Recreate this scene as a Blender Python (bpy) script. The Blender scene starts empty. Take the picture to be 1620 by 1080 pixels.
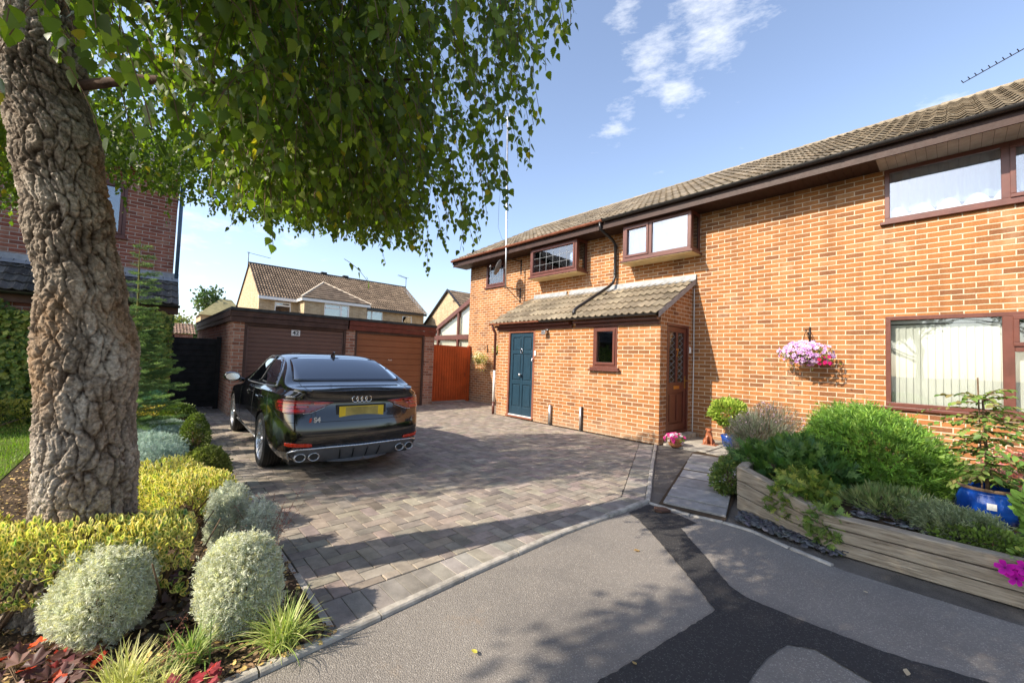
import bpy, bmesh, math, random
import numpy as np
from mathutils import Vector, Matrix, noise
from mathutils.bvhtree import BVHTree
PI = math.pi
R = math.radians
random.seed(7)
rng = np.random.default_rng(7)
sc = bpy.context.scene
C = sc.collection

# ------------------------------------------------------------------ camera
cam = bpy.data.cameras.new('camera')
cam_o = bpy.data.objects.new('camera', cam)
C.objects.link(cam_o)
yaw, pit, rol = -0.832856, 0.044109, 0.033907
f = Vector((math.sin(yaw), math.cos(yaw), 0)); r = Vector((math.cos(yaw), -math.sin(yaw), 0)); u = Vector((0, 0, 1))
f2 = f*math.cos(pit)+u*math.sin(pit); u2 = -f*math.sin(pit)+u*math.cos(pit)
r3 = r*math.cos(rol)+u2*math.sin(rol); u3 = -r*math.sin(rol)+u2*math.cos(rol)
m = Matrix((r3, u3, -f2)).transposed().to_4x4()
m.translation = Vector((0, 0, 1.42))
cam_o.matrix_world = m
cam.sensor_width = 36; cam.lens = 36*640/1620
cam.clip_start = 0.05; cam.clip_end = 2000
sc.camera = cam_o
# ------------------------------------------------------------------ light
SUN = Vector((-0.30, -1.0, 0.757)).normalized()
EL = math.asin(SUN.z); AZ = math.atan2(SUN.x, SUN.y)
sl = bpy.data.lights.new('sun', 'SUN'); sl.energy = 4.2; sl.angle = R(0.55); sl.color = (1, .89, .74)
so = bpy.data.objects.new('sun', sl); C.objects.link(so)
so.rotation_euler = SUN.to_track_quat('Z', 'Y').to_euler()
w = bpy.data.worlds.new('World'); sc.world = w; w.use_nodes = True
sc.view_settings.view_transform = 'Standard'; sc.view_settings.look = 'None'
sc.view_settings.exposure = 1.05; sc.view_settings.gamma = 1
sc.render.engine = 'CYCLES'
sc.cycles.max_bounces = 8; sc.cycles.transparent_max_bounces = 12


def sky():
    nt = w.node_tree; nt.nodes.clear()
    n = nt.nodes.new; L = nt.links.new
    out = n('ShaderNodeOutputWorld'); bg = n('ShaderNodeBackground'); bg.inputs[1].default_value = 0.15
    sk = n('ShaderNodeTexSky'); sk.sky_type = 'NISHITA'; sk.sun_disc = False
    sk.sun_elevation = EL; sk.sun_rotation = AZ % (2*PI); sk.air_density = 1.0; sk.dust_density = 1.3; sk.ozone_density = 2.2
    co = n('ShaderNodeTexCoord')
    nz = n('ShaderNodeTexNoise'); nz.inputs['Scale'].default_value = 10; nz.inputs['Detail'].default_value = 9; nz.inputs['Roughness'].default_value = .66
    mp = n('ShaderNodeMapping'); mp.inputs['Scale'].default_value = (1, 1, 3.0); mp.inputs['Location'].default_value = (.3, .1, .2)
    L(co.outputs['Generated'], mp.inputs[0]); L(mp.outputs[0], nz.inputs['Vector'])
    acc = None
    # soft windows (direction, half width) in which the wispy cloud noise may appear
    for d, wd, amp in CLOUDS:
        dv = n('ShaderNodeVectorMath'); dv.operation = 'DISTANCE'; L(co.outputs['Generated'], dv.inputs[0]); dv.inputs[1].default_value = d
        mr = n('ShaderNodeMapRange'); mr.inputs['From Min'].default_value = wd; mr.inputs['From Max'].default_value = 0.0
        mr.inputs['To Min'].default_value = 0; mr.inputs['To Max'].default_value = amp; mr.interpolation_type = 'SMOOTHSTEP'
        L(dv.outputs['Value'], mr.inputs[0])
        if acc is None: acc = mr.outputs[0]
        else:
            mx = n('ShaderNodeMath'); mx.operation = 'MAXIMUM'; L(acc, mx.inputs[0]); L(mr.outputs[0], mx.inputs[1]); acc = mx.outputs[0]
    ad = n('ShaderNodeMath'); ad.operation = 'ADD'; L(nz.outputs[0], ad.inputs[0]); L(acc, ad.inputs[1])
    rp = n('ShaderNodeMapRange'); rp.inputs['From Min'].default_value = .66; rp.inputs['From Max'].default_value = 1.02; rp.inputs['To Max'].default_value = .85
    L(ad.outputs[0], rp.inputs[0])
    mix = n('ShaderNodeMix'); mix.data_type = 'RGBA'; L(rp.outputs[0], mix.inputs[0])
    hs = n('ShaderNodeHueSaturation'); hs.inputs['Saturation'].default_value = .88; hs.inputs['Hue'].default_value = .503; L(sk.outputs[0], hs.inputs['Color'])
    L(hs.outputs[0], mix.inputs[6]); mix.inputs[7].default_value = (4.4, 4.5, 4.7, 1)
    L(mix.outputs[2], bg.inputs[0]); L(bg.outputs[0], out.inputs[0])


def raydir(x, y):
    d = r3*((x-810)/640)-u3*((y-540)/640)+f2
    return tuple(d.normalized())


CLOUDS = [(raydir(1120, 45), .15, .33), (raydir(1040, 90), .10, .32), (raydir(980, 200), .08, .33), (raydir(1480, 150), .09, .17),
          (raydir(1440, 5), .07, .22), (raydir(330, 440), .35, .16), (raydir(1080, 130), .09, .3), (raydir(990, 30), .08, .3),
          ((-.5, -.6, .35), .5, .2), ((.7, -.6, .4), .7, .2)]
sky()

# ------------------------------------------------------------------ helpers
LOC = {}


def tag(o, label, cat, group=None, kind=None):
    if label: o['label'] = label
    if cat: o['category'] = cat
    if group: o['group'] = group
    if kind: o['kind'] = kind
    return o


def thing(name, label, cat, loc=(0, 0, 0), group=None):
    o = bpy.data.objects.new(name, None); C.objects.link(o); o.location = loc; o.empty_display_size = .1
    LOC[o] = Vector(loc)
    return tag(o, label, cat, group)


class MB:
    def __init__(s): s.v = []; s.f = []; s.c = []; s.col = None

    def vert(s, p, c=(1, 1, 1)): s.v.append(tuple(p)); s.c.append(c); return len(s.v)-1

    def poly(s, pts, c=(1, 1, 1)):
        i = [s.vert(p, c) for p in pts]; s.f.append(tuple(i)); return s

    def box(s, a, b, M=None, c=(1, 1, 1)):
        x0, y0, z0 = a; x1, y1, z1 = b
        P = [(x0, y0, z0), (x1, y0, z0), (x1, y1, z0), (x0, y1, z0), (x0, y0, z1), (x1, y0, z1), (x1, y1, z1), (x0, y1, z1)]
        if M: P = [M(*p) for p in P]
        k = len(s.v)
        for p in P: s.vert(p, c)
        for q in ((3, 2, 1, 0), (4, 5, 6, 7), (0, 1, 5, 4), (1, 2, 6, 5), (2, 3, 7, 6), (3, 0, 4, 7)): s.f.append(tuple(k+i for i in q))
        return s

    def prism(s, pts, z0, z1, M=None, c=(1, 1, 1)):
        n = len(pts); k = len(s.v)
        for z in (z0, z1):
            for x, y in pts:
                s.vert(M(x, y, z) if M else (x, y, z), c)
        s.f.append(tuple(k+i for i in range(n-1, -1, -1))); s.f.append(tuple(k+n+i for i in range(n)))
        for i in range(n): s.f.append((k+i, k+(i+1) % n, k+n+(i+1) % n, k+n+i))
        return s

    def tube(s, pts, rad, n=8, c=(1, 1, 1), closed=False, cap=True):
        pts = [Vector(p) for p in pts]; N = len(pts)
        rads = rad if isinstance(rad, (list, tuple)) else [rad]*N
        k = len(s.v); up = None
        for i, p in enumerate(pts):
            if closed: t = pts[(i+1) % N]-pts[i-1]
            else: t = pts[min(i+1, N-1)]-pts[max(i-1, 0)]
            t.normalize()
            if up is None:
                up = Vector((0, 0, 1)) if abs(t.z) < .9 else Vector((1, 0, 0))
            a = t.cross(up)
            if a.length < 1e-5: a = t.orthogonal()
            a.normalize(); b = a.cross(t); up = b
            for j in range(n):
                q = 2*PI*j/n
                s.vert(p+(a*math.cos(q)+b*math.sin(q))*rads[i], c)
        M_ = N if closed else N-1
        for i in range(M_):
            for j in range(n):
                i2 = (i+1) % N
                s.f.append((k+i*n+j, k+i*n+(j+1) % n, k+i2*n+(j+1) % n, k+i2*n+j))
        if not closed and cap:
            s.f.append(tuple(k+j for j in range(n-1, -1, -1))); s.f.append(tuple(k+(N-1)*n+j for j in range(n)))
        return s

    def lathe(s, prof, M, n=32, c=(1, 1, 1)):
        k = len(s.v); m_ = len(prof)
        for a in range(n):
            q = 2*PI*a/n
            for rr, h in prof: s.vert(M(rr*math.cos(q), rr*math.sin(q), h), c)
        for a in range(n):
            b = (a+1) % n
            for i in range(m_-1): s.f.append((k+a*m_+i, k+b*m_+i, k+b*m_+i+1, k+a*m_+i+1))
        return s

    def grid(s, nu, nv, fn, c=(1, 1, 1)):
        k = len(s.v)
        for i in range(nu+1):
            for j in range(nv+1): s.vert(fn(i/nu, j/nv), c)
        for i in range(nu):
            for j in range(nv):
                a = k+i*(nv+1)+j
                s.f.append((a, a+nv+1, a+nv+2, a+1))
        return s


def link(name, me, mat, parent=None, label=None, smooth=False, bevel=0, kind=None):
    o = bpy.data.objects.new(name, me); C.objects.link(o)
    if mat: me.materials.append(mat)
    if smooth:
        me.polygons.foreach_set('use_smooth', [True]*len(me.polygons))
    if parent is not None:
        o.parent = parent
    if label: o['label'] = label
    if kind: o['kind'] = kind
    if bevel:
        b = o.modifiers.new('bevel', 'BEVEL'); b.width = bevel; b.segments = 2; b.limit_method = 'ANGLE'; b.angle_limit = R(40); b.harden_normals = False
    return o


def root_loc(parent):
    p = parent
    while p is not None and p not in LOC: p = p.parent
    return LOC[p] if p is not None else Vector((0, 0, 0))


def build(name, mb, mat, parent=None, label=None, smooth=False, bevel=0, kind=None, color=False, origin=None, auto=None):
    """one mesh object from an MB in world coordinates; child of parent if given"""
    o0 = root_loc(parent) if parent is not None else Vector(origin or (0, 0, 0))
    me = bpy.data.meshes.new(name)
    V = np.array(mb.v, dtype=float)-np.array(o0)
    me.from_pydata(V.tolist(), [], mb.f); me.validate(); 
    if color and len(me.vertices) == len(mb.c):
        at = me.color_attributes.new('Col', 'FLOAT_COLOR', 'POINT')
        cc = np.ones((len(mb.c), 4)); cc[:, :3] = np.array(mb.c); at.data.foreach_set('color', cc.ravel())
    bm = bmesh.new(); bm.from_mesh(me); bmesh.ops.recalc_face_normals(bm, faces=bm.faces); bm.to_mesh(me); bm.free()
    o = link(name, me, mat, parent, label, smooth, bevel, kind)
    if auto:
        me.polygons.foreach_set('use_smooth', [True]*len(me.polygons))
        try: me.set_sharp_from_angle(angle=R(auto))
        except Exception: pass
    if parent is None and origin: o.location = origin
    return o


def npmesh(name, V, T, Ccol, mat, parent=None, kind=None, origin=None, smooth=False):
    """numpy tri mesh with point colours; V world coordinates"""
    o0 = root_loc(parent) if parent is not None else Vector(origin or (0, 0, 0))
    me = bpy.data.meshes.new(name)
    V = np.ascontiguousarray(V-np.array(o0)); T = np.ascontiguousarray(T)
    me.vertices.add(len(V)); me.vertices.foreach_set('co', V.ravel())
    me.loops.add(T.size); me.loops.foreach_set('vertex_index', T.ravel().astype(np.int32))
    me.polygons.add(len(T)); me.polygons.foreach_set('loop_start', np.arange(0, T.size, T.shape[1], dtype=np.int32))
    me.update(calc_edges=True)
    at = me.color_attributes.new('Col', 'FLOAT_COLOR', 'POINT')
    cc = np.ones((len(V), 4)); cc[:, :3] = Ccol; at.data.foreach_set('color', cc.ravel())
    o = link(name, me, mat, parent, None, smooth, 0, kind)
    if parent is None and origin: o.location = origin
    return o


def scatter(tv, tt, pos, Rm, scl, col, tcol=None):
    """tv (k,3) template verts, tt (m,3) tris, pos (n,3), Rm (n,3,3) columns = axes, scl (n,), col (n,3); tcol (k,3) multiplies"""
    n = len(pos); k = len(tv)
    V = np.einsum('nij,kj->nki', Rm, tv)*scl[:, None, None]+pos[:, None, :]
    T = (tt[None]+(np.arange(n)*k)[:, None, None]).reshape(-1, tt.shape[1])
    cc = np.repeat(col[:, None, :], k, 1)
    if tcol is not None: cc = cc*tcol[None]
    return V.reshape(-1, 3), T, cc.reshape(-1, 3)


def frames(z, spin=None):
    """rotation matrices with third axis z and random spin"""
    z = z/np.linalg.norm(z, axis=1, keepdims=True); n = len(z)
    a = rng.normal(size=(n, 3)); x = np.cross(a, z); x /= np.linalg.norm(x, axis=1, keepdims=True)+1e-9
    y = np.cross(z, x)
    return np.stack([x, y, z], axis=2)


def frames_y(y, upish):
    """rotation matrices with second axis y (leaf length) and third axis near upish"""
    y = y/np.linalg.norm(y, axis=1, keepdims=True)
    x = np.cross(y, upish); x /= np.linalg.norm(x, axis=1, keepdims=True)+1e-9
    z = np.cross(x, y)
    return np.stack([x, y, z], axis=2)


def cat_meshes(L):
    V = []; T = []; Cc = []; k = 0
    for v, t, c in L:
        V.append(v); T.append(t+k); Cc.append(c); k += len(v)
    return np.concatenate(V), np.concatenate(T), np.concatenate(Cc)


def vary(base, n, dv=.25, dh=.08):
    base = np.array(base)
    k = np.exp(rng.normal(0, dv, (n, 1)))
    return np.clip(base[None]*k*np.exp(rng.normal(0, dh, (n, 3))), 0, 1)


# ------------------------------------------------------------------ materials
def newmat(name):
    m_ = bpy.data.materials.new(name); m_.use_nodes = True
    nt = m_.node_tree; b = nt.nodes['Principled BSDF']
    return m_, nt, b


def setp(b, base=None, rough=None, spec=None, metal=None, coat=None):
    if base: b.inputs['Base Color'].default_value = (*base, 1)
    if rough is not None: b.inputs['Roughness'].default_value = rough
    if spec is not None: b.inputs['Specular IOR Level'].default_value = spec
    if metal is not None: b.inputs['Metallic'].default_value = metal
    if coat is not None: b.inputs['Coat Weight'].default_value = coat


def nd(nt, t, **kw):
    n = nt.nodes.new(t)
    for k, v in kw.items(): setattr(n, k, v)
    return n


def mth(nt, op, a, b=None, c=None, clamp=False):
    n = nt.nodes.new('ShaderNodeMath'); n.operation = op; n.use_clamp = clamp
    for i, x in enumerate((a, b, c)):
        if x is None: continue
        if isinstance(x, (int, float)): n.inputs[i].default_value = x
        else: nt.links.new(x, n.inputs[i])
    return n.outputs[0]


def mixc(nt, fac, a, b, mode='MIX'):
    n = nt.nodes.new('ShaderNodeMix'); n.data_type = 'RGBA'; n.blend_type = mode
    for i, x in ((0, fac), (6, a), (7, b)):
        if isinstance(x, (int, float)): n.inputs[i].default_value = x
        elif isinstance(x, tuple): n.inputs[i].default_value = (*x, 1)
        else: nt.links.new(x, n.inputs[i])
    return n.outputs[2]


def ramp(nt, fac, stops, const=False):
    n = nt.nodes.new('ShaderNodeValToRGB'); e = n.color_ramp.elements
    if const: n.color_ramp.interpolation = 'CONSTANT'
    while len(e) < len(stops): e.new(.5)
    for i, (p, c) in enumerate(stops): e[i].position = p; e[i].color = (*c, 1)
    nt.links.new(fac, n.inputs[0]); return n.outputs[0]


def noi(nt, scale, detail=6, rough=.55, vec=None, dist=0):
    n = nt.nodes.new('ShaderNodeTexNoise'); n.inputs['Scale'].default_value = scale; n.inputs['Detail'].default_value = detail
    n.inputs['Roughness'].default_value = rough; n.inputs['Distortion'].default_value = dist
    if vec is not None: nt.links.new(vec, n.inputs['Vector'])
    return n.outputs[0]


def wpos(nt):
    return nd(nt, 'ShaderNodeNewGeometry').outputs['Position']


def bump(nt, b, h, strength=.5, dist=.01):
    n = nt.nodes.new('ShaderNodeBump'); n.inputs['Strength'].default_value = strength; n.inputs['Distance'].default_value = dist
    nt.links.new(h, n.inputs['Height']); nt.links.new(n.outputs[0], b.inputs['Normal'])


def plain(name, base, rough=.5, spec=.5, metal=0, nscale=6, namp=.25, bmp=0, bscale=120, coat=None):
    """painted / plastic / metal surface with a little uneven wear"""
    m_, nt, b = newmat(name); setp(b, base, rough, spec, metal, coat)
    p = wpos(nt)
    v = noi(nt, nscale, 5, .6, p)
    dark = tuple(x*(1-namp) for x in base); lite = tuple(min(1, x*(1+namp*.6)) for x in base)
    nt.links.new(ramp(nt, v, [(.3, dark), (.7, lite)]), b.inputs['Base Color'])
    rr = nd(nt, 'ShaderNodeMapRange'); rr.inputs['To Min'].default_value = max(0.02, rough-.1); rr.inputs['To Max'].default_value = min(1, rough+.12)
    nt.links.new(noi(nt, nscale*5, 3, .5, p), rr.inputs[0]); nt.links.new(rr.outputs[0], b.inputs['Roughness'])
    if bmp: bump(nt, b, noi(nt, bscale, 4, .6, p), bmp, .004)
    return m_


def brick(name, stops, mortar, bw=.225, bh=.075, jt=.0115, soil=True):
    m_, nt, b = newmat(name); setp(b, rough=.88, spec=.25)
    geo = nd(nt, 'ShaderNodeNewGeometry'); sep = nd(nt, 'ShaderNodeSeparateXYZ'); nt.links.new(geo.outputs['Position'], sep.inputs[0])
    sn = nd(nt, 'ShaderNodeSeparateXYZ'); nt.links.new(geo.outputs['True Normal'], sn.inputs[0])
    fx = mth(nt, 'GREATER_THAN', mth(nt, 'ABSOLUTE', sn.outputs[0]), .6)
    uu = mth(nt, 'ADD', mth(nt, 'MULTIPLY', sep.outputs[1], fx), mth(nt, 'MULTIPLY', sep.outputs[0], mth(nt, 'SUBTRACT', 1, fx)))
    # wobble
    wob = mth(nt, 'MULTIPLY', mth(nt, 'SUBTRACT', noi(nt, 9, 3, .5, geo.outputs['Position']), .5), .008)
    zz = mth(nt, 'ADD', sep.outputs[2], wob); uu = mth(nt, 'ADD', uu, wob)
    rowf = mth(nt, 'DIVIDE', mth(nt, 'ADD', zz, 20), bh); row = mth(nt, 'FLOOR', rowf)
    sh = mth(nt, 'MULTIPLY', mth(nt, 'MODULO', row, 2), .5)
    cf = mth(nt, 'ADD', mth(nt, 'DIVIDE', mth(nt, 'ADD', uu, 60), bw), sh); col = mth(nt, 'FLOOR', cf)
    fu = mth(nt, 'MULTIPLY', mth(nt, 'SUBTRACT', cf, col), bw); fv = mth(nt, 'MULTIPLY', mth(nt, 'SUBTRACT', rowf, row), bh)
    du = mth(nt, 'MINIMUM', fu, mth(nt, 'SUBTRACT', bw, fu)); dv = mth(nt, 'MINIMUM', fv, mth(nt, 'SUBTRACT', bh, fv))
    d = mth(nt, 'MINIMUM', du, dv)
    rag = mth(nt, 'MULTIPLY', mth(nt, 'SUBTRACT', noi(nt, 70, 3, .6, geo.outputs['Position']), .5), .006)
    d = mth(nt, 'ADD', d, rag)
    mr = nd(nt, 'ShaderNodeMapRange'); nt.links.new(d, mr.inputs[0]); mr.inputs['From Min'].default_value = jt*.5-.0012; mr.inputs['From Max'].default_value = jt*.5+.0016
    mask = mr.outputs[0]
    cmb = nd(nt, 'ShaderNodeCombineXYZ'); nt.links.new(col, cmb.inputs[0]); nt.links.new(row, cmb.inputs[1])
    wn = nd(nt, 'ShaderNodeTexWhiteNoise'); wn.noise_dimensions = '2D'; nt.links.new(cmb.outputs[0], wn.inputs[0])
    bc = ramp(nt, wn.outputs['Value'], stops)
    blot = noi(nt, 26, 5, .7, geo.outputs['Position'])
    bc = mixc(nt, mth(nt, 'MULTIPLY', blot, .38), bc, ramp(nt, noi(nt, 60, 4, .7, geo.outputs['Position']), [(.35, tuple(x*.55 for x in stops[0][1])), (.65, tuple(min(1, x*1.25) for x in stops[-1][1]))]))
    mc = mixc(nt, noi(nt, 14, 4, .6, geo.outputs['Position']), tuple(x*.82 for x in mortar), mortar)
    cc = mixc(nt, mask, mc, bc)
    # pale lime bloom here and there, dirt low on the wall
    bl = ramp(nt, noi(nt, 1.7, 6, .65, geo.outputs['Position']), [(.56, (0, 0, 0)), (.78, (.3, .3, .3))])
    cc = mixc(nt, bl, cc, tuple(min(1, x*1.05) for x in mortar))
    if soil:
        lo = nd(nt, 'ShaderNodeMapRange'); nt.links.new(sep.outputs[2], lo.inputs[0]); lo.inputs['From Min'].default_value = .35; lo.inputs['From Max'].default_value = 0
        st = mth(nt, 'MULTIPLY', lo.outputs[0], noi(nt, 5, 4, .7, geo.outputs['Position']))
        cc = mixc(nt, mth(nt, 'MULTIPLY', st, .7), cc, (.36, .30, .22))
    mpg = nd(nt, 'ShaderNodeMapping'); mpg.inputs['Scale'].default_value = (3.2, 3.2, .35); nt.links.new(geo.outputs['Position'], mpg.inputs[0])
    strk = ramp(nt, noi(nt, 1.0, 6, .7, mpg.outputs[0]), [(.32, (.72, .70, .68)), (.52, (1, 1, 1)), (.75, (1.12, 1.10, 1.06))])
    cc = mixc(nt, .8, cc, strk, 'MULTIPLY')
    nt.links.new(cc, b.inputs['Base Color'])
    h = mth(nt, 'ADD', mask, mth(nt, 'MULTIPLY', noi(nt, 130, 4, .7, geo.outputs['Position']), .35))
    bump(nt, b, h, .6, .008)
    return m_


M = {}
M['brick'] = brick('orange_brick', [(0, (.17, .068, .030)), (.15, (.26, .104, .036)), (.5, (.335, .130, .039)), (.85, (.375, .153, .049)), (1, (.39, .195, .085))], (.60, .48, .345), jt=.0125)
M['brick_g'] = brick('garage_brick', [(0, (.20, .075, .045)), (.3, (.32, .13, .08)), (.7, (.40, .17, .10)), (1, (.44, .24, .16))], (.46, .40, .32))
M['brick_n'] = brick('red_brick', [(0, (.15, .05, .035)), (.4, (.24, .075, .05)), (.8, (.30, .11, .07)), (1, (.32, .17, .12))], (.45, .38, .33))
M['brick_y'] = brick('buff_brick', [(0, (.34, .24, .14)), (.5, (.44, .32, .185)), (1, (.50, .39, .25))], (.50, .42, .30), soil=False)
M['upvc'] = plain('rosewood_frame', (.115, .036, .024), .35, .5, bmp=.1, bscale=60)
M['fascia'] = plain('dark_brown_fascia', (.042, .021, .016), .5, .25)
M['blackp'] = plain('black_plastic', (.018, .016, .016), .35, .5)
M['brownp'] = plain('brown_plastic_gutter', (.23, .085, .05), .38, .5)
M['mastic'] = plain('white_plastic', (.72, .70, .64), .5, .4)
M['soffit'] = plain('soffit_board', (.36, .32, .27), .6, .3)
M['under'] = plain('cream_board', (.62, .47, .24), .6, .3)
M['lead'] = plain('lead_flashing', (.27, .285, .30), .55, .5, nscale=9, namp=.3, bmp=.2, bscale=30)
M['teal'] = plain('teal_door_paint', (.014, .040, .064), .32, .5, namp=.12)
M['wood_r'] = plain('door_wood', (.11, .028, .018), .35, .5)
M['chrome'] = plain('chrome', (.75, .75, .75), .12, .5, 1, namp=.1)
M['brass'] = plain('brass', (.60, .36, .10), .3, .5, 1, namp=.2)
M['galv'] = plain('galvanised_steel', (.55, .56, .57), .38, .5, .85, namp=.2)
M['white'] = plain('white_paint', (.78, .77, .74), .5, .4, namp=.08)
M['terracotta'] = plain('terracotta', (.46, .19, .085), .8, .3, nscale=20, namp=.35, bmp=.3)
M['iron'] = plain('wrought_iron', (.02, .014, .011), .5, .4)
M['rubber'] = plain('tyre_rubber', (.014, .014, .014), .75, .3, bmp=.2)
M['black_t'] = plain('black_trim', (.008, .008, .009), .4, .5)
M['grey_t'] = plain('grey_trim', (.10, .10, .105), .4, .5)
M['silver'] = plain('silver_trim', (.62, .63, .65), .28, .5, .9, namp=.08)
M['bluepot'] = plain('blue_glaze', (.008, .06, .34), .12, .6, nscale=5, namp=.45, coat=.5)
M['fig'] = plain('brown_pottery', (.30, .095, .04), .45, .5, nscale=25, namp=.4)
M['lime'] = plain('concrete_edging', (.40, .37, .32), .9, .2, nscale=12, namp=.45, bmp=.6, bscale=70)
M['stem'] = plain('woody_stem', (.16, .105, .065), .85, .2, nscale=30, namp=.4, bmp=.4)
M['limb'] = plain('birch_limb', (.085, .055, .04), .9, .15, nscale=18, namp=.6, bmp=.8, bscale=50)
M['gstem'] = plain('green_stem', (.17, .17, .05), .7, .2, nscale=30, namp=.3)
M['felt'] = plain('roofing_felt', (.055, .055, .052), .85, .2, nscale=8, namp=.4, bmp=.4)
M['fasciag'] = plain('weathered_brown_board', (.085, .045, .033), .65, .3, nscale=5, namp=.4)
M['fasciar'] = plain('chestnut_board', (.17, .042, .024), .6, .3, nscale=5, namp=.3)
M['shed_d'] = plain('dark_brown_shutter', (.16, .082, .062), .42, .45, nscale=2, namp=.18)
M['shed_l'] = plain('mid_brown_shutter', (.29, .102, .041), .40, .45, nscale=2, namp=.15)
M['gatered'] = plain('red_brown_stain', (.48, .088, .018), .55, .4, nscale=3, namp=.28, bmp=.2, bscale=40)
M['blackwood'] = plain('black_creosoted_wood', (.026, .024, .024), .7, .3, nscale=6, namp=.5, bmp=.5, bscale=40)
M['curtain'] = plain('white_curtain', (.28, .32, .36), .9, .1, namp=.05)
M['blind'] = plain('cream_blind', (.70, .67, .55), .85, .1, namp=.05)
M['sky_tint'] = plain('sky_reflection_tint', (.20, .235, .28), .9, .1, nscale=3, namp=.35)  # blue-grey colour stands in for cloud reflected in the panes
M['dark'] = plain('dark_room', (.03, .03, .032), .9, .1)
M['render'] = plain('pale_render', (.60, .50, .38), .9, .2)
M['rock'] = plain('slate_chip', (.085, .085, .095), .6, .4, nscale=40, namp=.5)


def glassmat(name, refl=.35, tint=(.9, .93, .95)):
    m_, nt, b = newmat(name); nt.nodes.remove(b)
    out = nt.nodes['Material Output']
    g = nd(nt, 'ShaderNodeBsdfGlossy'); g.inputs['Roughness'].default_value = .015; g.inputs['Color'].default_value = (.95, .97, 1, 1)
    t = nd(nt, 'ShaderNodeBsdfTransparent'); t.inputs['Color'].default_value = (*tint, 1)
    fr = nd(nt, 'ShaderNodeFresnel'); fr.inputs['IOR'].default_value = 1.5
    fac = mth(nt, 'ADD', mth(nt, 'MULTIPLY', fr.outputs[0], 1.4), refl, clamp=True)
    bp = nd(nt, 'ShaderNodeBump'); bp.inputs['Strength'].default_value = .05; bp.inputs['Distance'].default_value = .02
    nt.links.new(noi(nt, 2.2, 2, .5, wpos(nt)), bp.inputs['Height']); nt.links.new(bp.outputs[0], g.inputs['Normal'])
    mx = nd(nt, 'ShaderNodeMixShader'); nt.links.new(fac, mx.inputs[0]); nt.links.new(t.outputs[0], mx.inputs[1]); nt.links.new(g.outputs[0], mx.inputs[2])
    nt.links.new(mx.outputs[0], out.inputs[0]); return m_


M['glass'] = glassmat('window_glass', .03)
M['glassr'] = glassmat('reflective_window_glass', .12)
M['glassd'] = glassmat('tinted_car_glass', .10, (.10, .11, .12))


def foliage(name, trans=.3, rough=.5, spec=.35, tboost=(1.25, 1.5, .6)):
    m_, nt, b = newmat(name); setp(b, rough=rough, spec=spec)
    at = nd(nt, 'ShaderNodeAttribute'); at.attribute_name = 'Col'
    nt.links.new(at.outputs['Color'], b.inputs['Base Color'])
    tr = nd(nt, 'ShaderNodeBsdfTranslucent')
    nt.links.new(mixc(nt, 1.0, at.outputs['Color'], tboost, 'MULTIPLY'), tr.inputs['Color'])
    mx = nd(nt, 'ShaderNodeMixShader'); mx.inputs[0].default_value = trans
    nt.links.new(b.outputs[0], mx.inputs[1]); nt.links.new(tr.outputs[0], mx.inputs[2])
    nt.links.new(mx.outputs[0], nt.nodes['Material Output'].inputs[0]); return m_


M['leaf'] = foliage('leaf', .48, .45, .4)
M['leaf2'] = foliage('shrub_leaf', .28, .5, .35)
M['silverleaf'] = foliage('silver_leaf', .32, .8, .15, (1.1, 1.1, .9))
M['petal'] = foliage('petal', .3, .6, .2, (1.2, 1, 1.1))


def vcol(name, rough=.8, spec=.2, nscale=0, namp=.3, bmp=0, bscale=80, dist=.004):
    m_, nt, b = newmat(name); setp(b, rough=rough, spec=spec)
    at = nd(nt, 'ShaderNodeAttribute'); at.attribute_name = 'Col'; c = at.outputs['Color']; p = wpos(nt)
    if nscale:
        k = ramp(nt, noi(nt, nscale, 6, .65, p), [(.25, (1-namp,)*3), (.75, (1+namp*.5,)*3)])
        c = mixc(nt, 1.0, c, k, 'MULTIPLY')
    nt.links.new(c, b.inputs['Base Color'])
    if bmp: bump(nt, b, noi(nt, bscale, 5, .65, p), bmp, dist)
    return m_


M['paver'] = vcol('block_paving', .85, .25, 7, .45, .7, 90)
M['slab'] = vcol('paving_slab', .85, .25, 9, .35, .7, 45, .006)
M['bark'] = vcol('birch_bark', .95, .12, 55, .7, 1.0, 120, .012)
M['chips'] = vcol('bark_chips', .95, .1, 60, .5)
M['tile'] = vcol('concrete_tile', .92, .15, 7, .45, .6, 110)
M['sleeper'] = None


def tilemat():
    m_, nt, b = newmat('weathered_concrete_tile'); setp(b, rough=.95, spec=.12)
    at = nd(nt, 'ShaderNodeAttribute'); at.attribute_name = 'Col'; p = wpos(nt)
    c = mixc(nt, 1.0, at.outputs['Color'], ramp(nt, noi(nt, 3, 7, .7, p), [(.25, (.6, .6, .58)), (.75, (1.25, 1.22, 1.15))]), 'MULTIPLY')
    lic = ramp(nt, noi(nt, 28, 6, .75, p), [(.60, (0, 0, 0)), (.68, (.8, .8, .8))])
    c = mixc(nt, lic, c, (.52, .48, .38))
    mos = ramp(nt, noi(nt, 13, 6, .8, p), [(.62, (0, 0, 0)), (.72, (.75, .75, .75))])
    c = mixc(nt, mos, c, (.13, .12, .035))
    nt.links.new(c, b.inputs['Base Color']); bump(nt, b, noi(nt, 100, 5, .7, p), .7, .006); return m_


M['tile'] = tilemat()


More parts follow.
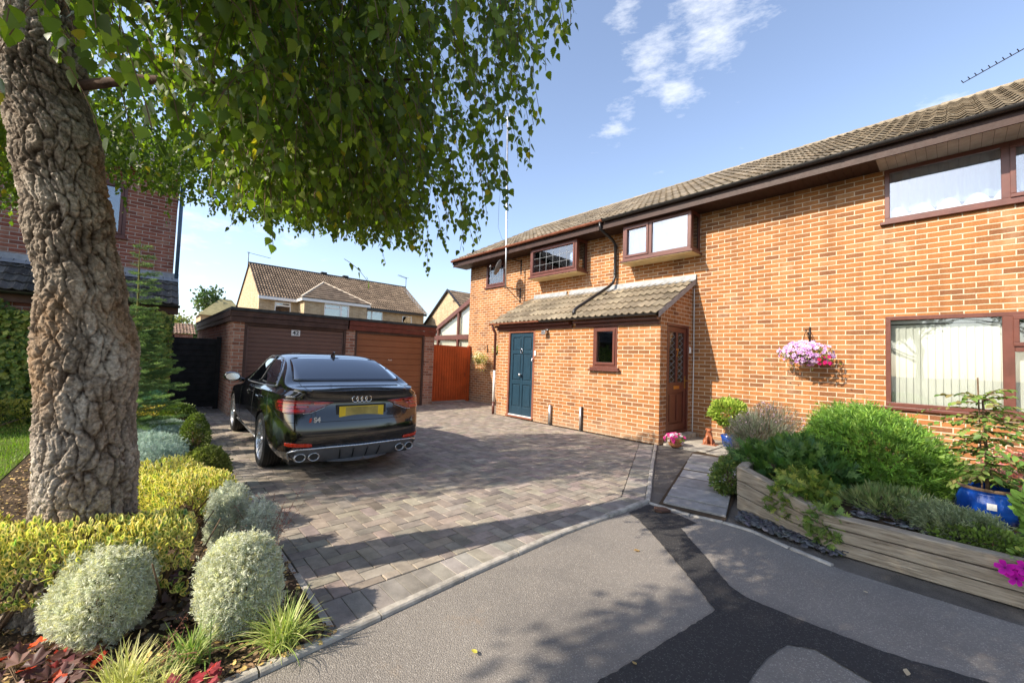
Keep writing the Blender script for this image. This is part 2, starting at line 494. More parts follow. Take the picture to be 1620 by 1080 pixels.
def woodmat():
    m_, nt, b = newmat('weathered_sleeper'); setp(b, rough=.9, spec=.15)
    tc = nd(nt, 'ShaderNodeTexCoord'); mp = nd(nt, 'ShaderNodeMapping'); nt.links.new(tc.outputs['Object'], mp.inputs[0])
    mp.inputs['Scale'].default_value = (.6, 9, 12)
    g = noi(nt, 2.2, 8, .7, mp.outputs[0], .6)
    mp2 = nd(nt, 'ShaderNodeMapping'); nt.links.new(tc.outputs['Object'], mp2.inputs[0]); mp2.inputs['Scale'].default_value = (1.5, 18, 16)
    g2 = noi(nt, 3.5, 4, .6, mp2.outputs[0], .3)
    c = ramp(nt, g, [(.25, (.16, .125, .09)), (.5, (.30, .25, .185)), (.72, (.42, .37, .29))])
    c = mixc(nt, .45, c, ramp(nt, g2, [(.35, (.10, .075, .05)), (.6, (.42, .37, .29))]))
    ck = ramp(nt, g2, [(.28, (1, 1, 1)), (.33, (0, 0, 0))])
    c = mixc(nt, ck, c, (.04, .03, .022))
    nt.links.new(c, b.inputs['Base Color']); bump(nt, b, mth(nt, 'ADD', g2, mth(nt, 'MULTIPLY', g, .6)), .7, .012); return m_


M['sleeper'] = woodmat()


def groundmats():
    # tarmac: binder dark, pale aggregate
    for key, binder, stone, amount in (('tarmac', (.215, .195, .172), (.36, .33, .29), .5), ('tarmac_d', (.040, .039, .040), (.10, .10, .095), .7)):
        m_, nt, b = newmat(key); setp(b, rough=.9, spec=.2); p = wpos(nt)
        vo = nd(nt, 'ShaderNodeTexVoronoi'); vo.inputs['Scale'].default_value = 130; nt.links.new(p, vo.inputs['Vector'])
        sc_ = nd(nt, 'ShaderNodeSeparateColor'); nt.links.new(vo.outputs['Color'], sc_.inputs[0])
        st = mth(nt, 'MULTIPLY', mth(nt, 'GREATER_THAN', sc_.outputs[0], amount), mth(nt, 'LESS_THAN', vo.outputs['Distance'], .48))
        stc = mixc(nt, sc_.outputs[1], tuple(x*.5 for x in stone), stone)
        base = mixc(nt, noi(nt, 1.3, 7, .65, p), tuple(x*.72 for x in binder), tuple(x*1.25 for x in binder))
        c = mixc(nt, st, base, stc)
        if key == 'tarmac':
            rust = ramp(nt, noi(nt, 2.4, 6, .7, p), [(.60, (0, 0, 0)), (.75, (.35, .35, .35))])
            c = mixc(nt, rust, c, (.34, .24, .15))
            dk = ramp(nt, noi(nt, .8, 5, .6, p), [(.35, (.55, .55, .55)), (.5, (0, 0, 0))])
            c = mixc(nt, mth(nt, 'MULTIPLY', dk, .6), c, (.07, .07, .075))
        nt.links.new(c, b.inputs['Base Color'])
        bump(nt, b, mth(nt, 'ADD', vo.outputs['Distance'], noi(nt, 220, 3, .6, p)), .8, .004); M[key] = m_
    for key, a, bb, s1 in (('soil', (.045, .033, .024), (.12, .085, .055), 40), ('grit', (.085, .076, .066), (.24, .215, .185), 120), ('earth', (.10, .085, .06), (.20, .17, .12), 6), ('turf', (.06, .09, .02), (.13, .17, .04), 25)):
        m_, nt, b = newmat(key); setp(b, rough=.95, spec=.1); p = wpos(nt)
        v = noi(nt, s1, 8, .75, p); v2 = noi(nt, 3, 5, .6, p)
        c = ramp(nt, mth(nt, 'MULTIPLY', mth(nt, 'ADD', v, v2), .5), [(.35, a), (.62, bb)])
        nt.links.new(c, b.inputs['Base Color']); bump(nt, b, v, 1.0, .02); M[key] = m_


groundmats()
def paintmat():
    m_, nt, b = newmat('black_car_paint'); setp(b, (.004, .004, .005), .08, .6, 0, 1.0)
    b.inputs['Coat Roughness'].default_value = .015
    p = wpos(nt); bump(nt, b, noi(nt, 1.5, 2, .5, p), .02, .02)
    rr = nd(nt, 'ShaderNodeMapRange'); rr.inputs['To Min'].default_value = .06; rr.inputs['To Max'].default_value = .22
    nt.links.new(noi(nt, 4, 5, .6, p), rr.inputs[0]); nt.links.new(rr.outputs[0], b.inputs['Roughness']); return m_


M['paint'] = paintmat()
def lens(name, c1, c2):
    m_, nt, b = newmat(name); setp(b, c1, .12, .6, 0, 1.0); p = wpos(nt)
    sp = nd(nt, 'ShaderNodeSeparateXYZ'); nt.links.new(p, sp.inputs[0])
    s = mth(nt, 'SINE', mth(nt, 'MULTIPLY', sp.outputs[2], 300))
    nt.links.new(ramp(nt, mth(nt, 'ADD', mth(nt, 'MULTIPLY', s, .5), .5), [(.3, c1), (.7, c2)]), b.inputs['Base Color']); return m_


M['lens'] = lens('red_lens', (.28, .006, .008), (.50, .02, .02))
M['lensd'] = lens('dark_red_lens', (.10, .004, .004), (.20, .01, .01))
M['refl'] = plain('red_reflector', (.55, .035, .01), .25, .6, coat=.5)
M['plate'] = plain('yellow_plate', (.72, .50, .02), .4, .4, nscale=5, namp=.25)


# ================================================================== SETTING
def sheet(name, pts, z, mat, label=None, sub=0):
    mb = MB(); mb.poly([(x, y, z) for x, y in pts])
    o = build(name, mb, mat, kind='structure')
    return o


sheet('ground', [(-160, -160), (160, -160), (160, 160), (-160, 160)], -.03, M['earth'])
sheet('road', [(-2.2, -14), (14, -14), (14, 3.95), (3, 3.9), (1.4, 3.86), (.1, 3.8), (-.55, 3.78), (-.9, 3.88), (-1.2, 4.0), (-1.45, 4.0), (-1.72, 3.93), (-2.14, 3.92), (-2.2, 3.5)], -.004, M['tarmac'])
PATCH = [(-2.12, 3.50), (-1.97, 3.43), (-1.60, 3.13), (-1.24, 2.81), (-.96, 2.55), (-1.03, 2.0), (-1.09, 1.57), (-1.2, .6), (-.55, .6), (-.62, 1.4), (-.65, 2.09), (-.64, 2.35), (-.60, 2.54), (-.50, 2.61), (-.39, 2.58), (-.27, 2.54), (.3, 2.3),
         (1.4, 1.7), (1.9, 2.0), (1.1, 2.8), (.08, 2.98), (-.26, 2.87), (-.61, 2.84), (-.89, 2.84), (-1.01, 2.90), (-1.26, 3.17), (-1.64, 3.56), (-1.60, 3.78), (-1.8, 3.85), (-2.11, 3.87)]
PJ = []
for i_, (a_, b_) in enumerate(zip(PATCH, PATCH[1:]+PATCH[:1])):
    n_ = max(1, int(math.hypot(b_[0]-a_[0], b_[1]-a_[1])/.03))
    for k_ in range(n_):
        t_ = k_/n_; x_, y_ = a_[0]+(b_[0]-a_[0])*t_, a_[1]+(b_[1]-a_[1])*t_
        PJ.append((x_+random.gauss(0, .0025)+.004*noise.noise(Vector((x_*6, y_*6, 0))), y_+random.gauss(0, .0025)+.004*noise.noise(Vector((x_*6, y_*6, 5)))))
sheet('road_patch', PJ, .001, M['tarmac_d'])


def inpoly(P, x, y):
    c = False; n = len(P)
    for i in range(n):
        x1, y1 = P[i]; x2, y2 = P[(i+1) % n]
        if (y1 > y) != (y2 > y) and x < (x2-x1)*(y-y1)/(y2-y1)+x1: c = not c
    return c


def clip(poly, P):
    """Sutherland-Hodgman: clip convex poly by convex ccw P"""
    out = poly
    for i in range(len(P)):
        ax, ay = P[i]; bx_, by_ = P[(i+1) % len(P)]
        def side(p): return (bx_-ax)*(p[1]-ay)-(by_-ay)*(p[0]-ax)
        inp = out; out = []
        for j in range(len(inp)):
            p, q = inp[j], inp[(j+1) % len(inp)]
            sp, sq = side(p), side(q)
            if sp >= 0: out.append(p)
            if (sp >= 0) != (sq >= 0):
                t = sp/(sp-sq); out.append((p[0]+(q[0]-p[0])*t, p[1]+(q[1]-p[1])*t))
        if len(out) < 3: return []
    return out


def driveway():
    mb = MB()
    base = MB(); base.poly([(-16, .74, -.012), (-2.16, .74, -.012), (-2.2, 2.5, -.012), (-2.14, 3.93, -.012), (-3.57, 6.78, -.012), (-8.0, 6.78, -.012), (-8.0, 8.1, -.012), (-16, 8.1, -.012)])
    build('driveway_bed', base, M['grit'], kind='structure')
    g = .0026
    areas = [[(-12.6, .82), (-2.45, .82), (-2.424, 3.862), (-3.823, 6.625), (-8.0, 6.78), (-12.6, 6.78)], [(-12.6, 6.78), (-8.06, 6.78), (-8.06, 8.1), (-12.6, 8.1)]]
    cols = [(.285, .245, .20), (.31, .265, .215), (.265, .23, .19), (.325, .28, .23), (.275, .235, .195), (.245, .21, .178)]

    def block(poly, col):
        n = len(poly); cx = sum(p[0] for p in poly)/n; cy = sum(p[1] for p in poly)/n
        def inset(p, d):
            dx, dy = cx-p[0], cy-p[1]; l = math.hypot(dx, dy)+1e-6
            return (p[0]+dx/l*d, p[1]+dy/l*d)
        h = random.gauss(0, .0011); k = len(mb.v)
        kk_ = random.gauss(1, .09); c = tuple(max(0, x*kk_*random.gauss(1, .025)) for x in col)
        a = [inset(p, g*1.3) for p in poly]; b = [inset(p, g*1.3+.005) for p in poly]
        for p in a: mb.vert((p[0], p[1], -.012), c)
        for p in a: mb.vert((p[0], p[1], -.004+h), c)
        for p in b: mb.vert((p[0], p[1], h), c)
        mb.f.append(tuple(k+2*n+i for i in range(n)))
        for i in range(n):
            j = (i+1) % n
            mb.f.append((k+i, k+j, k+n+j, k+n+i)); mb.f.append((k+n+i, k+n+j, k+2*n+j, k+2*n+i))
    L_, W_ = .215, .1075
    th = R(90); ct, st = math.cos(th), math.sin(th)
    N = 60
    for i in range(-N, N):
        for j in range(-N, N):
            # herringbone cell
            ox = (i*1+j*2)*W_; oy = (i*1-j*2)*W_
            for rect in ([(ox, oy), (ox+L_, oy), (ox+L_, oy+W_), (ox, oy+W_)], [(ox, oy+W_), (ox+W_, oy+W_), (ox+W_, oy+W_+L_), (ox, oy+W_+L_)]):
                P = [(-6.5+x*ct-y*st, 3.8+x*st+y*ct) for x, y in rect]
                if not (-13 < P[0][0] < -1.5 and .3 < P[0][1] < 8.6): continue
                for A in areas:
                    Q = clip(P, A)
                    if len(Q) >= 3:
                        ar = abs(sum(Q[a][0]*Q[(a+1) % len(Q)][1]-Q[(a+1) % len(Q)][0]*Q[a][1] for a in range(len(Q))))/2
                        if ar > .0012: block(Q, random.choice(cols))
    # soldier course borders (grey blocks)
    gcol = [(.27, .25, .215), (.30, .275, .24), (.24, .22, .195), (.31, .285, .245)]
    def course(p0, p1, q0, q1, step):
        n = max(1, round(math.hypot(p1[0]-p0[0], p1[1]-p0[1])/step))
        for i in range(n):
            a, b = i/n, (i+1)/n
            lp = lambda p, q, t: (p[0]+(q[0]-p[0])*t, p[1]+(q[1]-p[1])*t)
            block([lp(p0, p1, a), lp(p0, p1, b), lp(q0, q1, b), lp(q0, q1, a)], random.choice(gcol))
    course((-2.165, .82), (-2.22, 2.5), (-2.445, .82), (-2.436, 2.5), .115); course((-2.22, 2.5), (-2.19, 3.9), (-2.436, 2.5), (-2.42, 3.86), .115)
    course((-2.19, 3.93), (-3.60, 6.72), (-2.42, 3.86), (-3.82, 6.62), .115)
    build('driveway', mb, M['paver'], kind='structure', color=True)
    # plain buff concrete strip in front of the gate and garages
    ap = MB(); ap.poly([(-12.6, .78, -.02), (-10.4, .78, -.02), (-10.4, 8.1, -.02), (-12.6, 8.1, -.02)])
    build('garage_apron', ap, M['grit'], kind='structure')


driveway()


def kerbs():
    mb = MB()
    def run(pts, wdt, h, seg=.62):
        for i in range(len(pts)-1):
            a = Vector((*pts[i], 0)); b = Vector((*pts[i+1], 0)); L_ = (b-a).length; n = max(1, round(L_/seg)); d = (b-a)/n
            t = d.normalized(); nn = Vector((-t.y, t.x, 0))
            for k in range(n):
                p = a+d*k+t*.004; q = a+d*(k+1)-t*.004; z = h+random.gauss(0, .0015); jn = nn*random.gauss(0, .0025)
                kk = len(mb.v)
                prof = [(-wdt/2, -.05), (-wdt/2, z-.008), (-wdt/2+.009, z), (wdt/2-.009, z), (wdt/2, z-.008), (wdt/2, -.05)]
                cc = random.uniform(.9, 1.1)
                for P in (p, q):
                    for o_, hh in prof:
                        v = P+nn*o_+jn; mb.vert((v.x, v.y, hh), (cc,)*3)
                m_ = len(prof)
                for j in range(m_-1): mb.f.append((kk+j, kk+j+1, kk+m_+j+1, kk+m_+j))
                mb.f.append(tuple(kk+j for j in range(m_))); mb.f.append(tuple(kk+m_+j for j in range(m_-1, -1, -1)))
    run([(-2.02, -1.2), (-2.10, .45), (-2.17, 1.6), (-2.21, 2.6), (-2.165, 3.90)], .058, .022)
    run([(-2.165, 3.93), (-3.575, 6.74)], .05, .02)
    run([(-2.13, 3.92), (-1.72, 3.93), (-1.45, 4.0), (-1.20, 4.0), (-.9, 3.88), (-.62, 3.80)], .045, .010, .45)
    run([(-2.19, .79), (-2.85, .80)], .05, .012, .5)
    run([(-2.85, .80), (-11.4, .80)], .04, .004, .9)
    build('kerb', mb, M['lime'], kind='structure', bevel=0)


kerbs()


def paths():
    mb = MB()
    A0, A1 = Vector((-2.02, 3.98, 0)), Vector((-2.87, 6.62, 0)); B0, B1 = Vector((-1.46, 4.08, 0)), Vector((-2.22, 6.75, 0))
    ts = [0, .095, .27, .43, .585, .73, .87, 1.0]
    for i in range(7):
        a, b = ts[i]+.009, ts[i+1]-.010
        pts = [A0.lerp(A1, a), B0.lerp(B1, a+.006), B0.lerp(B1, b+.006), A0.lerp(A1, b)]
        k = random.uniform(.78, 1.12); c = (.35*k, .34*k, .325*k); z = .024+random.gauss(0, .005)
        mb.prism([(p.x, p.y) for p in pts], -.03, z, c=c)
    for (x0, y0, x1, y1) in ((-3.5, 6.88, -2.75, 7.45), (-2.74, 6.82, -2.1, 7.45), (-3.5, 7.46, -2.75, 8.08), (-2.74, 7.46, -2.1, 8.08)):
        k = random.uniform(.9, 1.1); mb.box((x0, y0, -.03), (x1-.01, y1-.01, .03+random.gauss(0, .003)), c=(.38*k, .35*k, .30*k))
    build('path', mb, M['slab'], kind='structure', color=True, bevel=.004)
    sheet('path_bed', [(-1.43, 4.0), (-2.05, 3.95), (-2.90, 6.66), (-2.90, 6.86), (-2.15, 6.86)], .0085, M['soil'])
    sheet('gravel_bed', [(-2.2, 3.80), (-1.45, 3.85), (-1.2, 3.85), (-.9, 3.7), (-.55, 3.62), (.1, 3.62), (1.4, 3.7), (3.4, 3.75), (3.4, 4.3), (-.7, 4.3), (-1.9, 5.4), (-2.1, 6.9), (-3.6, 6.9), (-3.6, 6.70)], -.0078, M['grit'])


paths()
# garden earth
sheet('flower_bed', [(-2.13, -6), (-2.08, -1.2), (-2.12, .45), (-2.19, .78), (-11.7, .78), (-11.7, -1.0), (-6.2, -1.0), (-4.9, -1.6), (-4.6, -6)], .012, M['soil'])
sheet('lawn_base', [(-4.6, -6), (-4.9, -1.6), (-6.2, -1.0), (-11.7, -1.0), (-11.7, -8), (-5, -8)], .018, M['turf'])


# ------------------------------------------------------------------ building helpers
def FY(Y): return lambda a, b, d: (a, Y-d, b)
def FX(X): return lambda a, b, d: (X+d, a, b)


def wall(mb, F, u0, u1, v0, v1, holes=(), reveal=.1):
    us = sorted({u0, u1, *[h[0] for h in holes], *[h[1] for h in holes]}); vs = sorted({v0, v1, *[h[2] for h in holes], *[h[3] for h in holes]})
    us = [x for x in us if u0 <= x <= u1]; vs = [x for x in vs if v0 <= x <= v1]
    for i in range(len(us)-1):
        for j in range(len(vs)-1):
            a, b = (us[i]+us[i+1])/2, (vs[j]+vs[j+1])/2
            if any(h[0] < a < h[1] and h[2] < b < h[3] for h in holes): continue
            mb.poly([F(us[i], vs[j], 0), F(us[i+1], vs[j], 0), F(us[i+1], vs[j+1], 0), F(us[i], vs[j+1], 0)])
    for h in holes:
        a, b, c, d = h
        for p, q in (((a, c), (b, c)), ((b, c), (b, d)), ((b, d), (a, d)), ((a, d), (a, c))):
            mb.poly([F(*p, 0), F(*q, 0), F(*q, -reveal), F(*p, -reveal)])


def frame_bars(mb, F, u0, u1, v0, v1, t, d0, d1):
    mb.box((u0, v0, d0), (u1, v0+t, d1), F); mb.box((u0, v1-t, d0), (u1, v1, d1), F)
    mb.box((u0, v0+t, d0), (u0+t, v1-t, d1), F); mb.box((u1-t, v0+t, d0), (u1, v1-t, d1), F)


def window(parent, F, u0, u1, v0, v1, lights, sill=True, t=.055, mat='upvc', glass='glass', curtain=None, leaded=None, silltxt=True, name='window', proud=.012, rm=.3):
    """lights: list of (ua, ub, va, vb, opening) fractions in metres from u0,v0; bars fill the rest"""
    mb = MB(); frame_bars(mb, F, u0, u1, v0, v1, t, -.06, proud)
    done = set()
    for i, (a, b, c, d, op) in enumerate(lights):
        # mullion or transom between neighbouring lights
        for (a2, b2, c2, d2, op2) in lights[i+1:]:
            if abs(a2-b) < .12 and a2 > b-.001 and (b, a2) not in done:
                done.add((b, a2)); mb.box((u0+b, v0+t, -.058), (u0+a2, v1-t, proud-.002), F)
            if abs(c2-d) < .12 and c2 > d-.001 and a2 < b: mb.box((u0+max(a, a2), v0+d, -.057), (u0+min(b, b2), v0+c2, proud-.003), F)
    wd = build(name, mb, M[mat], parent, bevel=.004)
    for (a, b, c, d, op) in lights:
        A, B, C_, D = u0+a, u0+b, v0+c, v0+d
        if op:
            s_ = MB(); frame_bars(s_, F, A-.012, B+.012, C_-.012, D+.012, .05, -.02, proud+.018); build('sash', s_, M[mat], wd, bevel=.005)
            A += .036; B -= .036; C_ += .036; D -= .036
        p = MB(); p.box((A-.004, C_-.004, -.024), (B+.004, D+.004, -.016), F); build('pane', p, M[glass], wd)
        if leaded:
            l = MB(); nx, ny = leaded
            for k in range(1, nx): x = A+(B-A)*k/nx; l.box((x-.0028, C_, -.0155), (x+.0028, D, -.0125), F)
            for k in range(1, ny): y = C_+(D-C_)*k/ny; l.box((A, y-.0028, -.0155), (B, y+.0028, -.0120), F)
            build('leading', l, M['lead'], wd)
    if sill:
        s_ = MB(); s_.box((u0-.05, v0-.045, -.05), (u1+.05, v0-.002, .055), F); build('sill', s_, M[mat], wd, bevel=.006)
    # room behind the glass
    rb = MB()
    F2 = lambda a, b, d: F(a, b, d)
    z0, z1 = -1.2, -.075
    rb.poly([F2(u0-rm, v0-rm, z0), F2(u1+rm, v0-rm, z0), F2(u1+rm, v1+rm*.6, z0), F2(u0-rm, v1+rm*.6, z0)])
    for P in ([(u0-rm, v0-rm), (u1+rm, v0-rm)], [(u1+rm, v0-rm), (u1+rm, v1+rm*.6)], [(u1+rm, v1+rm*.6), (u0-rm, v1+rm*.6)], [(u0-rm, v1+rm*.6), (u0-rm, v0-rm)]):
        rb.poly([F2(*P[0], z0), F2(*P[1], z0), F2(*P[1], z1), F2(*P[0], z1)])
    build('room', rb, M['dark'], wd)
    if curtain: curtain(wd, F, u0, u1, v0, v1)
    return wd


def sky_panel(wd, F, u0, u1, v0, v1):
    mb = MB(); mb.grid(40, 1, lambda a, b: F(u0+.05+(u1-u0-.1)*a, v0+.05+(v1-v0-.1)*b, -.065+.012*math.sin(a*40))); build('curtain_or_sky_panel', mb, M['sky_tint'], wd, smooth=True)  # added pale panel behind the panes; the cloud reflection is painted in its colour


def curtain_or_sky_panel(wd, F, u0, u1, v0, v1):
    mb = MB(); n = 160
    def fn(a, b):
        x = u0+(u1-u0)*a
        return F(x, v0+.16+(v1-v0-.16)*b, -.16+.022*math.sin(x*46)+.012*math.sin(x*23+1))
    mb.grid(n, 2, fn)
    build('curtain', mb, M['curtain'], wd, smooth=True)
    # scalloped white lower edge of the blind
    sc_ = MB(); pts = []
    for i in range(121):
        x = u0+(u1-u0)*i/120
        top = v0+.07+.16*abs(math.sin((x-u0)*PI/.26))**.7
        pts.append((x, top))
    for i in range(120):
        sc_.poly([F(pts[i][0], v0+.05, -.11), F(pts[i+1][0], v0+.05, -.11), F(*pts[i+1], -.11), F(*pts[i], -.11)])
    build('scalloped_curtain_edge', sc_, M['white'], wd)


def blinds(wd, F, u0, u1, v0, v1):
    mb = MB(); n = int((u1-u0)/.075)
    for i in range(n):
        x = u0+.05+(u1-u0-.05)*i/n
        mb.box((x, v0+.05, -.15), (x+.082, v1-.12, -.148), lambda a, b, d, x=x: F(a, b, d+(a-x)*.25))
    build('vertical_blind', mb, M['blind'], wd)
    hd = MB(); hd.box((u0+.05, v1-.10, -.17), (u1-.05, v1-.06, -.12), F); build('blind_rail', hd, M['white'], wd)


def tiles(mb, F3, width, slope, tw, th, cols, roll=.016, lift=.024, nseg=8):
    """F3(a, s, h) -> world; a along eave, s up the slope, h normal offset"""
    nr = max(1, round(slope/th)); th = slope/nr; nc = max(1, round(width/tw)); tw = width/nc
    def prof(x):
        q = x % 1.0
        return roll*(math.sin(q*2*PI*2)*.5+.5)**1.5 if True else 0
    for rI in range(nr):
        s0 = rI*th-.035; s1 = (rI+1)*th
        for c in range(nc):
            base = random.choice(cols); k = math.exp(random.gauss(0, .13)); col = tuple(x*k for x in base)
            j0 = random.gauss(0, .002); k0 = len(mb.v)
            sj = random.gauss(0, .004)
            for i in range(nseg+1):
                a = (c+i/nseg)*tw*1.0; p = prof(i/nseg)
                if i == 0: a += .002
                if i == nseg: a -= .002
                mb.vert(F3(a, s0+sj, p+lift-.014+j0), col)
                mb.vert(F3(a, s0+sj, p+lift+j0), col)
                mb.vert(F3(a, s1, p+.002), col)
            for i in range(nseg):
                q = k0+i*3
                mb.f.append((q, q+3, q+4, q+1)); mb.f.append((q+1, q+4, q+5, q+2))


TC = [(.20, .168, .13), (.235, .20, .155), (.175, .148, .118), (.26, .222, .175), (.215, .175, .13)]


def gutter(parent, xa, xb, Y, z, mat, name='gutter', axis='x', rr=.052):
    mb = MB(); n = 10
    def P(x, j, r_):
        q = PI*j/n
        return (x, Y-math.cos(q)*r_, z-math.sin(q)*r_) if axis == 'x' else (Y-math.cos(q)*r_*-1, x, z-math.sin(q)*r_)
    k = len(mb.v)
    for x in (xa, xb):
        for r_ in (rr, rr-.005):
            for j in range(n+1): mb.vert(P(x, j, r_))
    m_ = n+1
    for j in range(n):
        mb.f.append((k+j, k+j+1, k+2*m_+j+1, k+2*m_+j)); mb.f.append((k+m_+j, k+m_+j+1, k+3*m_+j+1, k+3*m_+j))
    for j in (0, n): mb.f.append((k+j, k+m_+j, k+3*m_+j, k+2*m_+j))
    # union brackets
    x = xa+.4
    while x < xb:
        for j in range(n):
            a, b = P(x-.02, j, rr+.005), P(x+.02, j, rr+.005); c, d = P(x+.02, j+1, rr+.005), P(x-.02, j+1, rr+.005)
            mb.poly([a, b, c, d])
        x += .95 if rr > .04 else .8
    return build(name, mb, M[mat], parent, auto=40)


# ================================================================== THE TERRACE
XS = -5.55
hL = thing('terraced_house', 'end terraced brick house with a blue front door and leaded upstairs windows', 'house', (-11.1, 8.1, 0), 'brick terrace')
hR = thing('terraced_house', 'terraced brick house with a brown side door, vertical blinds and black gutters', 'house', (XS, 8.1, 0), 'brick terrace')
XE = 4.0
F0 = FY(8.1)
winL = (-10.24, -9.30, 3.70, 4.44)
bw1 = (-7.82, -6.22, 3.66, 4.44); bw2 = (-4.93, -3.43, 3.66, 4.44)
up = (-.70, 2.3, 3.65, 4.44); lo = (-.70, 2.3, .93, 2.235)
mb = MB(); wall(mb, F0, -11.1, XS, 0, 4.45, [winL, (bw1[0]+.05, bw1[1]-.05, 3.7, 4.4)], .09)
mb.poly([(-11.1, 8.1, 0), (-11.1, 15.3, 0), (-11.1, 15.3, 4.45), (-11.1, 11.45, 6.72), (-11.1, 8.1, 4.45)]); mb.poly([(-11.1, 15.3, 0), (XS, 15.3, 0), (XS, 15.3, 4.5), (-11.1, 15.3, 4.5)])
build('wall', mb, M['brick'], hL)
mb = MB(); wall(mb, F0, XS, XE, 0, 4.45, [up, lo, (bw2[0]+.05, bw2[1]-.05, 3.7, 4.4)], .09)
mb.poly([(XE, 8.1, 0), (XE, 15.3, 0), (XE, 15.3, 4.45), (XE, 11.45, 6.72), (XE, 8.1, 4.45)]); mb.poly([(XS, 15.3, 0), (XE, 15.3, 0), (XE, 15.3, 4.5), (XS, 15.3, 4.5)])
build('wall', mb, M['brick'], hR)
# roof: eave (7.53, 4.66) -> ridge (11.45, 6.82)
ev = Vector((0, 7.53, 4.63)); rg = Vector((0, 11.42, 6.70)); sv = (rg-ev); SL = sv.length; sv.normalize(); nv = Vector((0, -sv.z, sv.y))
for root, xa, xb in ((hL, -11.38, XS), (hR, XS, XE+.2)):
    mb = MB()
    tiles(mb, lambda a, s, h: (xa+a, *(ev+sv*s+nv*h).yz), xb-xa, SL, .30, .34, TC, roll=.034, lift=.036)
    c = TC[0]
    mb.poly([(xa, 11.42, 6.70), (xb, 11.42, 6.70), (xb, 15.5, 4.6), (xa, 15.5, 4.6)], c)
    mb.poly([(xa+.02, 7.56, 4.62), (xb, 7.56, 4.62), (xb, 11.42, 6.67), (xa+.02, 11.42, 6.67)], c)
    roof = build('roof', mb, M['tile'], root, color=True)
    rd = MB(); x = xa
    while x < xb-.05:
        x2 = min(x+.45, xb); k = math.exp(random.gauss(0, .1)); cc = (.25*k, .215*k, .165*k)
        k0 = len(rd.v)
        for xx, e in ((x, .012), (x2+.02, 0)):
            for j in range(9):
                q = PI*j/8; rd.vert((xx, 11.42-math.cos(q)*(.125+e), 6.66+math.sin(q)*(.09+e)), cc)
        for j in range(8): rd.f.append((k0+j, k0+j+1, k0+9+j+1, k0+9+j))
        rd.f.append(tuple(k0+j for j in range(9)))
        x = x2
    build('ridge_tiles', rd, M['tile'], roof, color=True)
    fa = MB(); fa.box((xa, 7.56, 4.44), (xb-.001, 7.582, 4.62)); fa.box((xa, 7.55, 4.432), (xb-.001, 7.575, 4.455))
    build('fascia', fa, M['fascia'], root, bevel=.003)
    sf = MB(); x = xa+.01
    while x < xb-.02:
        x2 = min(x+.1, xb-.005); sf.box((x+.002, 7.585, 4.446), (x2-.001, 8.098, 4.456)); x += .1
    build('soffit', sf, M['fascia'], root)
    if root is hR:
        sf = MB(); x = -.75
        while x < XE: sf.box((x+.002, 7.585, 4.440), (x+.098, 8.099, 4.4455)); x += .1
        build('pale_soffit', sf, M['soffit'], root)
gutter(hL, -11.4, XS+.2, 7.50, 4.635, 'brownp'); gutter(hR, XS+.21, XE+.2, 7.50, 4.635, 'blackp')
# left verge board
vb = MB()
for s0, s1 in ((0, SL),):
    a, b = ev+sv*s0, ev+sv*s1
    vb.poly([(-11.385, a.y, a.z-.12), (-11.385, b.y, b.z-.12), (-11.385, b.y, b.z+.02), (-11.385, a.y, a.z+.02)]); vb.poly([(-11.36, a.y, a.z-.12), (-11.36, b.y, b.z-.12), (-11.36, b.y, b.z+.02), (-11.36, a.y, a.z+.02)])
    vb.poly([(-11.36, a.y, a.z-.12), (-11.36, b.y, b.z-.12), (-11.1, b.y, b.z-.12), (-11.1, a.y, a.z-.12)])
build('bargeboard', vb, M['fascia'], hL)
# windows
window(hL, F0, *winL, [(.055, .885, .055, .685, True)], leaded=(6, 3), glass='glassr', curtain=sky_panel)


def bay(root, b, lights, leaded=None):
    """shallow box bay under the eaves"""
    x0, x1, z0, z1 = b; Yf = 7.70; F = FY(Yf)
    wd = window(root, F, x0, x1, z0, z1, lights, sill=False, leaded=leaded, glass='glassr', name='box_window', t=.07, rm=-.013, curtain=sky_panel)
    for x, s in ((x0, -1), (x1, 1)):
        sd = MB(); sd.box((min(x, x+s*.004)-.001, Yf+.0, z0), (max(x, x+s*.004)+.001, Yf+.09, z1)); sd.box((min(x, x+s*.004)-.001, 8.02, z0), (max(x, x+s*.004)+.001, 8.1, z1))
        sd.box((min(x, x+s*.004)-.001, Yf+.09, z0), (max(x, x+s*.004)+.001, 8.02, z0+.07)); sd.box((min(x, x+s*.004)-.001, Yf+.09, z1-.07), (max(x, x+s*.004)+.001, 8.02, z1)); sd_ = build('side_frame', sd, M['upvc'], wd)
        x = x-s*.012; gl = MB(); gl.box((x-.003, Yf+.09, z0+.07), (x+.003, 8.02, z1-.07)); build('side_pane', gl, M['glassr'], wd)
    bt = MB(); bt.box((x0-.05, Yf-.05, z0-.04), (x1+.05, 8.098, z0-.002)); build('sill', bt, M['upvc'], wd, bevel=.005)
    un = MB(); un.box((x0-.03, Yf-.03, z0-.055), (x1+.03, 8.097, z0-.042)); build('underside_board', un, M['under'], wd)


bay(hL, bw1, [(.07, 1.53, .07, .71, True)], leaded=(6, 3))
bay(hR, bw2, [(.07, .60, .07, .71, True), (.68, 1.43, .07, .71, False)])
window(hR, F0, *up, [(.06, 1.115, .06, .73, False), (1.20, 1.72, .06, .73, True), (1.80, 2.94, .06, .73, False)], curtain=curtain_or_sky_panel, glass='glassr')
window(hR, F0, *lo, [(.06, 1.10, .06, 1.245, False), (1.20, 1.80, .06, .80, False), (1.20, 1.80, .88, 1.245, True), (1.88, 2.94, .06, 1.245, False)], curtain=blinds)

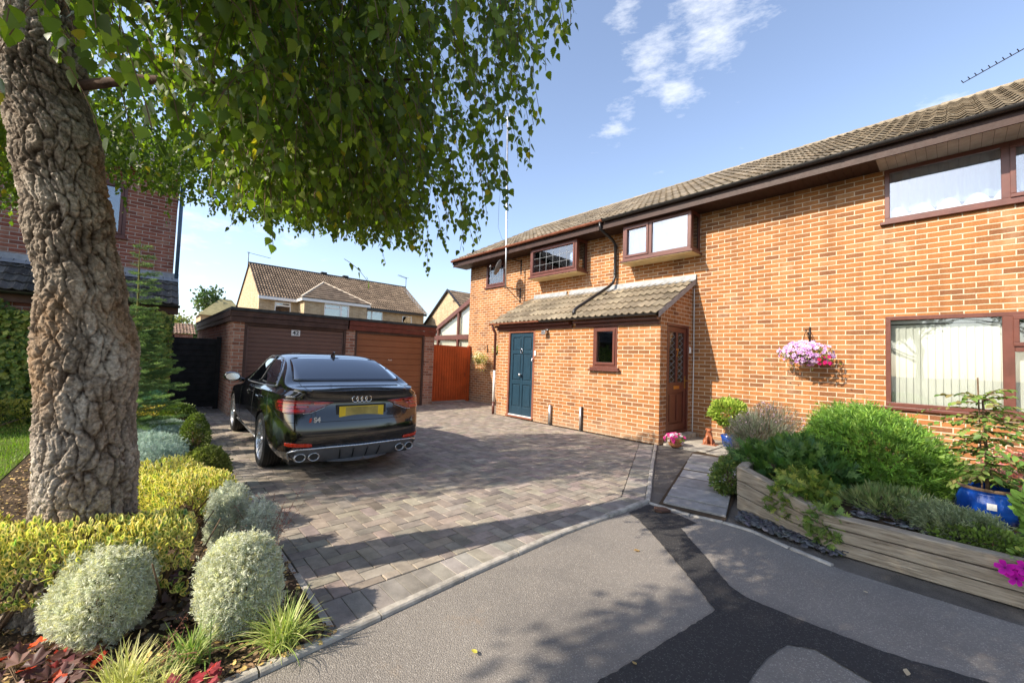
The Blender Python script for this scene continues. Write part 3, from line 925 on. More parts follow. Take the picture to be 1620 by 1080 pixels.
# ---- lean-to porch across both houses
YP = 6.8; FP = FY(YP); XL, XR = -8.0, -3.55
door1 = (-7.60, -6.67, .02, 2.13); pw = (-5.0, -4.43, 1.325, 2.135)
mb = MB(); wall(mb, FP, XL, XS, 0, 2.2, [door1], .12)
mb.poly([(XL, YP, 0), (XL, 8.1, 0), (XL, 8.1, 3.08), (XL, YP, 2.34)])
build('porch_wall', mb, M['brick'], hL)
FS = FX(XR); door2 = (7.05, 7.93, .14, 2.19)
mb = MB(); wall(mb, FP, XS, XR, 0, 2.34, [pw], .09); wall(mb, FS, YP, 8.098, 0, 2.2, [door2], .10)
mb.poly([(XR, YP, 2.2), (XR, 8.098, 2.2), (XR, 8.098, 3.07), (XR, YP, 2.34)])
build('porch_wall', mb, M['brick'], hR)
e2 = Vector((0, 6.60, 2.305)); t2 = Vector((0, 8.09, 3.12)); s2 = (t2-e2); S2 = s2.length; s2.normalize(); n2 = Vector((0, -s2.z, s2.y))
for root, xa, xb in ((hL, XL-.12, XS), (hR, XS, XR+.06)):
    mb = MB(); tiles(mb, lambda a, s, h: (xa+a, *(e2+s2*s+n2*h).yz), xb-xa, S2, .30, .33, [(.27, .225, .165), (.24, .20, .15), (.30, .255, .19)], roll=.040, lift=.040)
    mb.poly([(xa+.02, 6.62, 2.295), (xb-.02, 6.62, 2.295), (xb-.02, 8.09, 3.10), (xa+.02, 8.09, 3.10)], (.2, .17, .13))
    build('porch_roof', mb, M['tile'], root, color=True)
    fl = MB()
    n = max(1, round((xb-xa)/1.4))
    for i in range(n):
        a, b = xa+.1*(root is hL)+(xb-xa)*i/n, xa+(xb-xa)*(i+1)/n
        fl.poly([(a, 8.075, 3.24), (b+.01, 8.073, 3.24), (b+.01, 8.06, 3.14), (a, 8.062, 3.14)]); fl.poly([(a, 8.062, 3.14), (b+.01, 8.06, 3.14), (b+.01, 7.93, 3.085), (a, 7.932, 3.085)])
        fl.poly([(a, 8.099, 3.24), (b+.01, 8.099, 3.24), (b+.01, 8.073, 3.24), (a, 8.075, 3.24)])
    build('flashing', fl, M['lead'], root)
    fa = MB(); fa.box((xa+.1, 6.755, 2.14), (xb-(.06 if root is hR else 0), 6.79, 2.215)); fa.box((xa+.1, 6.66, 2.215), (xb-(.06 if root is hR else 0), 6.76, 2.27))
    build('porch_fascia', fa, M['upvc'], root, bevel=.004)
gutter(hL, -8.12, -6.35, 6.585, 2.315, 'brownp', rr=.04); gutter(hR, -6.34, XR+.04, 6.585, 2.315, 'blackp', rr=.04)
vg = MB(); a, b = e2+n2*-.01, t2+n2*-.01
vg.poly([(XR+.062, a.y, a.z-.06), (XR+.062, b.y, b.z-.06), (XR+.062, b.y, b.z+.05), (XR+.062, a.y, a.z+.05)]); vg.poly([(XR, a.y+.1, a.z-.02), (XR, b.y, b.z-.075), (XR+.062, b.y, b.z-.06), (XR+.062, a.y, a.z-.06)])
build('verge', vg, M['lead'], hR)
# downpipes
dp = MB(); dp.tube([(-5.42, 7.50, 4.60), (-5.42, 7.52, 4.44), (-5.36, 7.90, 4.28), (-5.34, 8.02, 4.18), (-5.34, 8.03, 3.42), (-5.36, 7.98, 3.27), (-5.40, 7.86, 3.16), (-5.44, 6.78, 2.56), (-5.44, 6.70, 2.50), (-5.44, 6.68, 2.36)], .034, 12)
for p in ((-5.34, 8.03, 4.12), (-5.34, 8.03, 3.5), (-5.44, 6.69, 2.45)): dp.tube([(p[0], p[1], p[2]-.03), (p[0], p[1], p[2]+.03)], .041, 12)
build('downpipe', dp, M['blackp'], hR, smooth=True)
dp = MB(); dp.tube([(-8.06, 6.62, 2.27), (-8.06, 6.68, 2.16), (-8.06, 6.74, 2.08), (-8.06, 6.75, 1.12)], .034, 12)
d_ = build('downpipe', dp, M['upvc'], hL, smooth=True)
dp = MB(); dp.tube([(-8.06, 6.75, .32), (-8.06, 6.75, 0)], .034, 12); build('pipe_foot', dp, M['upvc'], d_, smooth=True)
dp = MB(); dp.tube([(-8.06, 6.75, .30), (-8.06, 6.75, 1.14)], .0335, 12); build('white_pipe_section', dp, M['mastic'], d_, smooth=True)
cb = MB(); cb.tube([(-3.52, 8.085, 2.95), (-3.515, 8.09, 1.5), (-3.52, 8.085, .12)], .009, 6); build('cable', cb, M['mastic'], hR)

# blue panelled door
fr = MB(); a, b, c, d = door1
fr.box((a, c, -.10), (a+.055, d, .006), FP); fr.box((b-.055, c, -.10), (b, d, .006), FP); fr.box((a+.055, d-.05, -.10), (b-.055, d, .004), FP); fr.box((a, c, -.10), (b, c+.035, .045), FP)
dfr = build('door_frame', fr, M['brownp'], hL, bevel=.003)
st = MB(); st.box((a+.06, c+.036, -.05), (b-.06, c+.055, .0), FP); build('threshold', st, M['white'], dfr)
dd = MB(); A, B, C_, D = a+.058, b-.058, c+.057, d-.052
W_ = B-A; mid = (A+B)/2
stile = .085; rails = [C_, C_+.20, C_+.74, C_+.83, C_+1.50, C_+1.585, C_+1.93-.04, D]
us = [A, A+stile, mid-.04, mid+.04, B-stile, B]
dd.box((A, C_, -.075), (B, D, -.05), FP)
for (x0, x1) in ((us[0], us[1]), (us[2], us[3]), (us[4], us[5])): dd.box((x0, C_, -.05), (x1, D, -.03), FP)
vz = [(C_, C_+.20), (C_+.74, C_+.84), (C_+1.48, C_+1.57), (D-.11, D)]
for z0, z1 in vz:
    for (x0, x1) in ((us[1], us[2]), (us[3], us[4])): dd.box((x0, z0, -.05), (x1, z1, -.031), FP)
for i in range(3):
    z0, z1 = vz[i][1]+.022, vz[i+1][0]-.022
    for (x0, x1) in ((us[1]+.022, us[2]-.022), (us[3]+.022, us[4]-.022)): dd.box((x0, z0, -.05), (x1, z1, -.036), FP)
dr = build('door', dd, M['teal'], hL, bevel=.006)
kn = MB()
kn.lathe([(0, .0), (.02, .0), (.022, .03), (.034, .045), (.036, .06), (.025, .075), (0, .08)], lambda x, y, h: FP(mid-.01+x, 1.055+y, -.03+h), 20); build('door_knob', kn, M['chrome'], dr, smooth=True)
kn = MB(); kn.tube([FP(mid+.036*math.cos(q), 1.63+.05*math.sin(q), -.012) for q in [2*PI*i/20 for i in range(20)]], .010, 8, closed=True); kn.box((mid-.012, 1.67, -.03), (mid+.012, 1.70, -.005), FP); build('door_knocker', kn, M['chrome'], dr, smooth=True)
kn = MB(); kn.box((b+.0, 1.52, .002), (b+.05, 1.64, .025), FP); build('doorbell', kn, M['white'], hL, bevel=.004)
kn = MB(); kn.tube([FP(b-.04, 1.45, .0), FP(b-.04, 1.45, .045), FP(b-.04, 1.40, .06)], .012, 8); build('door_latch', kn, M['chrome'], dr)
# porch window
wd = window(hR, FP, *pw, [(.06, .51, .06, .75, True)], glass='glass', t=.05, proud=.01)
sk = MB(); sk.box((pw[0]-.08, pw[2]-.075, -.04), (pw[1]+.08, pw[2]-.046, .075), FP); build('sill_nosing', sk, M['upvc'], wd, bevel=.006)
bt = MB(); bt.lathe([(0, 0), (.055, 0), (.06, .02), (.05, .2), (.035, .28), (.03, .33), (0, .33)], lambda x, y, h: (-4.58+x, 6.99+y*.6, 1.38+h), 16)
o = build('bottle', bt, plain('pale_blue_plastic', (.22, .50, .62), .35, .5, nscale=14, namp=.6), None, smooth=True, origin=(-4.58, 6.99, 1.38)); tag(o, 'pale blue bottle standing inside the small porch window', 'bottle')
# security light
sl_ = MB(); sl_.box((-6.33, 2.10, .0), (-6.25, 2.17, .03), FP); sl_.tube([FP(-6.29, 2.12, .02), FP(-6.29, 2.10, .09)], .012, 8); sl_.box((-6.36, 2.04, .06), (-6.24, 2.12, .13), lambda a, b, d: FP(a, b-(d-.06)*.5, d))
o = build('security_light', sl_, M['silver'], None, bevel=.006, origin=(-6.29, 6.8, 2.1)); tag(o, 'small security lamp fixed under the porch fascia beside the blue door', 'lamp')
# brown glazed side door
a, b, c, d = door2
fr = MB(); frame_bars(fr, FS, a, b, c, d, .05, -.09, .006); dfr = build('door_frame', fr, M['wood_r'], hR, bevel=.003)
A, B, C_, D = a+.052, b-.052, c+.052, d-.052; mid = (A+B)/2
dd = MB(); dd.box((A, C_, -.07), (A+.09, D, -.02), FS); dd.box((B-.09, C_, -.07), (B, D, -.02), FS); dd.box((A+.09, D-.10, -.07), (B-.09, D, -.021), FS)
dd.box((A+.09, C_, -.07), (B-.09, C_+.13, -.021), FS); dd.box((A+.09, C_+.72, -.07), (B-.09, C_+.90, -.021), FS); dd.box((mid-.035, C_+.90, -.07), (mid+.035, D-.10, -.021), FS)
dd.box((A+.09, C_+.13, -.07), (B-.09, C_+.72, -.045), FS)
for (x0, x1) in ((A+.13, mid-.03), (mid+.03, B-.13)): dd.box((x0, C_+.18, -.045), (x1, C_+.67, -.03), FS)
dr = build('door', dd, M['wood_r'], hR, bevel=.005)
for (x0, x1) in ((A+.09, mid-.035), (mid+.035, B-.09)):
    gl = MB(); gl.box((x0, C_+.90, -.05), (x1, D-.10, -.043), FS); build('pane', gl, M['glass'], dr)
    ld = MB()
    for k in range(9):
        z = C_+.95+k*.115; cx = (x0+x1)/2; w2 = (x1-x0)/2-.02
        ld.tube([FS(cx, z-.057, -.041), FS(cx+w2, z, -.041), FS(cx, z+.057, -.041), FS(cx-w2, z, -.041)], .004, 4, closed=True)
    build('leading', ld, M['lead'], dr)
bk = MB(); bk.box((A, C_, -.085), (B, D, -.075), FS); build('backing', bk, plain('frosted_glass', (.20, .20, .19), .5, .4, nscale=30, namp=.5), dr)
lb = MB(); lb.box((mid-.03-.09, C_+.775, -.02), (mid-.03+.13, C_+.835, -.012), FS); build('letterbox', lb, M['brass'], dr, bevel=.003)
hd = MB(); hd.box((B-.07, C_+.78, -.02), (B-.035, C_+1.02, -.012), FS); hd.tube([FS(B-.052, C_+.93, -.01), FS(B-.052, C_+.93, .035), FS(B-.15, C_+.93, .04)], .01, 8); build('door_handle', hd, M['brass'], dr)


def text(parent, s, size, F, u_, v_, d_, mat, name='number', bold=.0, ext=.002, shear=0):
    cu = bpy.data.curves.new(name, 'FONT'); cu.body = s; cu.size = size; cu.align_x = 'CENTER'; cu.align_y = 'CENTER'; cu.extrude = ext; cu.offset = bold; cu.shear = shear
    ob = bpy.data.objects.new(name, cu); C.objects.link(ob)
    dg = bpy.context.evaluated_depsgraph_get(); me = bpy.data.meshes.new_from_object(ob.evaluated_get(dg))
    bpy.data.objects.remove(ob)
    o0 = root_loc(parent)
    for v in me.vertices:
        x, y, z = v.co
        v.co = Vector(F(u_+x, v_+y, d_+z))-o0
    me.materials.clear()
    return link(name, me, M[mat], parent)


text(dr, '7', .21, FS, mid, C_+1.45, -.014, 'brass', 'door_number', .004)
db = MB(); db.box((b-.005+.03, 1.66, 0), (b+.065, 1.78, .025), FS); build('doorbell', db, M['white'], hR, bevel=.004)
sp = MB(); sp.box((XR+.001, 7.0, 0), (XR+.16, 7.97, .135)); build('door_step', sp, M['lime'], hR, bevel=.008)

# ---- garages
def garage(label, y0, y1, dy0, dy1, hb, fasc, slat, smat, fy0, fy1):
    g = thing('garage', label, 'garage', (-10.5, (y0+y1)/2, 0), 'flat roofed garages'); X = -10.5; F = FX(X)
    mb = MB(); wall(mb, F, y0, y1, 0, 2.05, [(dy0-.055, dy1+.055, 0, 2.05)], .1)
    XB = -18.3
    mb.poly([(X, y0, 0), (XB, y0, 0), (XB, y0, 2.1), (X, y0, 2.1)]); mb.poly([(X, y1, 0), (XB, y1, 0), (XB, y1, 2.1), (X, y1, 2.1)]); mb.poly([(XB, y0, 0), (XB, y1, 0), (XB, y1, 2.1), (XB, y0, 2.1)])
    build('wall', mb, M['brick_g'], g)
    rf = MB(); rf.box((XB-.05, fy0, 2.28), (X+.085, fy1, 2.345)); build('roof', rf, M['felt'], g)
    fa = MB(); fa.box((X+.005, fy0+.02, 2.03), (X+.045, fy1-.012, 2.15)); fa.box((X+.005, fy0+.02, 2.155), (X+.06, fy1-.012, 2.279))
    if y0 < 2: fa.box((XB, y0-.05, 2.05), (X+.004, y0-.008, 2.15)); fa.box((XB, y0-.065, 2.155), (X+.004, y0-.009, 2.279))
    build('fascia', fa, M[fasc], g, bevel=.004)
    fr = MB(); fr.box((dy0-.054, 0, -.09), (dy0, 2.03, .004), F); fr.box((dy1, 0, -.09), (dy1+.054, 2.03, .004), F); fr.box((dy0, 1.975, -.09), (dy1, 2.03, .003), F)
    build('door_frame', fr, M['fasciag'], g, bevel=.003)
    dm = MB(); n = round(1.95/slat); dm.box((dy0+.004, .02, -.075), (dy1-.004, 1.972, -.062), F)
    for i in range(n):
        z0 = .03+i*1.94/n; z1 = z0+1.94/n
        k = len(dm.v)
        for yy in (dy0+.03, dy1-.03):
            for (v_, d_) in ((z0+.004, -.062), (z0+.012, -.050), (z1-.014, -.044), (z1-.006, -.062)): dm.vert(F(yy, v_, d_))
        for j in range(3): dm.f.append((k+j, k+4+j, k+5+j, k+1+j))
    for (x0, x1) in ((dy0+.004, dy0+.03), (dy1-.03, dy1-.004)): dm.box((x0, .02, -.062), (x1, 1.972, -.042), F)
    dr = build('garage_door', dm, M[smat], g)
    return g, dr, F


g1, gd1, FG = garage('dark brown garage numbered 42 behind the parked car', 1.41, 3.93, 1.67, 3.76, 0, 'fasciag', .092, 'shed_d', 1.34, 3.85)
pl = MB(); pl.box((2.555, 1.80, -.045), (2.745, 1.935, -.036), FG); pl_ = build('number_plate', pl, M['white'], gd1, bevel=.002)
text(pl_, '42', .135, FG, 2.65, 1.868, -.0345, 'blackp', 'number', .003)
g2, gd2, FG = garage('chestnut brown garage next to the red wooden gate', 3.932, 6.41, 4.10, 6.03, 0, 'fasciar', .157, 'shed_l', 3.853, 6.44)
hd = MB(); hd.box((4.98, 1.27, -.045), (5.10, 1.30, -.015), FG); hd.tube([FG(5.0, 1.285, -.04), FG(5.0, 1.285, -.01)], .012, 8); build('door_handle', hd, M['chrome'], gd2)
# black close-boarded gate between neighbour and garage
bg = thing('wooden_gate', 'black horizontal boarded gate between the neighbouring house and the garage', 'gate', (-12, .95, 0))
mb = MB(); F = FX(-12.0)
for i in range(12):
    z = .06+i*.133; mb.box((.46, z, -.01), (1.33, z+.145, .012), lambda a, b, d, z=z: F(a, b, d+(z+.14-b)*.12+random.gauss(0, .0004)))
build('boards', mb, M['blackwood'], bg, bevel=.002)
for y in (.42, 1.30): mb = MB(); mb.box((y, 0, -.05), (y+.09, 1.72, .03), F); build('post', mb, M['blackwood'], bg, bevel=.004)
# red gate
rg_ = thing('wooden_gate', 'bright red-brown vertical boarded gate between garage and house corner', 'gate', (-10.95, 7.3, 0))
mb = MB(); F = FX(-10.95); y = 6.62; i = 0
while y < 7.96:
    mb.box((y+.004, .04, -.004*(i % 2)), (min(y+.088, 7.97), 1.80-.012*(y-6.6), .02), F); y += .092; i += 1
mb.box((6.62, .1, -.03), (7.97, 1.7, -.005), F)
bd = build('boards', mb, M['gatered'], rg_, bevel=.003)
hd = MB(); hd.tube([F(7.86, .92, .02), F(7.86, .92, .06), F(7.86, .80, .06)], .008, 6); build('latch', hd, M['iron'], bd)
for y in (6.52, 7.985): mb = MB(); mb.box((y, 0, -.05), (y+.09, 1.82, .035), F); build('post', mb, M['gatered'], rg_, bevel=.004)

# ---- neighbour house at left
nb = thing('neighbour_house', 'red brick house on the left with a tiled lean-to, partly behind the birch trunk', 'house', (-11.8, .4, 0)); FN = FX(-11.8)
nw = (-1.75, -.42, 3.70, 4.85)
mb = MB(); wall(mb, FN, -9, .40, 2.3, 5.25, [nw], .1)
mb.poly([(-11.8, .4, 0), (-19, .4, 0), (-19, .4, 5.25), (-15.4, .4, 7.1), (-11.8, .4, 5.25)]); mb.poly([(-11.8, -9, 0), (-19, -9, 0), (-19, -9, 5.25), (-15.4, -9, 7.1), (-11.8, -9, 5.25)])
wall(mb, FX(-11.05), -9, .44, 0, 2.28); mb.poly([(-11.05, .44, 0), (-11.8, .44, 0), (-11.8, .44, 2.9), (-11.05, .44, 2.28)])
build('wall', mb, M['brick_n'], nb)
mb = MB()
tiles(mb, lambda a, s, h: (-11.35-s*.86, -9.2+a, 5.1+s*.5+h), 9.8, 4.6, .30, .34, [(.12, .11, .105), (.10, .095, .09)], roll=.02, lift=.03)
mb.poly([(-15.3, -9.2, 7.4), (-15.3, .6, 7.4), (-19.4, .6, 5.1), (-19.4, -9.2, 5.1)], (.1, .1, .1))
build('roof', mb, M['tile'], nb, color=True)
mb = MB(); q = Vector((-.85, 0, .62)); ql = q.length; q.normalize(); qn = Vector((.59, 0, .81))
tiles(mb, lambda a, s, h: tuple(Vector((-10.93, -9.1+a, 2.33))+q*s+qn*h), 9.6, ql, .30, .26, [(.095, .09, .088), (.12, .115, .11), (.08, .078, .075)], roll=.03, lift=.028)
mb.poly([(-10.97, -9.1, 2.3), (-10.97, .5, 2.3), (-11.8, .5, 2.92), (-11.8, -9.1, 2.92)], (.1, .1, .1))
build('lean_to_roof', mb, M['tile'], nb, color=True)
fl = MB(); fl.poly([(-11.78, -9, 3.08), (-11.78, .5, 3.08), (-11.76, .5, 2.97), (-11.76, -9, 2.97)]); fl.poly([(-11.76, -9, 2.97), (-11.76, .5, 2.97), (-11.6, .5, 2.88), (-11.6, -9, 2.88)]); build('flashing', fl, M['lead'], nb)
gutter(nb, -9.1, .52, -10.9, 2.30, 'blackp', axis='y')
fa = MB(); fa.box((-11.04, -9, 2.12), (-10.98, .5, 2.27)); build('fascia', fa, M['fasciag'], nb)
dp = MB(); dp.tube([(-11.77, .46, 2.97), (-11.77, .46, 5.1)], .035, 10); build('downpipe', dp, plain('blue_grey_pipe', (.05, .10, .16), .4, .5), nb, smooth=True)
window(nb, FN, *nw, [(.07, 1.26, .07, 1.08, True)], glass='glassr')

# ---- conservatory beyond the red gate
cv = thing('conservatory', 'white glazed conservatory with red-brown frame beyond the red gate', 'conservatory', (-12.8, 8.6, 0))
FC = FY(8.6); zt = lambda x: 3.70+(x+11.12)*.43
mb = MB(); mb.box((-14.7, 2.08, -.03), (-11.13, 2.26, .05), FC)
mb.prism([(-14.75, zt(-14.75)-.07), (-11.13, zt(-11.13)-.07), (-11.13, zt(-11.13)+.10), (-14.75, zt(-14.75)+.10)], -.03, .07, FC)
for x in (-14.66, -13.78, -12.42): mb.box((x-.05, 0, -.03), (x+.05, zt(x)-.07, .055), FC)
mb.box((-14.7, .6, -.03), (-11.13, .7, .045), FC)
mb.box((-14.7, 8.65, 0), (-14.62, 11, 2.15)); mb.box((-14.7, 10.9, 0), (-11.13, 11, 2.15))
build('frame', mb, M['upvc'], cv, bevel=.004)
mb = MB(); mb.poly([FC(-14.65, 0, -.01), FC(-11.13, 0, -.01), FC(-11.13, zt(-11.13), -.01), FC(-14.65, zt(-14.65), -.01)]); build('pane', mb, M['glass'], cv)
mb = MB(); mb.poly([FC(-14.65, 0, -.10), FC(-11.13, 0, -.10), FC(-11.13, zt(-11.13), -.10), FC(-14.65, zt(-14.65), -.10)]); build('blind', mb, M['blind'], cv)
mb = MB(); mb.poly([(-14.75, 8.53, zt(-14.75)+.10), (-11.13, 8.53, zt(-11.13)+.10), (-11.13, 11.05, zt(-11.13)+.10), (-14.75, 11.05, zt(-14.75)+.10)]); build('roof', mb, M['white'], cv)

# ---- far houses
fh = thing('far_house', 'long buff brick house with a tiled roof seen above the garages', 'house', (-30, 11, 0))
F3 = FX(-30.0); Y0, Y1 = 5.3, 17.2
w1 = (6.2, 7.15, 3.9, 4.68); w3 = (12.35, 13.6, 3.7, 4.75); w4 = (15.25, 16.1, 3.7, 4.62)
mb = MB(); wall(mb, F3, Y0, Y1, 0, 4.95, [w1, w3, w4], .1)
for y in (Y0, Y1): mb.poly([(-30, y, 0), (-38, y, 0), (-38, y, 4.95), (-34, y, 7.5), (-30, y, 4.95)])
F4 = FX(-28.6); w2 = (8.85, 10.5, 3.72, 4.78)
wall(mb, F4, 7.6, 11.75, 0, 4.9, [w2], .1); mb.poly([(-28.6, 7.6, 0), (-30, 7.6, 0), (-30, 7.6, 4.9), (-28.6, 7.6, 4.9)]); mb.poly([(-28.6, 11.75, 0), (-30, 11.75, 0), (-30, 11.75, 4.9), (-28.6, 11.75, 4.9)])
build('wall', mb, M['brick_y'], fh)
FT = [(.165, .125, .095), (.19, .145, .11), (.145, .11, .085)]
mb = MB(); q = Vector((-4.1, 0, 2.68)); ql = q.length; q.normalize(); qn = Vector((q.z, 0, -q.x))
tiles(mb, lambda a, s, h: tuple(Vector((-29.75, Y0-.1+a, 4.92))+q*s+qn*h), Y1-Y0+.3, ql, .34, .36, FT, roll=.06, lift=.05, nseg=8)
mb.poly([(-33.9, Y0-.1, 7.6), (-33.9, Y1+.2, 7.6), (-38.3, Y1+.2, 4.8), (-38.3, Y0-.1, 4.8)], FT[0])
rf = build('roof', mb, M['tile'], fh, color=True)
rd = MB(); rd.tube([(-33.9, Y0-.1, 7.62), (-33.9, Y1+.2, 7.62)], .12, 8); build('ridge_tiles', rd, M['felt'], rf)
for y in (10.3, 12.0): rv = MB(); rv.box((-34.05, y-.22, 7.7), (-33.75, y+.22, 7.84)); build('ridge_vent', rv, M['felt'], rf, bevel=.03)
# hipped roof of the projecting bay
mb = MB(); E0, E1 = Vector((-28.4, 7.35, 4.98)), Vector((-28.4, 12.0, 4.98)); AP = Vector((-31.2, 9.5, 6.55)); A2 = Vector((-30.9, 9.5, 6.5))
def tri_tiles(P0, P1, A):
    e = (P1-P0); L_ = e.length; e.normalize(); h = (A-P0); t0 = h.dot(e); s_ = h-e*t0; S = s_.length; s_.normalize(); n = e.cross(s_)
    if n.z < 0: n = -n
    tw, th = .34, .36; nr = round(S/th); th = S/nr
    for r_ in range(nr):
        fa_, fb_ = r_/nr, (r_+1)/nr; x0, x1 = t0*(fa_+fb_)/2, L_-(L_-t0)*(fa_+fb_)/2; nc = max(1, round((x1-x0)/tw))
        for c in range(nc):
            k = math.exp(random.gauss(0, .12)); col = tuple(v*k for v in random.choice(FT)); k0 = len(mb.v)
            for i in range(5):
                a = x0+(x1-x0)*(c+i/4)/nc; p = .06*(math.sin(i/4*4*PI)*.5+.5)
                for s, h_ in ((r_*th-.03, p), (r_*th-.03, p+.05), ((r_+1)*th, p+.004)): mb.vert(P0+e*a+s_*s+n*h_, col)
            for i in range(4): q_ = k0+i*3; mb.f.append((q_, q_+3, q_+4, q_+1)); mb.f.append((q_+1, q_+4, q_+5, q_+2))
    mb.poly([P0-n*.02, P1-n*.02, A-n*.02], FT[0])
tri_tiles(E0, E1, AP)
B0 = Vector((-30.2, 7.35, 4.98)); mb.poly([E0, B0, AP], FT[0]); B1 = Vector((-30.2, 12.0, 4.98)); mb.poly([E1, B1, AP], FT[0])
bf = build('bay_roof', mb, M['tile'], fh, color=True)
hp = MB(); hp.tube([E0, AP], .09, 6); hp.tube([E1, AP], .09, 6); build('hip_tiles', hp, M['render'], bf)
fa = MB(); fa.box((-29.75, Y0-.1, 4.74), (-29.68, 7.5, 4.93)); fa.box((-28.5, 7.4, 4.78), (-28.42, 11.95, 4.98)); fa.box((-29.8, 7.4, 4.78), (-28.5, 7.46, 4.98)); build('fascia', fa, M['white'], fh)
fa = MB(); fa.box((-29.75, 12.0, 4.74), (-29.68, Y1+.1, 4.93)); build('gutter', fa, M['blackp'], fh)
window(fh, F3, *w1, [(.06, .89, .06, .5, False), (.06, .89, .56, .72, True)], mat='white', glass='glassr', t=.05)
window(fh, F4, *w2, [(.06, 1.05, .06, .72, False), (.06, 1.05, .78, 1.0, True), (1.12, 1.59, .06, 1.0, True)], mat='white', glass='glassr', t=.05, curtain=blinds)
window(fh, F3, *w3, [(.06, .35, .06, .99, False), (.42, 1.19, .06, .99, False)], mat='white', glass='glassr', t=.05, curtain=blinds)
window(fh, F3, *w4, [(.06, .79, .06, .86, False)], mat='white', glass='glassr', t=.05)


def yagi(root_name, label, x, y, z0, z1, dirv, n, L_, mat='galv', elem=.35, rad=.012):
    t = thing(root_name, label, 'aerial', (x, y, z0))
    mb = MB(); mb.tube([(x, y, z0), (x, y, z1)], rad, 8); build('mast', mb, M[mat], t, smooth=True)
    d = Vector(dirv).normalized(); p0 = Vector((x, y, z1-.06))-d*.12; mb = MB(); mb.tube([p0, p0+d*L_], rad*.6, 6); s = d.cross(Vector((0, 0, 1))).normalized()
    for i in range(n):
        p = p0+d*(L_*(i+.5)/n); e = elem*(1-.25*i/n); mb.tube([p-s*e/2, p+s*e/2], rad*.35, 5)
    build('aerial_boom', mb, M[mat], t); return t


yagi('roof_aerial', 'small aerial on the right end of the distant buff house', -34, 17.5, 6.9, 8.6, (.3, -1, .1), 6, 1.1, 'blackp', .6, .03)
yagi('roof_aerial', 'bent wire aerial on the left gable of the distant buff house', -34, 5.2, 7.3, 8.45, (.1, 1, -.12), 5, 1.5, 'blackp', .25, .025)
g2h = thing('far_house', 'buff brick gable end with a dark tiled roof beyond the conservatory', 'house', (-27.6, 18, 0))
mb = MB(); mb.poly([(-31.1, 18, 0), (-24.1, 18, 0), (-24.1, 18, 4.1), (-27.6, 18, 6.75), (-31.1, 18, 4.1)]); mb.poly([(-24.1, 18, 0), (-24.1, 30, 0), (-24.1, 30, 4.1), (-24.1, 18, 4.1)]); build('wall', mb, M['brick_y'], g2h)
mb = MB(); q = Vector((-3.75, 0, 2.85)); ql = q.length; q.normalize(); qn = Vector((q.z, 0, -q.x))
tiles(mb, lambda a, s, h: tuple(Vector((-23.9, 17.85+a, 3.98))+q*s+qn*h), 12, ql, .34, .36, FT, roll=.05, lift=.04, nseg=8)
mb.poly([(-27.6, 17.85, 6.86), (-27.6, 30, 6.86), (-31.4, 30, 3.95), (-31.4, 17.85, 3.95)], FT[0]); build('roof', mb, M['tile'], g2h, color=True)
bb = MB()
for a, b in (((-31.5, 3.9), (-27.6, 6.9)), ((-23.8, 3.9), (-27.6, 6.9))): bb.prism([(a[0], a[1]-.12), (b[0], b[1]-.14), (b[0], b[1]+.02), (a[0], a[1]+.04)], 17.82, 17.9, lambda x, z, y: (x, y, z))
build('bargeboard', bb, M['blackp'], g2h)
for x, z in ((-26.9, 4.9), (-26.9, 5.9)): vt = MB(); vt.tube([(x, 17.95, z), (x+.25, 17.9, z), (x+.25, 17.9, z-.2)], .03, 5); build('wall_bracket', vt, M['blackp'], g2h)
lh = thing('far_house', 'low roof of a distant bungalow just over the black gate', 'house', (-33, 1.6, 0))
mb = MB(); mb.box((-36, 0.2, 0), (-32, 2.25, 2.3)); build('wall', mb, M['brick_n'], lh)
mb = MB(); tiles(mb, lambda a, s, h: (-31.8-s*.9, .1+a, 2.3+s*.32+h), 2.25, 2.2, .34, .36, [(.22, .15, .12), (.25, .17, .14)], roll=.04, lift=.04, nseg=8); build('roof', mb, M['tile'], lh, color=True)
hl = thing('far_house', 'low tiled roof end poking out left of the distant buff house', 'house', (-40, 4.6, 0))
mb = MB(); mb.box((-44, 3.2, 0), (-40, 6, 4.2)); build('wall', mb, M['brick_y'], hl)
mb = MB(); mb.poly([(-39.8, 3.0, 4.1), (-39.8, 6.2, 4.1), (-42, 5.4, 5.7), (-42, 4.6, 5.7)], (.3, .27, .15)); mb.poly([(-39.8, 3.0, 4.1), (-42, 4.6, 5.7), (-44, 3, 4.1)], (.3, .27, .15)); build('roof', mb, M['tile'], hl, color=True)


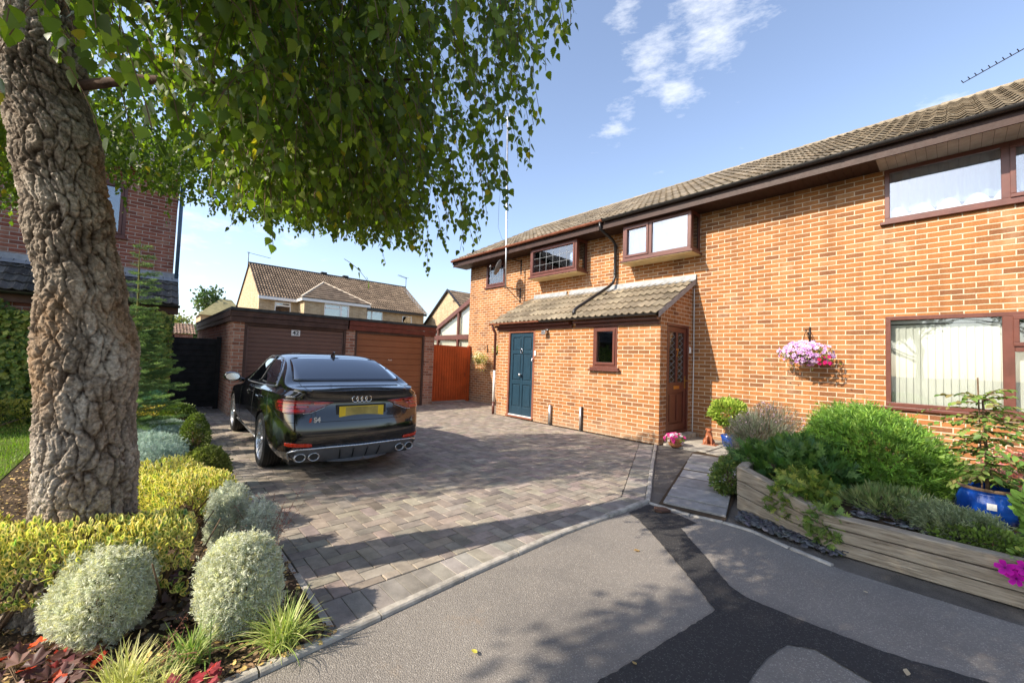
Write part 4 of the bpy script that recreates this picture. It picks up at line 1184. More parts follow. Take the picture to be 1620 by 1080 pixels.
# ================================================================== THE CAR
def make_car():
    # local frame: x forward from the rear axle, y left, z up; the car points to world -X
    CX, CY, YAWC = -5.76, 1.99, PI-R(2.2)
    ca, sa = math.cos(YAWC), math.sin(YAWC)
    def W(p): return (CX+p[0]*ca-p[1]*sa, CY+p[0]*sa+p[1]*ca, p[2])
    car = thing('parked_car', 'black four-door saloon parked on the block paved drive facing the garages', 'car', (CX, CY, 0))
    xs = [-1.00, -.95, -.86, -.73, -.60, -.42, -.2, .02, .2, .5, .9, 1.25, 1.5, 1.85, 2.2, 2.55, 2.95, 3.3, 3.52, 3.66]
    def itp(tab, x):
        for (a, va), (b, vb) in zip(tab, tab[1:]):
            if x <= b:
                t = max(0, min(1, (x-a)/(b-a))); return va+(vb-va)*t
        return tab[-1][1]
    Wt = [(-1.0, .70), (-.95, .75), (-.86, .80), (-.73, .838), (-.6, .858), (-.35, .878), (0, .885), (2.8, .885), (3.0, .91), (3.3, .87), (3.52, .77), (3.66, .6)]
    Tt = [(-1.0, .995), (-.95, 1.018), (-.86, 1.028), (-.73, 1.036), (-.6, 1.06), (-.42, 1.155), (-.2, 1.245), (.02, 1.325), (.2, 1.372), (.5, 1.408), (.9, 1.42), (1.25, 1.405), (1.5, 1.345), (1.85, 1.165), (2.2, .995), (2.55, .93), (2.95, .87), (3.3, .78), (3.52, .69), (3.66, .60)]
    St = [(-1.0, .955), (-.95, .972), (-.73, .975), (-.42, .98), (.2, .975), (.9, .95), (1.5, .93), (2.2, .90), (2.95, .82), (3.3, .74), (3.52, .66), (3.66, .58)]
    def rx(z):
        tab = [(.18, -.87), (.28, -.95), (.40, -1.015), (.52, -1.03), (.62, -1.02), (.66, -.99), (.72, -.955), (.85, -.935), (.90, -.94), (.965, -.97), (1.01, -.995), (1.06, -.98)]
        return itp(tab, z)
    bm = bmesh.new(); cr = bm.edges.layers.float.new('crease_edge')
    rows = []
    for x in xs:
        w_, T, S = itp(Wt, x), itp(Tt, x), itp(St, x)
        G = w_-.085; k = min(1, max(0, T-S-.03)/.36); yr = G-(G-.60)*k; hT = T-S
        flat = [(0, .20), (w_*.55, .20), (w_*.90, .215), (w_*.975, .30), (w_*.992, .47), (w_*1.0, .64), (w_*.988, S-.13), (w_*.972, S-.035), (G+.012, S+.004),
                (G+(yr-G)*.33, S+hT*.34), (G+(yr-G)*.68, S+hT*.68), (yr, S+hT*.90), (yr*.86, S+hT*.972), (yr*.5, S+hT*.997), (0, T)]
        rows.append([(x, y, z) for y, z in flat])
    def warp(p):
        x, y, z = p
        if x < -.6: x = -.6+(x+.6)/(-.4)*(rx(z)+.6)
        return (x, y, z)
    n = len(rows[0])
    Lv = [[bm.verts.new(warp(p)) for p in rw] for rw in rows]
    Rv = [[(Lv[i][j] if rows[i][j][1] == 0 else bm.verts.new(warp((p[0], -p[1], p[2])))) for j, p in enumerate(rw)] for i, rw in enumerate(rows)]
    for V, s in ((Lv, 1), (Rv, -1)):
        for i in range(len(xs)-1):
            for j in range(n-1):
                q = [V[i][j], V[i+1][j], V[i+1][j+1], V[i][j+1]]
                bm.faces.new(q if s > 0 else q[::-1])
    # end caps
    for i, bulge in ((0, -.055), (len(xs)-1, .10)):
        K = 6; prev = None
        for j in range(n):
            a, b = Lv[i][j], Rv[i][j]
            if a is b: row = [a]*(K+1)
            else:
                row = [a]
                for k in range(1, K):
                    t = k/K; p = a.co.lerp(b.co, t); p.x += bulge*(1-(2*t-1)**2); row.append(bm.verts.new(p))
                row.append(b)
            if prev:
                for k in range(K):
                    q = []
                    for v in (prev[k], prev[k+1], row[k+1], row[k]):
                        if v not in q: q.append(v)
                    if len(q) >= 3:
                        try: bm.faces.new(q)
                        except ValueError: pass
            prev = row
    bmesh.ops.recalc_face_normals(bm, faces=bm.faces)
    # crisp lines: shoulder crease, boot lip, bumper edge
    for i in range(len(xs)-1):
        for V in (Lv, Rv):
            for j, c in ((7, .55), (2, .3)):
                e = bm.edges.get((V[i][j], V[i+1][j]))
                if e: e[cr] = c
    me = bpy.data.meshes.new('car_tmp'); bm.to_mesh(me); bm.free()
    tmp = bpy.data.objects.new('car_tmp', me); C.objects.link(tmp)
    ss = tmp.modifiers.new('s', 'SUBSURF'); ss.levels = 3; ss.render_levels = 3
    dg = bpy.context.evaluated_depsgraph_get(); me1 = bpy.data.meshes.new_from_object(tmp.evaluated_get(dg))
    b1 = bmesh.new(); b1.from_mesh(me1); tree = BVHTree.FromBMesh(b1); b1.free()
    # wheel arches
    cut = bpy.data.meshes.new('cut'); bc = bmesh.new()
    for wx in (0, 2.82):
        for s in (1, -1):
            bmesh.ops.create_cone(bc, cap_ends=True, segments=48, radius1=.375, radius2=.375, depth=.36, matrix=Matrix.Translation((wx, s*.86, .335)) @ Matrix.Rotation(PI/2, 4, 'X'))
    bc.to_mesh(cut); bc.free(); cu = bpy.data.objects.new('cut', cut); C.objects.link(cu)
    bo = tmp.modifiers.new('b', 'BOOLEAN'); bo.operation = 'DIFFERENCE'; bo.object = cu; bo.solver = 'EXACT'
    dg = bpy.context.evaluated_depsgraph_get(); dg.update(); me2 = bpy.data.meshes.new_from_object(tmp.evaluated_get(dg))
    bpy.data.objects.remove(tmp); bpy.data.objects.remove(cu)
    o0 = Vector((CX, CY, 0))
    for v in me2.vertices: v.co = Vector(W(v.co))-o0
    me2.materials.clear()
    body = link('body', me2, M['paint'], car); me2.polygons.foreach_set('use_smooth', [True]*len(me2.polygons))
    try: me2.set_sharp_from_angle(angle=R(35))
    except Exception: pass
    cen = Vector((-.45, 0, 0))

    def cyl(phi, z, off):
        """hit on the body seen from the tail: phi degrees from the tail axis towards the left side"""
        q = R(phi); d = Vector((-math.cos(q), math.sin(q), 0)); o = Vector((-.45, 0, z))+d*2.2
        h = tree.ray_cast(o, -d)
        p = h[0] if h[0] else o-d*1.6
        nn = h[1] if h[1] else d
        if nn.dot(d) < 0: nn = -nn
        return p+nn*off

    def side(x, z, s, off):
        o = Vector((x, s*2, z)); h = tree.ray_cast(o, Vector((0, -s, 0)))
        p = h[0] if h[0] else Vector((x, s*.8, z)); nn = h[1] if h[1] else Vector((0, s, 0))
        if nn.y*s < 0: nn = -nn
        return p+nn*off

    def back(y, z, off):
        """rear screen: ray from behind and above"""
        d = Vector((.50, 0, -.86)); p = Vector((-.4, y, z)); o = p-d*2; h = tree.ray_cast(o, d)
        q = h[0] if h[0] else p; nn = h[1] if h[1] else -d
        if nn.z < 0: nn = -nn
        return q+nn*off

    def down(x, y, off):
        h = tree.ray_cast(Vector((x, y, 3)), Vector((0, 0, -1))); q = h[0] if h[0] else Vector((x, y, 1)); nn = h[1] if h[1] else Vector((0, 0, 1))
        if nn.z < 0: nn = -nn
        return q+nn*off

    def patch(name, outline, fn, off, mat, parent, thick=.006, cuts=4, smooth=True):
        b = bmesh.new(); vs = [b.verts.new((x, y, 0)) for x, y in outline]; b.faces.new(vs)
        xs_ = [p[0] for p in outline]; ys_ = [p[1] for p in outline]; x0, x1, y0, y1 = min(xs_), max(xs_), min(ys_), max(ys_)
        for k in range(1, 14):
            for co, no in (((x0+(x1-x0)*k/14, 0, 0), (1, 0, 0)), ((0, y0+(y1-y0)*k/14, 0), (0, 1, 0))):
                bmesh.ops.bisect_plane(b, geom=b.verts[:]+b.edges[:]+b.faces[:], plane_co=co, plane_no=no)
        for v in b.verts: v.co = Vector(W(fn(v.co.x, v.co.y, off)))-o0
        m_ = bpy.data.meshes.new(name); b.to_mesh(m_); b.free()
        o = link(name, m_, M[mat], parent, smooth=smooth)
        so_ = o.modifiers.new('s', 'SOLIDIFY'); so_.thickness = thick; so_.offset = 0
        return o

    def line(name, pts, fn, off, rad, mat, parent, closed=False, n=6, sub=8):
        P = []
        m_ = len(pts)
        for i in range(m_ if closed else m_-1):
            a, b = pts[i], pts[(i+1) % m_]
            for k in range(sub): t = k/sub; P.append(W(fn(a[0]+(b[0]-a[0])*t, a[1]+(b[1]-a[1])*t, off)))
        if not closed: P.append(W(fn(*pts[-1], off)))
        mb = MB(); mb.tube(P, rad, n, closed=closed); return build(name, mb, M[mat], parent, smooth=True)

    def rnd(pts, r_=.25, k=4):
        """round the corners of an outline"""
        out = []
        for i in range(len(pts)):
            a, b, c = [Vector((*pts[(i+j) % len(pts)], 0)) for j in (-1, 0, 1)]
            p, q = b.lerp(a, r_), b.lerp(c, r_)
            for t in range(k+1):
                t /= k; v = p.lerp(b, t).lerp(b.lerp(q, t), t); out.append((v.x, v.y))
        return out
    # glass
    for s in (1, -1):
        f3 = lambda x, z, off, s=s: side(x, z, s, off)
        rear = rnd([(-.30, 1.03), (.66, 1.005), (.60, 1.335), (.22, 1.30), (-.12, 1.165)], .12)
        front = rnd([(.72, 1.003), (1.78, .97), (1.60, 1.09), (1.28, 1.285), (1.12, 1.335), (.66, 1.337)], .10)
        patch('side_window', rear, f3, .003, 'glassd', body); patch('side_window', front, f3, .003, 'glassd', body)
        patch('window_backing', rear, f3, -.004, 'black_t', body, thick=.001); patch('window_backing', front, f3, -.004, 'black_t', body, thick=.001)
        line('chrome_trim', rnd([(-.35, 1.005), (1.86, .945), (1.62, 1.10), (1.28, 1.305), (1.12, 1.352), (.6, 1.358), (.20, 1.325), (-.14, 1.19)], .1), f3, .002, .007, 'silver', body, closed=True)
        line('window_pillar', [(.69, 1.0), (.63, 1.345)], f3, .003, .016, 'black_t', body)
        for dpts in ([(-.40, .60), (-.30, .86), (-.27, 1.01)], [(.70, .30), (.70, .99)], [(1.92, .32), (1.88, .93)], [(.38, .30), (1.9, .30)], [(.38, .30), (.30, .62), (.0, .74)]):
            line('panel_gap', dpts, f3, -.001, .0035, 'black_t', body)
        line('sill_trim', [(.42, .285), (2.40, .285)], f3, .004, .011, 'silver', body)
        for x in (-.02+.12, 1.02): line('door_handle', [(x, .845), (x+.22, .845)], f3, .022, .013, 'paint', body)
        for x in (-.02+.12, 1.02): patch('handle_recess', rnd([(x+.02, .80), (x+.19, .80), (x+.19, .87), (x+.02, .87)], .3), f3, .001, 'black_t', body, thick=.002)
    rw = rnd([(-.60, .0), (.60, .0), (.50, .62), (-.50, .62)], .08)
    def bfn(y, t, off):
        x = -.585+t*.80/.62*.88
        yy = y
        return down(x, yy, off)
    rw = rnd([(-.655, .015), (.655, .015), (.56, .625), (-.56, .625)], .07)
    patch('rear_window', rw, bfn, .004, 'glassd', body); patch('window_backing', rw, bfn, -.003, 'black_t', body, thick=.001)
    line('window_seal', rw, bfn, .002, .007, 'black_t', body, closed=True, sub=2)
    wsn = rnd([(-.62, .05), (.62, .05), (.53, .85), (-.53, .85)], .08)
    patch('windscreen', wsn, lambda y, t, off: down(2.18-t*.98, y, off), .004, 'glassd', body)
    # boot lid gaps
    line('panel_gap', [(-.60, -.60), (-.60, -.70), (-.60, -.85), (-.585, -.97)], lambda y, x, off: down(x, y, off), -.001, .0035, 'black_t', body)
    line('panel_gap', [(.60, -.60), (.60, -.70), (.60, -.85), (.585, -.97)], lambda y, x, off: down(x, y, off), -.001, .0035, 'black_t', body)
    for s in (1, -1):
        c2 = lambda a, z, off, s=s: cyl(a*s, z, off)
        line('panel_gap', [(46, 1.0), (46, .93)], c2, -.001, .0035, 'black_t', body)
        line('panel_gap', [(44, .80), (42, .68), (40, .655), (0, .655)], c2, -.001, .0035, 'black_t', body)
        line('bumper_gap', [(52, .655), (62, .66), (70, .70), (78, .76)], c2, -.001, .003, 'black_t', body)
        # tail lamps: wide at the corner, tapering to the plate
        tl = patch('tail_light', rnd([(30, .865), (50, .890), (66, .902), (77, .87), (74, .785), (60, .745), (46, .755), (38, .815)], .12), c2, .006, 'lensd', body, thick=.012)
        patch('light_bar', rnd([(47, .872), (73, .876), (72, .858), (47, .850)], .2), c2, .014, 'lens', tl, thick=.004)
        patch('light_bar', rnd([(48, .833), (71, .840), (70, .818), (48, .810)], .2), c2, .014, 'lens', tl, thick=.004)
        patch('light_bar', rnd([(49, .793), (69, .803), (66, .772), (50, .762)], .2), c2, .014, 'lens', tl, thick=.004)
        patch('light_bar', rnd([(33, .863), (45, .874), (45, .838), (39, .840)], .15), c2, .014, 'lens', tl, thick=.004)
        line('light_edge', [(37, .812), (46, .752), (50, .746)], c2, .012, .004, 'silver', tl)
        patch('reflector', rnd([(43, .425), (60, .445), (60, .405), (43, .39)], .2), c2, .006, 'refl', body, thick=.010)
        # exhaust tips
        for y in (.50, .635):
            q = MB(); q.lathe([(.0, .05), (.040, .05), (.043, -.004), (.049, -.010), (.053, 0), (.053, .09)], lambda a, b, h, y=y: W((-1.005+h+(.02 if y > .6 else 0), s*y+a*1.12, .275+b*.86)), 24)
            build('exhaust_tip', q, M['silver'], body, smooth=True)
            q = MB(); q.lathe([(0, .004), (.040, .004)], lambda a, b, h, y=y: W((-1.00+h+(.02 if y > .6 else 0), s*y+a*1.12, .275+b*.86)), 24); build('exhaust_bore', q, M['black_t'], body)
    # diffuser and its silver edge
    def c1(a, z, off): return cyl(a, z, off)
    patch('diffuser', [(-57, .20)]+[(-57, .345), (-50, .375), (-30, .375), (0, .372), (30, .375), (50, .375), (57, .345)]+[(57, .20), (0, .195)], c1, .010, 'grey_t', body, thick=.012)
    line('diffuser_edge', [(-60, .25), (-58, .335), (-51, .372), (-30, .376), (0, .372), (30, .376), (51, .372), (58, .335), (60, .25)], c1, .016, .011, 'silver', body)
    for a in (-22, -8, 8, 22): line('diffuser_fin', [(a, .34), (a*1.05, .23)], c1, .020, .008, 'black_t', body, sub=3)
    # lip spoiler
    line('boot_lip', [(-46, .995), (-25, 1.012), (0, 1.014), (25, 1.012), (46, .995)], c1, .004, .012, 'paint', body, n=8)
    # number plate (its characters are blurred out in the photograph)
    Fp = lambda a, b, d: W((rx(.76)-.072-d*1.0, -a, b))
    q = MB(); q.box((-.26, .695, 0), (.26, .815, .008), Fp); npl = build('number_plate', q, M['plate'], body, bevel=.003)
    q = MB(); q.box((-.19, .702, .0081), (.19, .808, .0088), Fp); build('blurred_plate_centre', q, plain('dull_yellow', (.42, .33, .09), .5, .3, nscale=7, namp=.35), npl)
    q = MB(); q.box((-.29, .68, -.03), (.29, .832, -.002), Fp); build('plate_recess', q, M['black_t'], body, bevel=.004)
    # four ring emblem
    for k in range(4):
        q = MB(); q.tube([W((rx(.90)-.062, (k-1.5)*.052+.036*math.cos(t), .893+.036*math.sin(t))) for t in [2*PI*i/24 for i in range(24)]], .0052, 6, closed=True); build('emblem_ring', q, M['chrome'], body, smooth=True)
    text(body, 'S4', .075, lambda a, b, d: tuple(Vector(W(cyl(41, .675, .012)))+Vector((0, a, 0))+Vector((a*-.35*-1*0, 0, b))+Vector((d, 0, 0))), 0, 0, 0, 'silver', 'badge', .003, .003)
    q = MB(); p = Vector(W(cyl(45, .675, .012))); q.poly([p+Vector(v) for v in ((0, -.014, -.022), (0, .008, -.022), (0, .018, .022), (0, -.004, .022))]); build('badge_red', q, M['refl'], body)
    # shark fin
    q = MB(); z0 = tree.ray_cast(Vector((.26, 0, 3)), Vector((0, 0, -1)))[0].z
    k = [(.30, 0), (.28, .0), (.12, .0), (.14, .062), (.17, .066)]
    q.prism([(.34, z0-.01), (.14, z0-.02), (.135, z0+.055), (.165, z0+.062)], -.011, .011, lambda a, b, c: W((a, c, b))); build('roof_antenna', q, M['paint'], body, bevel=.005)
    # mirrors
    for s in (1, -1):
        q = MB(); n_ = 14
        def fn(a, b, s=s):
            th, ph = a*2*PI, b*PI
            x = math.cos(ph); rr = math.sin(ph)**.75
            return W((1.72-x*.075*(1 if x > 0 else 1.5), s*(1.02+.115*rr*math.cos(th)), 1.015+.075*rr*math.sin(th)+.01*math.cos(th)))
        q.grid(20, n_, fn); q.tube([W((1.72, s*.86, .96)), W((1.72, s*.95, .985))], .028, 8)
        mr = build('wing_mirror', q, M['paint'], body, smooth=True)
        q = MB(); q.lathe([(0, 0), (.088, 0)], lambda a, b, h, s=s: W((1.638, s*1.02+a, 1.017+b*.62)), 20); build('mirror_glass', q, M['chrome'], mr)
    # wheels
    for wx in (0, 2.82):
        for s in (1, -1):
            def A(a, b, h, wx=wx, s=s): return W((wx+a, s*(.765+h), .335+b))
            q = MB(); q.lathe([(.245, -.10), (.30, -.115), (.325, -.10), (.335, -.06), (.335, .06), (.325, .10), (.30, .118), (.245, .108)], A, 64)
            wh = build('wheel', q, M['rubber'], car, auto=35)
            g_ = MB()
            for yy in (-.05, -.017, .017, .05): g_.tube([A(.3355*math.cos(t), .3355*math.sin(t), yy) for t in [2*PI*i/48 for i in range(48)]], .003, 4, closed=True)
            build('tread_groove', g_, M['black_t'], wh)
            q = MB(); q.lathe([(.05, .085), (.0, .085)], A, 24)
            q.lathe([(.236, .04), (.240, .098), (.248, .108), (.252, .100), (.248, .05)], A, 64)
            q.lathe([(.0, .092), (.028, .092), (.036, .082), (.05, .06), (.05, 0)], A, 24)
            for k in range(10):
                for dth in (-.075, .075):
                    t = 2*PI*k/10; ti, to = t+dth*.35, t+dth*1.35
                    wI, wO = .010, .009
                    P = []
                    for (rr, th, ww) in ((.04, ti, wI), (.243, to, wO)):
                        cx, cy = rr*math.cos(th), rr*math.sin(th); px, py = -math.sin(th), math.cos(th)
                        for h_ in ((.045, .078) if rr < .1 else (.055, .094)):
                            P += [(cx+px*ww, cy+py*ww, h_), (cx-px*ww, cy-py*ww, h_)]
                    kk = len(q.v)
                    for p in P: q.vert(A(*p))
                    for fq in ((0, 1, 3, 2), (4, 6, 7, 5), (0, 2, 6, 4), (1, 5, 7, 3), (2, 3, 7, 6), (0, 4, 5, 1)): q.f.append(tuple(kk+i for i in fq))
            build('rim', q, M['silver'], wh, auto=40)
            q = MB(); q.lathe([(0, -.02), (.17, -.02), (.17, .0), (0, .0)], A, 32); build('brake_disc', q, M['galv'], wh)
            q = MB(); q.lathe([(0, -.04), (.245, -.04), (.245, .06)], A, 32); build('rim_barrel', q, M['black_t'], wh)
    # underbody
    q = MB(); q.box((-.8, -.7, .17), (3.4, .7, .24), lambda a, b, c: W((a, b, c))); build('underbody', q, M['black_t'], car)
    return car


make_car()


# ================================================================== TREE AND PLANTS
def leaf_birch():
    # pointed, toothed leaf, folded a little on the midrib; y along the leaf, unit length
    half = [(0, .0), (.22, .06), (.40, .22), (.36, .30), (.42, .38), (.30, .46), (.33, .55), (.20, .66), (.21, .74), (.09, .86), (0, 1.08)]
    V = [(0, 0, 0), (0, .5, -.03), (0, 1.08, -.10)]; T = []
    for s in (1, -1):
        k = len(V); pts = half[1:-1]
        for x, y in pts: V.append((s*x, y, .10*x-.10*y*y))
        seq = [0]+list(range(k, k+len(pts)))+[2]
        for a, b in zip(seq, seq[1:]): T.append((1, a, b) if s < 0 else (1, b, a))
    return np.array(V, float), np.array(T)


def leaf_oval(wd=.28, fold=.12, tip=.0):
    V = [(0, 0, 0), (wd*.75, .25, fold*.5), (wd, .52, fold*.6), (wd*.7, .8, fold*.3), (0, 1, tip), (-wd*.7, .8, fold*.3), (-wd, .52, fold*.6), (-wd*.75, .25, fold*.5), (0, .5, -.02)]
    T = [(8, i, (i+1) % 8) for i in range(8)]
    return np.array(V, float), np.array(T)


def leaf_variegated():
    n = 10; V = []; T = []; Cc = []
    def ell(k): return [(k*.235*math.sin(2*PI*i/n)*(1+.12*math.cos(2*PI*i/n)), .5-k*.5*math.cos(2*PI*i/n), .10*abs(math.sin(2*PI*i/n))*k) for i in range(n)]
    G = (.19, .27, .055); Yl = (.72, .62, .22)
    ctr = len(V); V.append((0, .5, -.01)); Cc.append(G)
    for p in ell(.48): V.append(p); Cc.append(G)
    for i in range(n): T.append((ctr, 1+i, 1+(i+1) % n))
    a = len(V)
    for p in ell(.48): V.append(p); Cc.append(Yl)
    b = len(V)
    for p in ell(1.0): V.append(p); Cc.append(Yl)
    for i in range(n): j = (i+1) % n; T += [(a+i, b+i, b+j), (a+i, b+j, a+j)]
    return np.array(V, float), np.array(T), np.array(Cc)


def sprig(nb, length, w_, spread, stemlen=1.0, seed=0):
    """bundle of narrow blades round a short stem, y axis = growth direction"""
    r_ = np.random.default_rng(seed); V = []; T = []
    for i in range(nb):
        y0 = stemlen*r_.uniform(.0, .8); th = r_.uniform(0, 2*PI); tilt = r_.uniform(.5, 1)*spread
        d = np.array([math.cos(th)*math.sin(tilt), math.cos(tilt), math.sin(th)*math.sin(tilt)]); s = np.cross(d, r_.normal(size=3)); s /= np.linalg.norm(s)
        L_ = length*r_.uniform(.7, 1.15); p = np.array([0, y0, 0]); k = len(V)
        V += [p, p+d*L_*.5+s*w_, p+d*L_, p+d*L_*.5-s*w_]; T += [(k, k+1, k+2), (k, k+2, k+3)]
    return np.array(V, float), np.array(T)


def lobed_leaf(n=5, depth=.35):
    V = [(0, 0, 0)]; m_ = n*4
    for i in range(m_+1):
        a = -PI*.86+2*PI*.86*i/m_; rr = .5*(1-depth*abs(math.sin(a*n/2*1.16)))
        V.append((math.sin(a)*rr, .28+math.cos(a)*rr, .06*math.cos(a*5)))
    T = [(0, i+1, i+2) for i in range(m_)]
    return np.array(V, float), np.array(T)


LB = leaf_birch(); LO = leaf_oval(); LV = leaf_variegated(); LL = lobed_leaf()


def rand_dirs(n, up=0.0):
    d = rng.normal(size=(n, 3)); d[:, 2] += up; d /= np.linalg.norm(d, axis=1, keepdims=True); return d


def lump(d, seed, k=2.2, amp=.18):
    """smooth multiplicative bumps of a crown radius per direction"""
    r_ = np.random.default_rng(seed); s = np.zeros(len(d))
    for i in range(7):
        v = r_.normal(size=3)*k; s += np.sin(d@v+r_.uniform(0, 6.28))
    return 1+amp*s/2.6


# ---- the birch
T0 = [((-3.295, -.183), 0.0, .232), ((-3.295, -.183), .25, .214), ((-3.295, -.19), .656, .198), ((-3.295, -.208), 1.07, .19), ((-3.308, -.232), 1.40, .198), ((-3.328, -.274), 1.69, .172), ((-3.36, -.349), 2.11, .166), ((-3.40, -.415), 2.48, .172), ((-3.445, -.50), 2.90, .165), ((-3.55, -.58), 3.73, .125), ((-3.7, -.62), 4.8, .05)]


def trunk_at(z):
    for (p, z0, r0), (q, z1, r1) in zip(T0, T0[1:]):
        if z <= z1: t = (z-z0)/(z1-z0); t = t*t*(3-2*t); return p[0]+(q[0]-p[0])*t, p[1]+(q[1]-p[1])*t, r0+(r1-r0)*t
    return T0[-1][0][0], T0[-1][0][1], T0[-1][2]


bt = thing('birch_tree', 'large birch with a deeply fissured trunk and hanging branches over the front garden', 'tree', (-3.295, -.183, 0))


def make_trunk():
    nz_, na = 640, 360; z1 = 3.6
    V = np.zeros(((nz_+1)*na, 3)); Cc = np.zeros(((nz_+1)*na, 3)); k = 0
    for i in range(nz_+1):
        z = z1*i/nz_; x, y, r0 = trunk_at(z)
        if z < .4: r0 *= 1+.22*(1-z/.4)**2
        for j in range(na):
            a = 2*PI*j/na; ca, sa = math.cos(a), math.sin(a)
            # knob low on the right-hand side of the stem
            P = Vector((ca*r0, sa*r0, z))
            wv = noise.noise_vector(P*3.2)*.05+noise.noise_vector(P*14)*.012
            q = Vector(((P.x+wv.x)*17, (P.y+wv.y)*17, (P.z+wv.z*1.6)*6.5))
            dist, _ = noise.voronoi(q)
            e = dist[1]-dist[0]
            q2 = Vector(((P.x+wv.x)*42, (P.y+wv.y)*42, (P.z+wv.z)*26)); d2, _ = noise.voronoi(q2); e2_ = d2[1]-d2[0]
            plate = min(1, e*5.5)**.55; fine = min(1, e2_*2.6)**.7
            n1 = noise.fractal(P*26, 1.0, 2.0, 4)
            rid = noise.noise(Vector((P.x*14, P.y*14, P.z*3.2)))
            n2_ = noise.fractal(P*70, 1.0, 2.0, 3)
            vr = 1-abs(noise.noise(Vector((P.x*19+wv.x*30, P.y*19+wv.y*30, P.z*4.2))))*2.4
            n3_ = noise.fractal(P*150, 1.0, 2.2, 2)
            h = .015*plate+.006*fine*plate+.006*n1+.005*n2_+.0035*n3_+.010*rid-.011*max(0, vr)**4-.006
            bulge = .046*math.exp(-((z-1.30)/.14)**2)*max(0, math.cos(a-R(48)))**6
            rr = r0+h+bulge+.02*noise.noise(P*1.7)
            V[k] = (x+ca*rr, y+sa*rr, z)
            t = min(1, max(0, (plate*.7+fine*.3)*(1-.55*max(0, vr)**2)+n1*.35+n2_*.3))
            lo = np.array((.085, .056, .038)); hi = np.array((.43, .36, .285)); pale = np.array((.62, .55, .46))
            c = lo+(hi-lo)*t
            pn = noise.fractal(Vector((P.x*5+9, P.y*5, P.z*3)), 1, 2, 3)
            if pn > .02: c = c+(pale-c)*min(1, (pn-.02)*2.6)*t
            on = noise.noise(Vector((P.x*4, P.y*4+7, P.z*2.0)))
            if on > .2: c = c*(1-min(.5, (on-.2)*1.4))+np.array((.42, .25, .12))*min(.5, (on-.2)*1.4)
            Cc[k] = c; k += 1
    i, j = np.meshgrid(np.arange(nz_), np.arange(na), indexing='ij'); a = i*na+j; b = i*na+(j+1) % na
    Q = np.stack([a, b, b+na, a+na], -1).reshape(-1, 4)
    npmesh('trunk', V, Q, Cc, M['bark'], bt, smooth=True)


make_trunk()


def zlow(x, y):
    """height of the underside of the weeping crown"""
    rr = math.hypot(x+4.0, y+.3)
    z = 2.06
    z += .25*max(0, -x-2.3)+.10*min(1, max(0, (.5-y)/.8))*min(1, max(0, -x-2.8))
    if rr > 2.5: z += (rr-2.5)*.55+max(0, rr-3.05)*.65
    return z


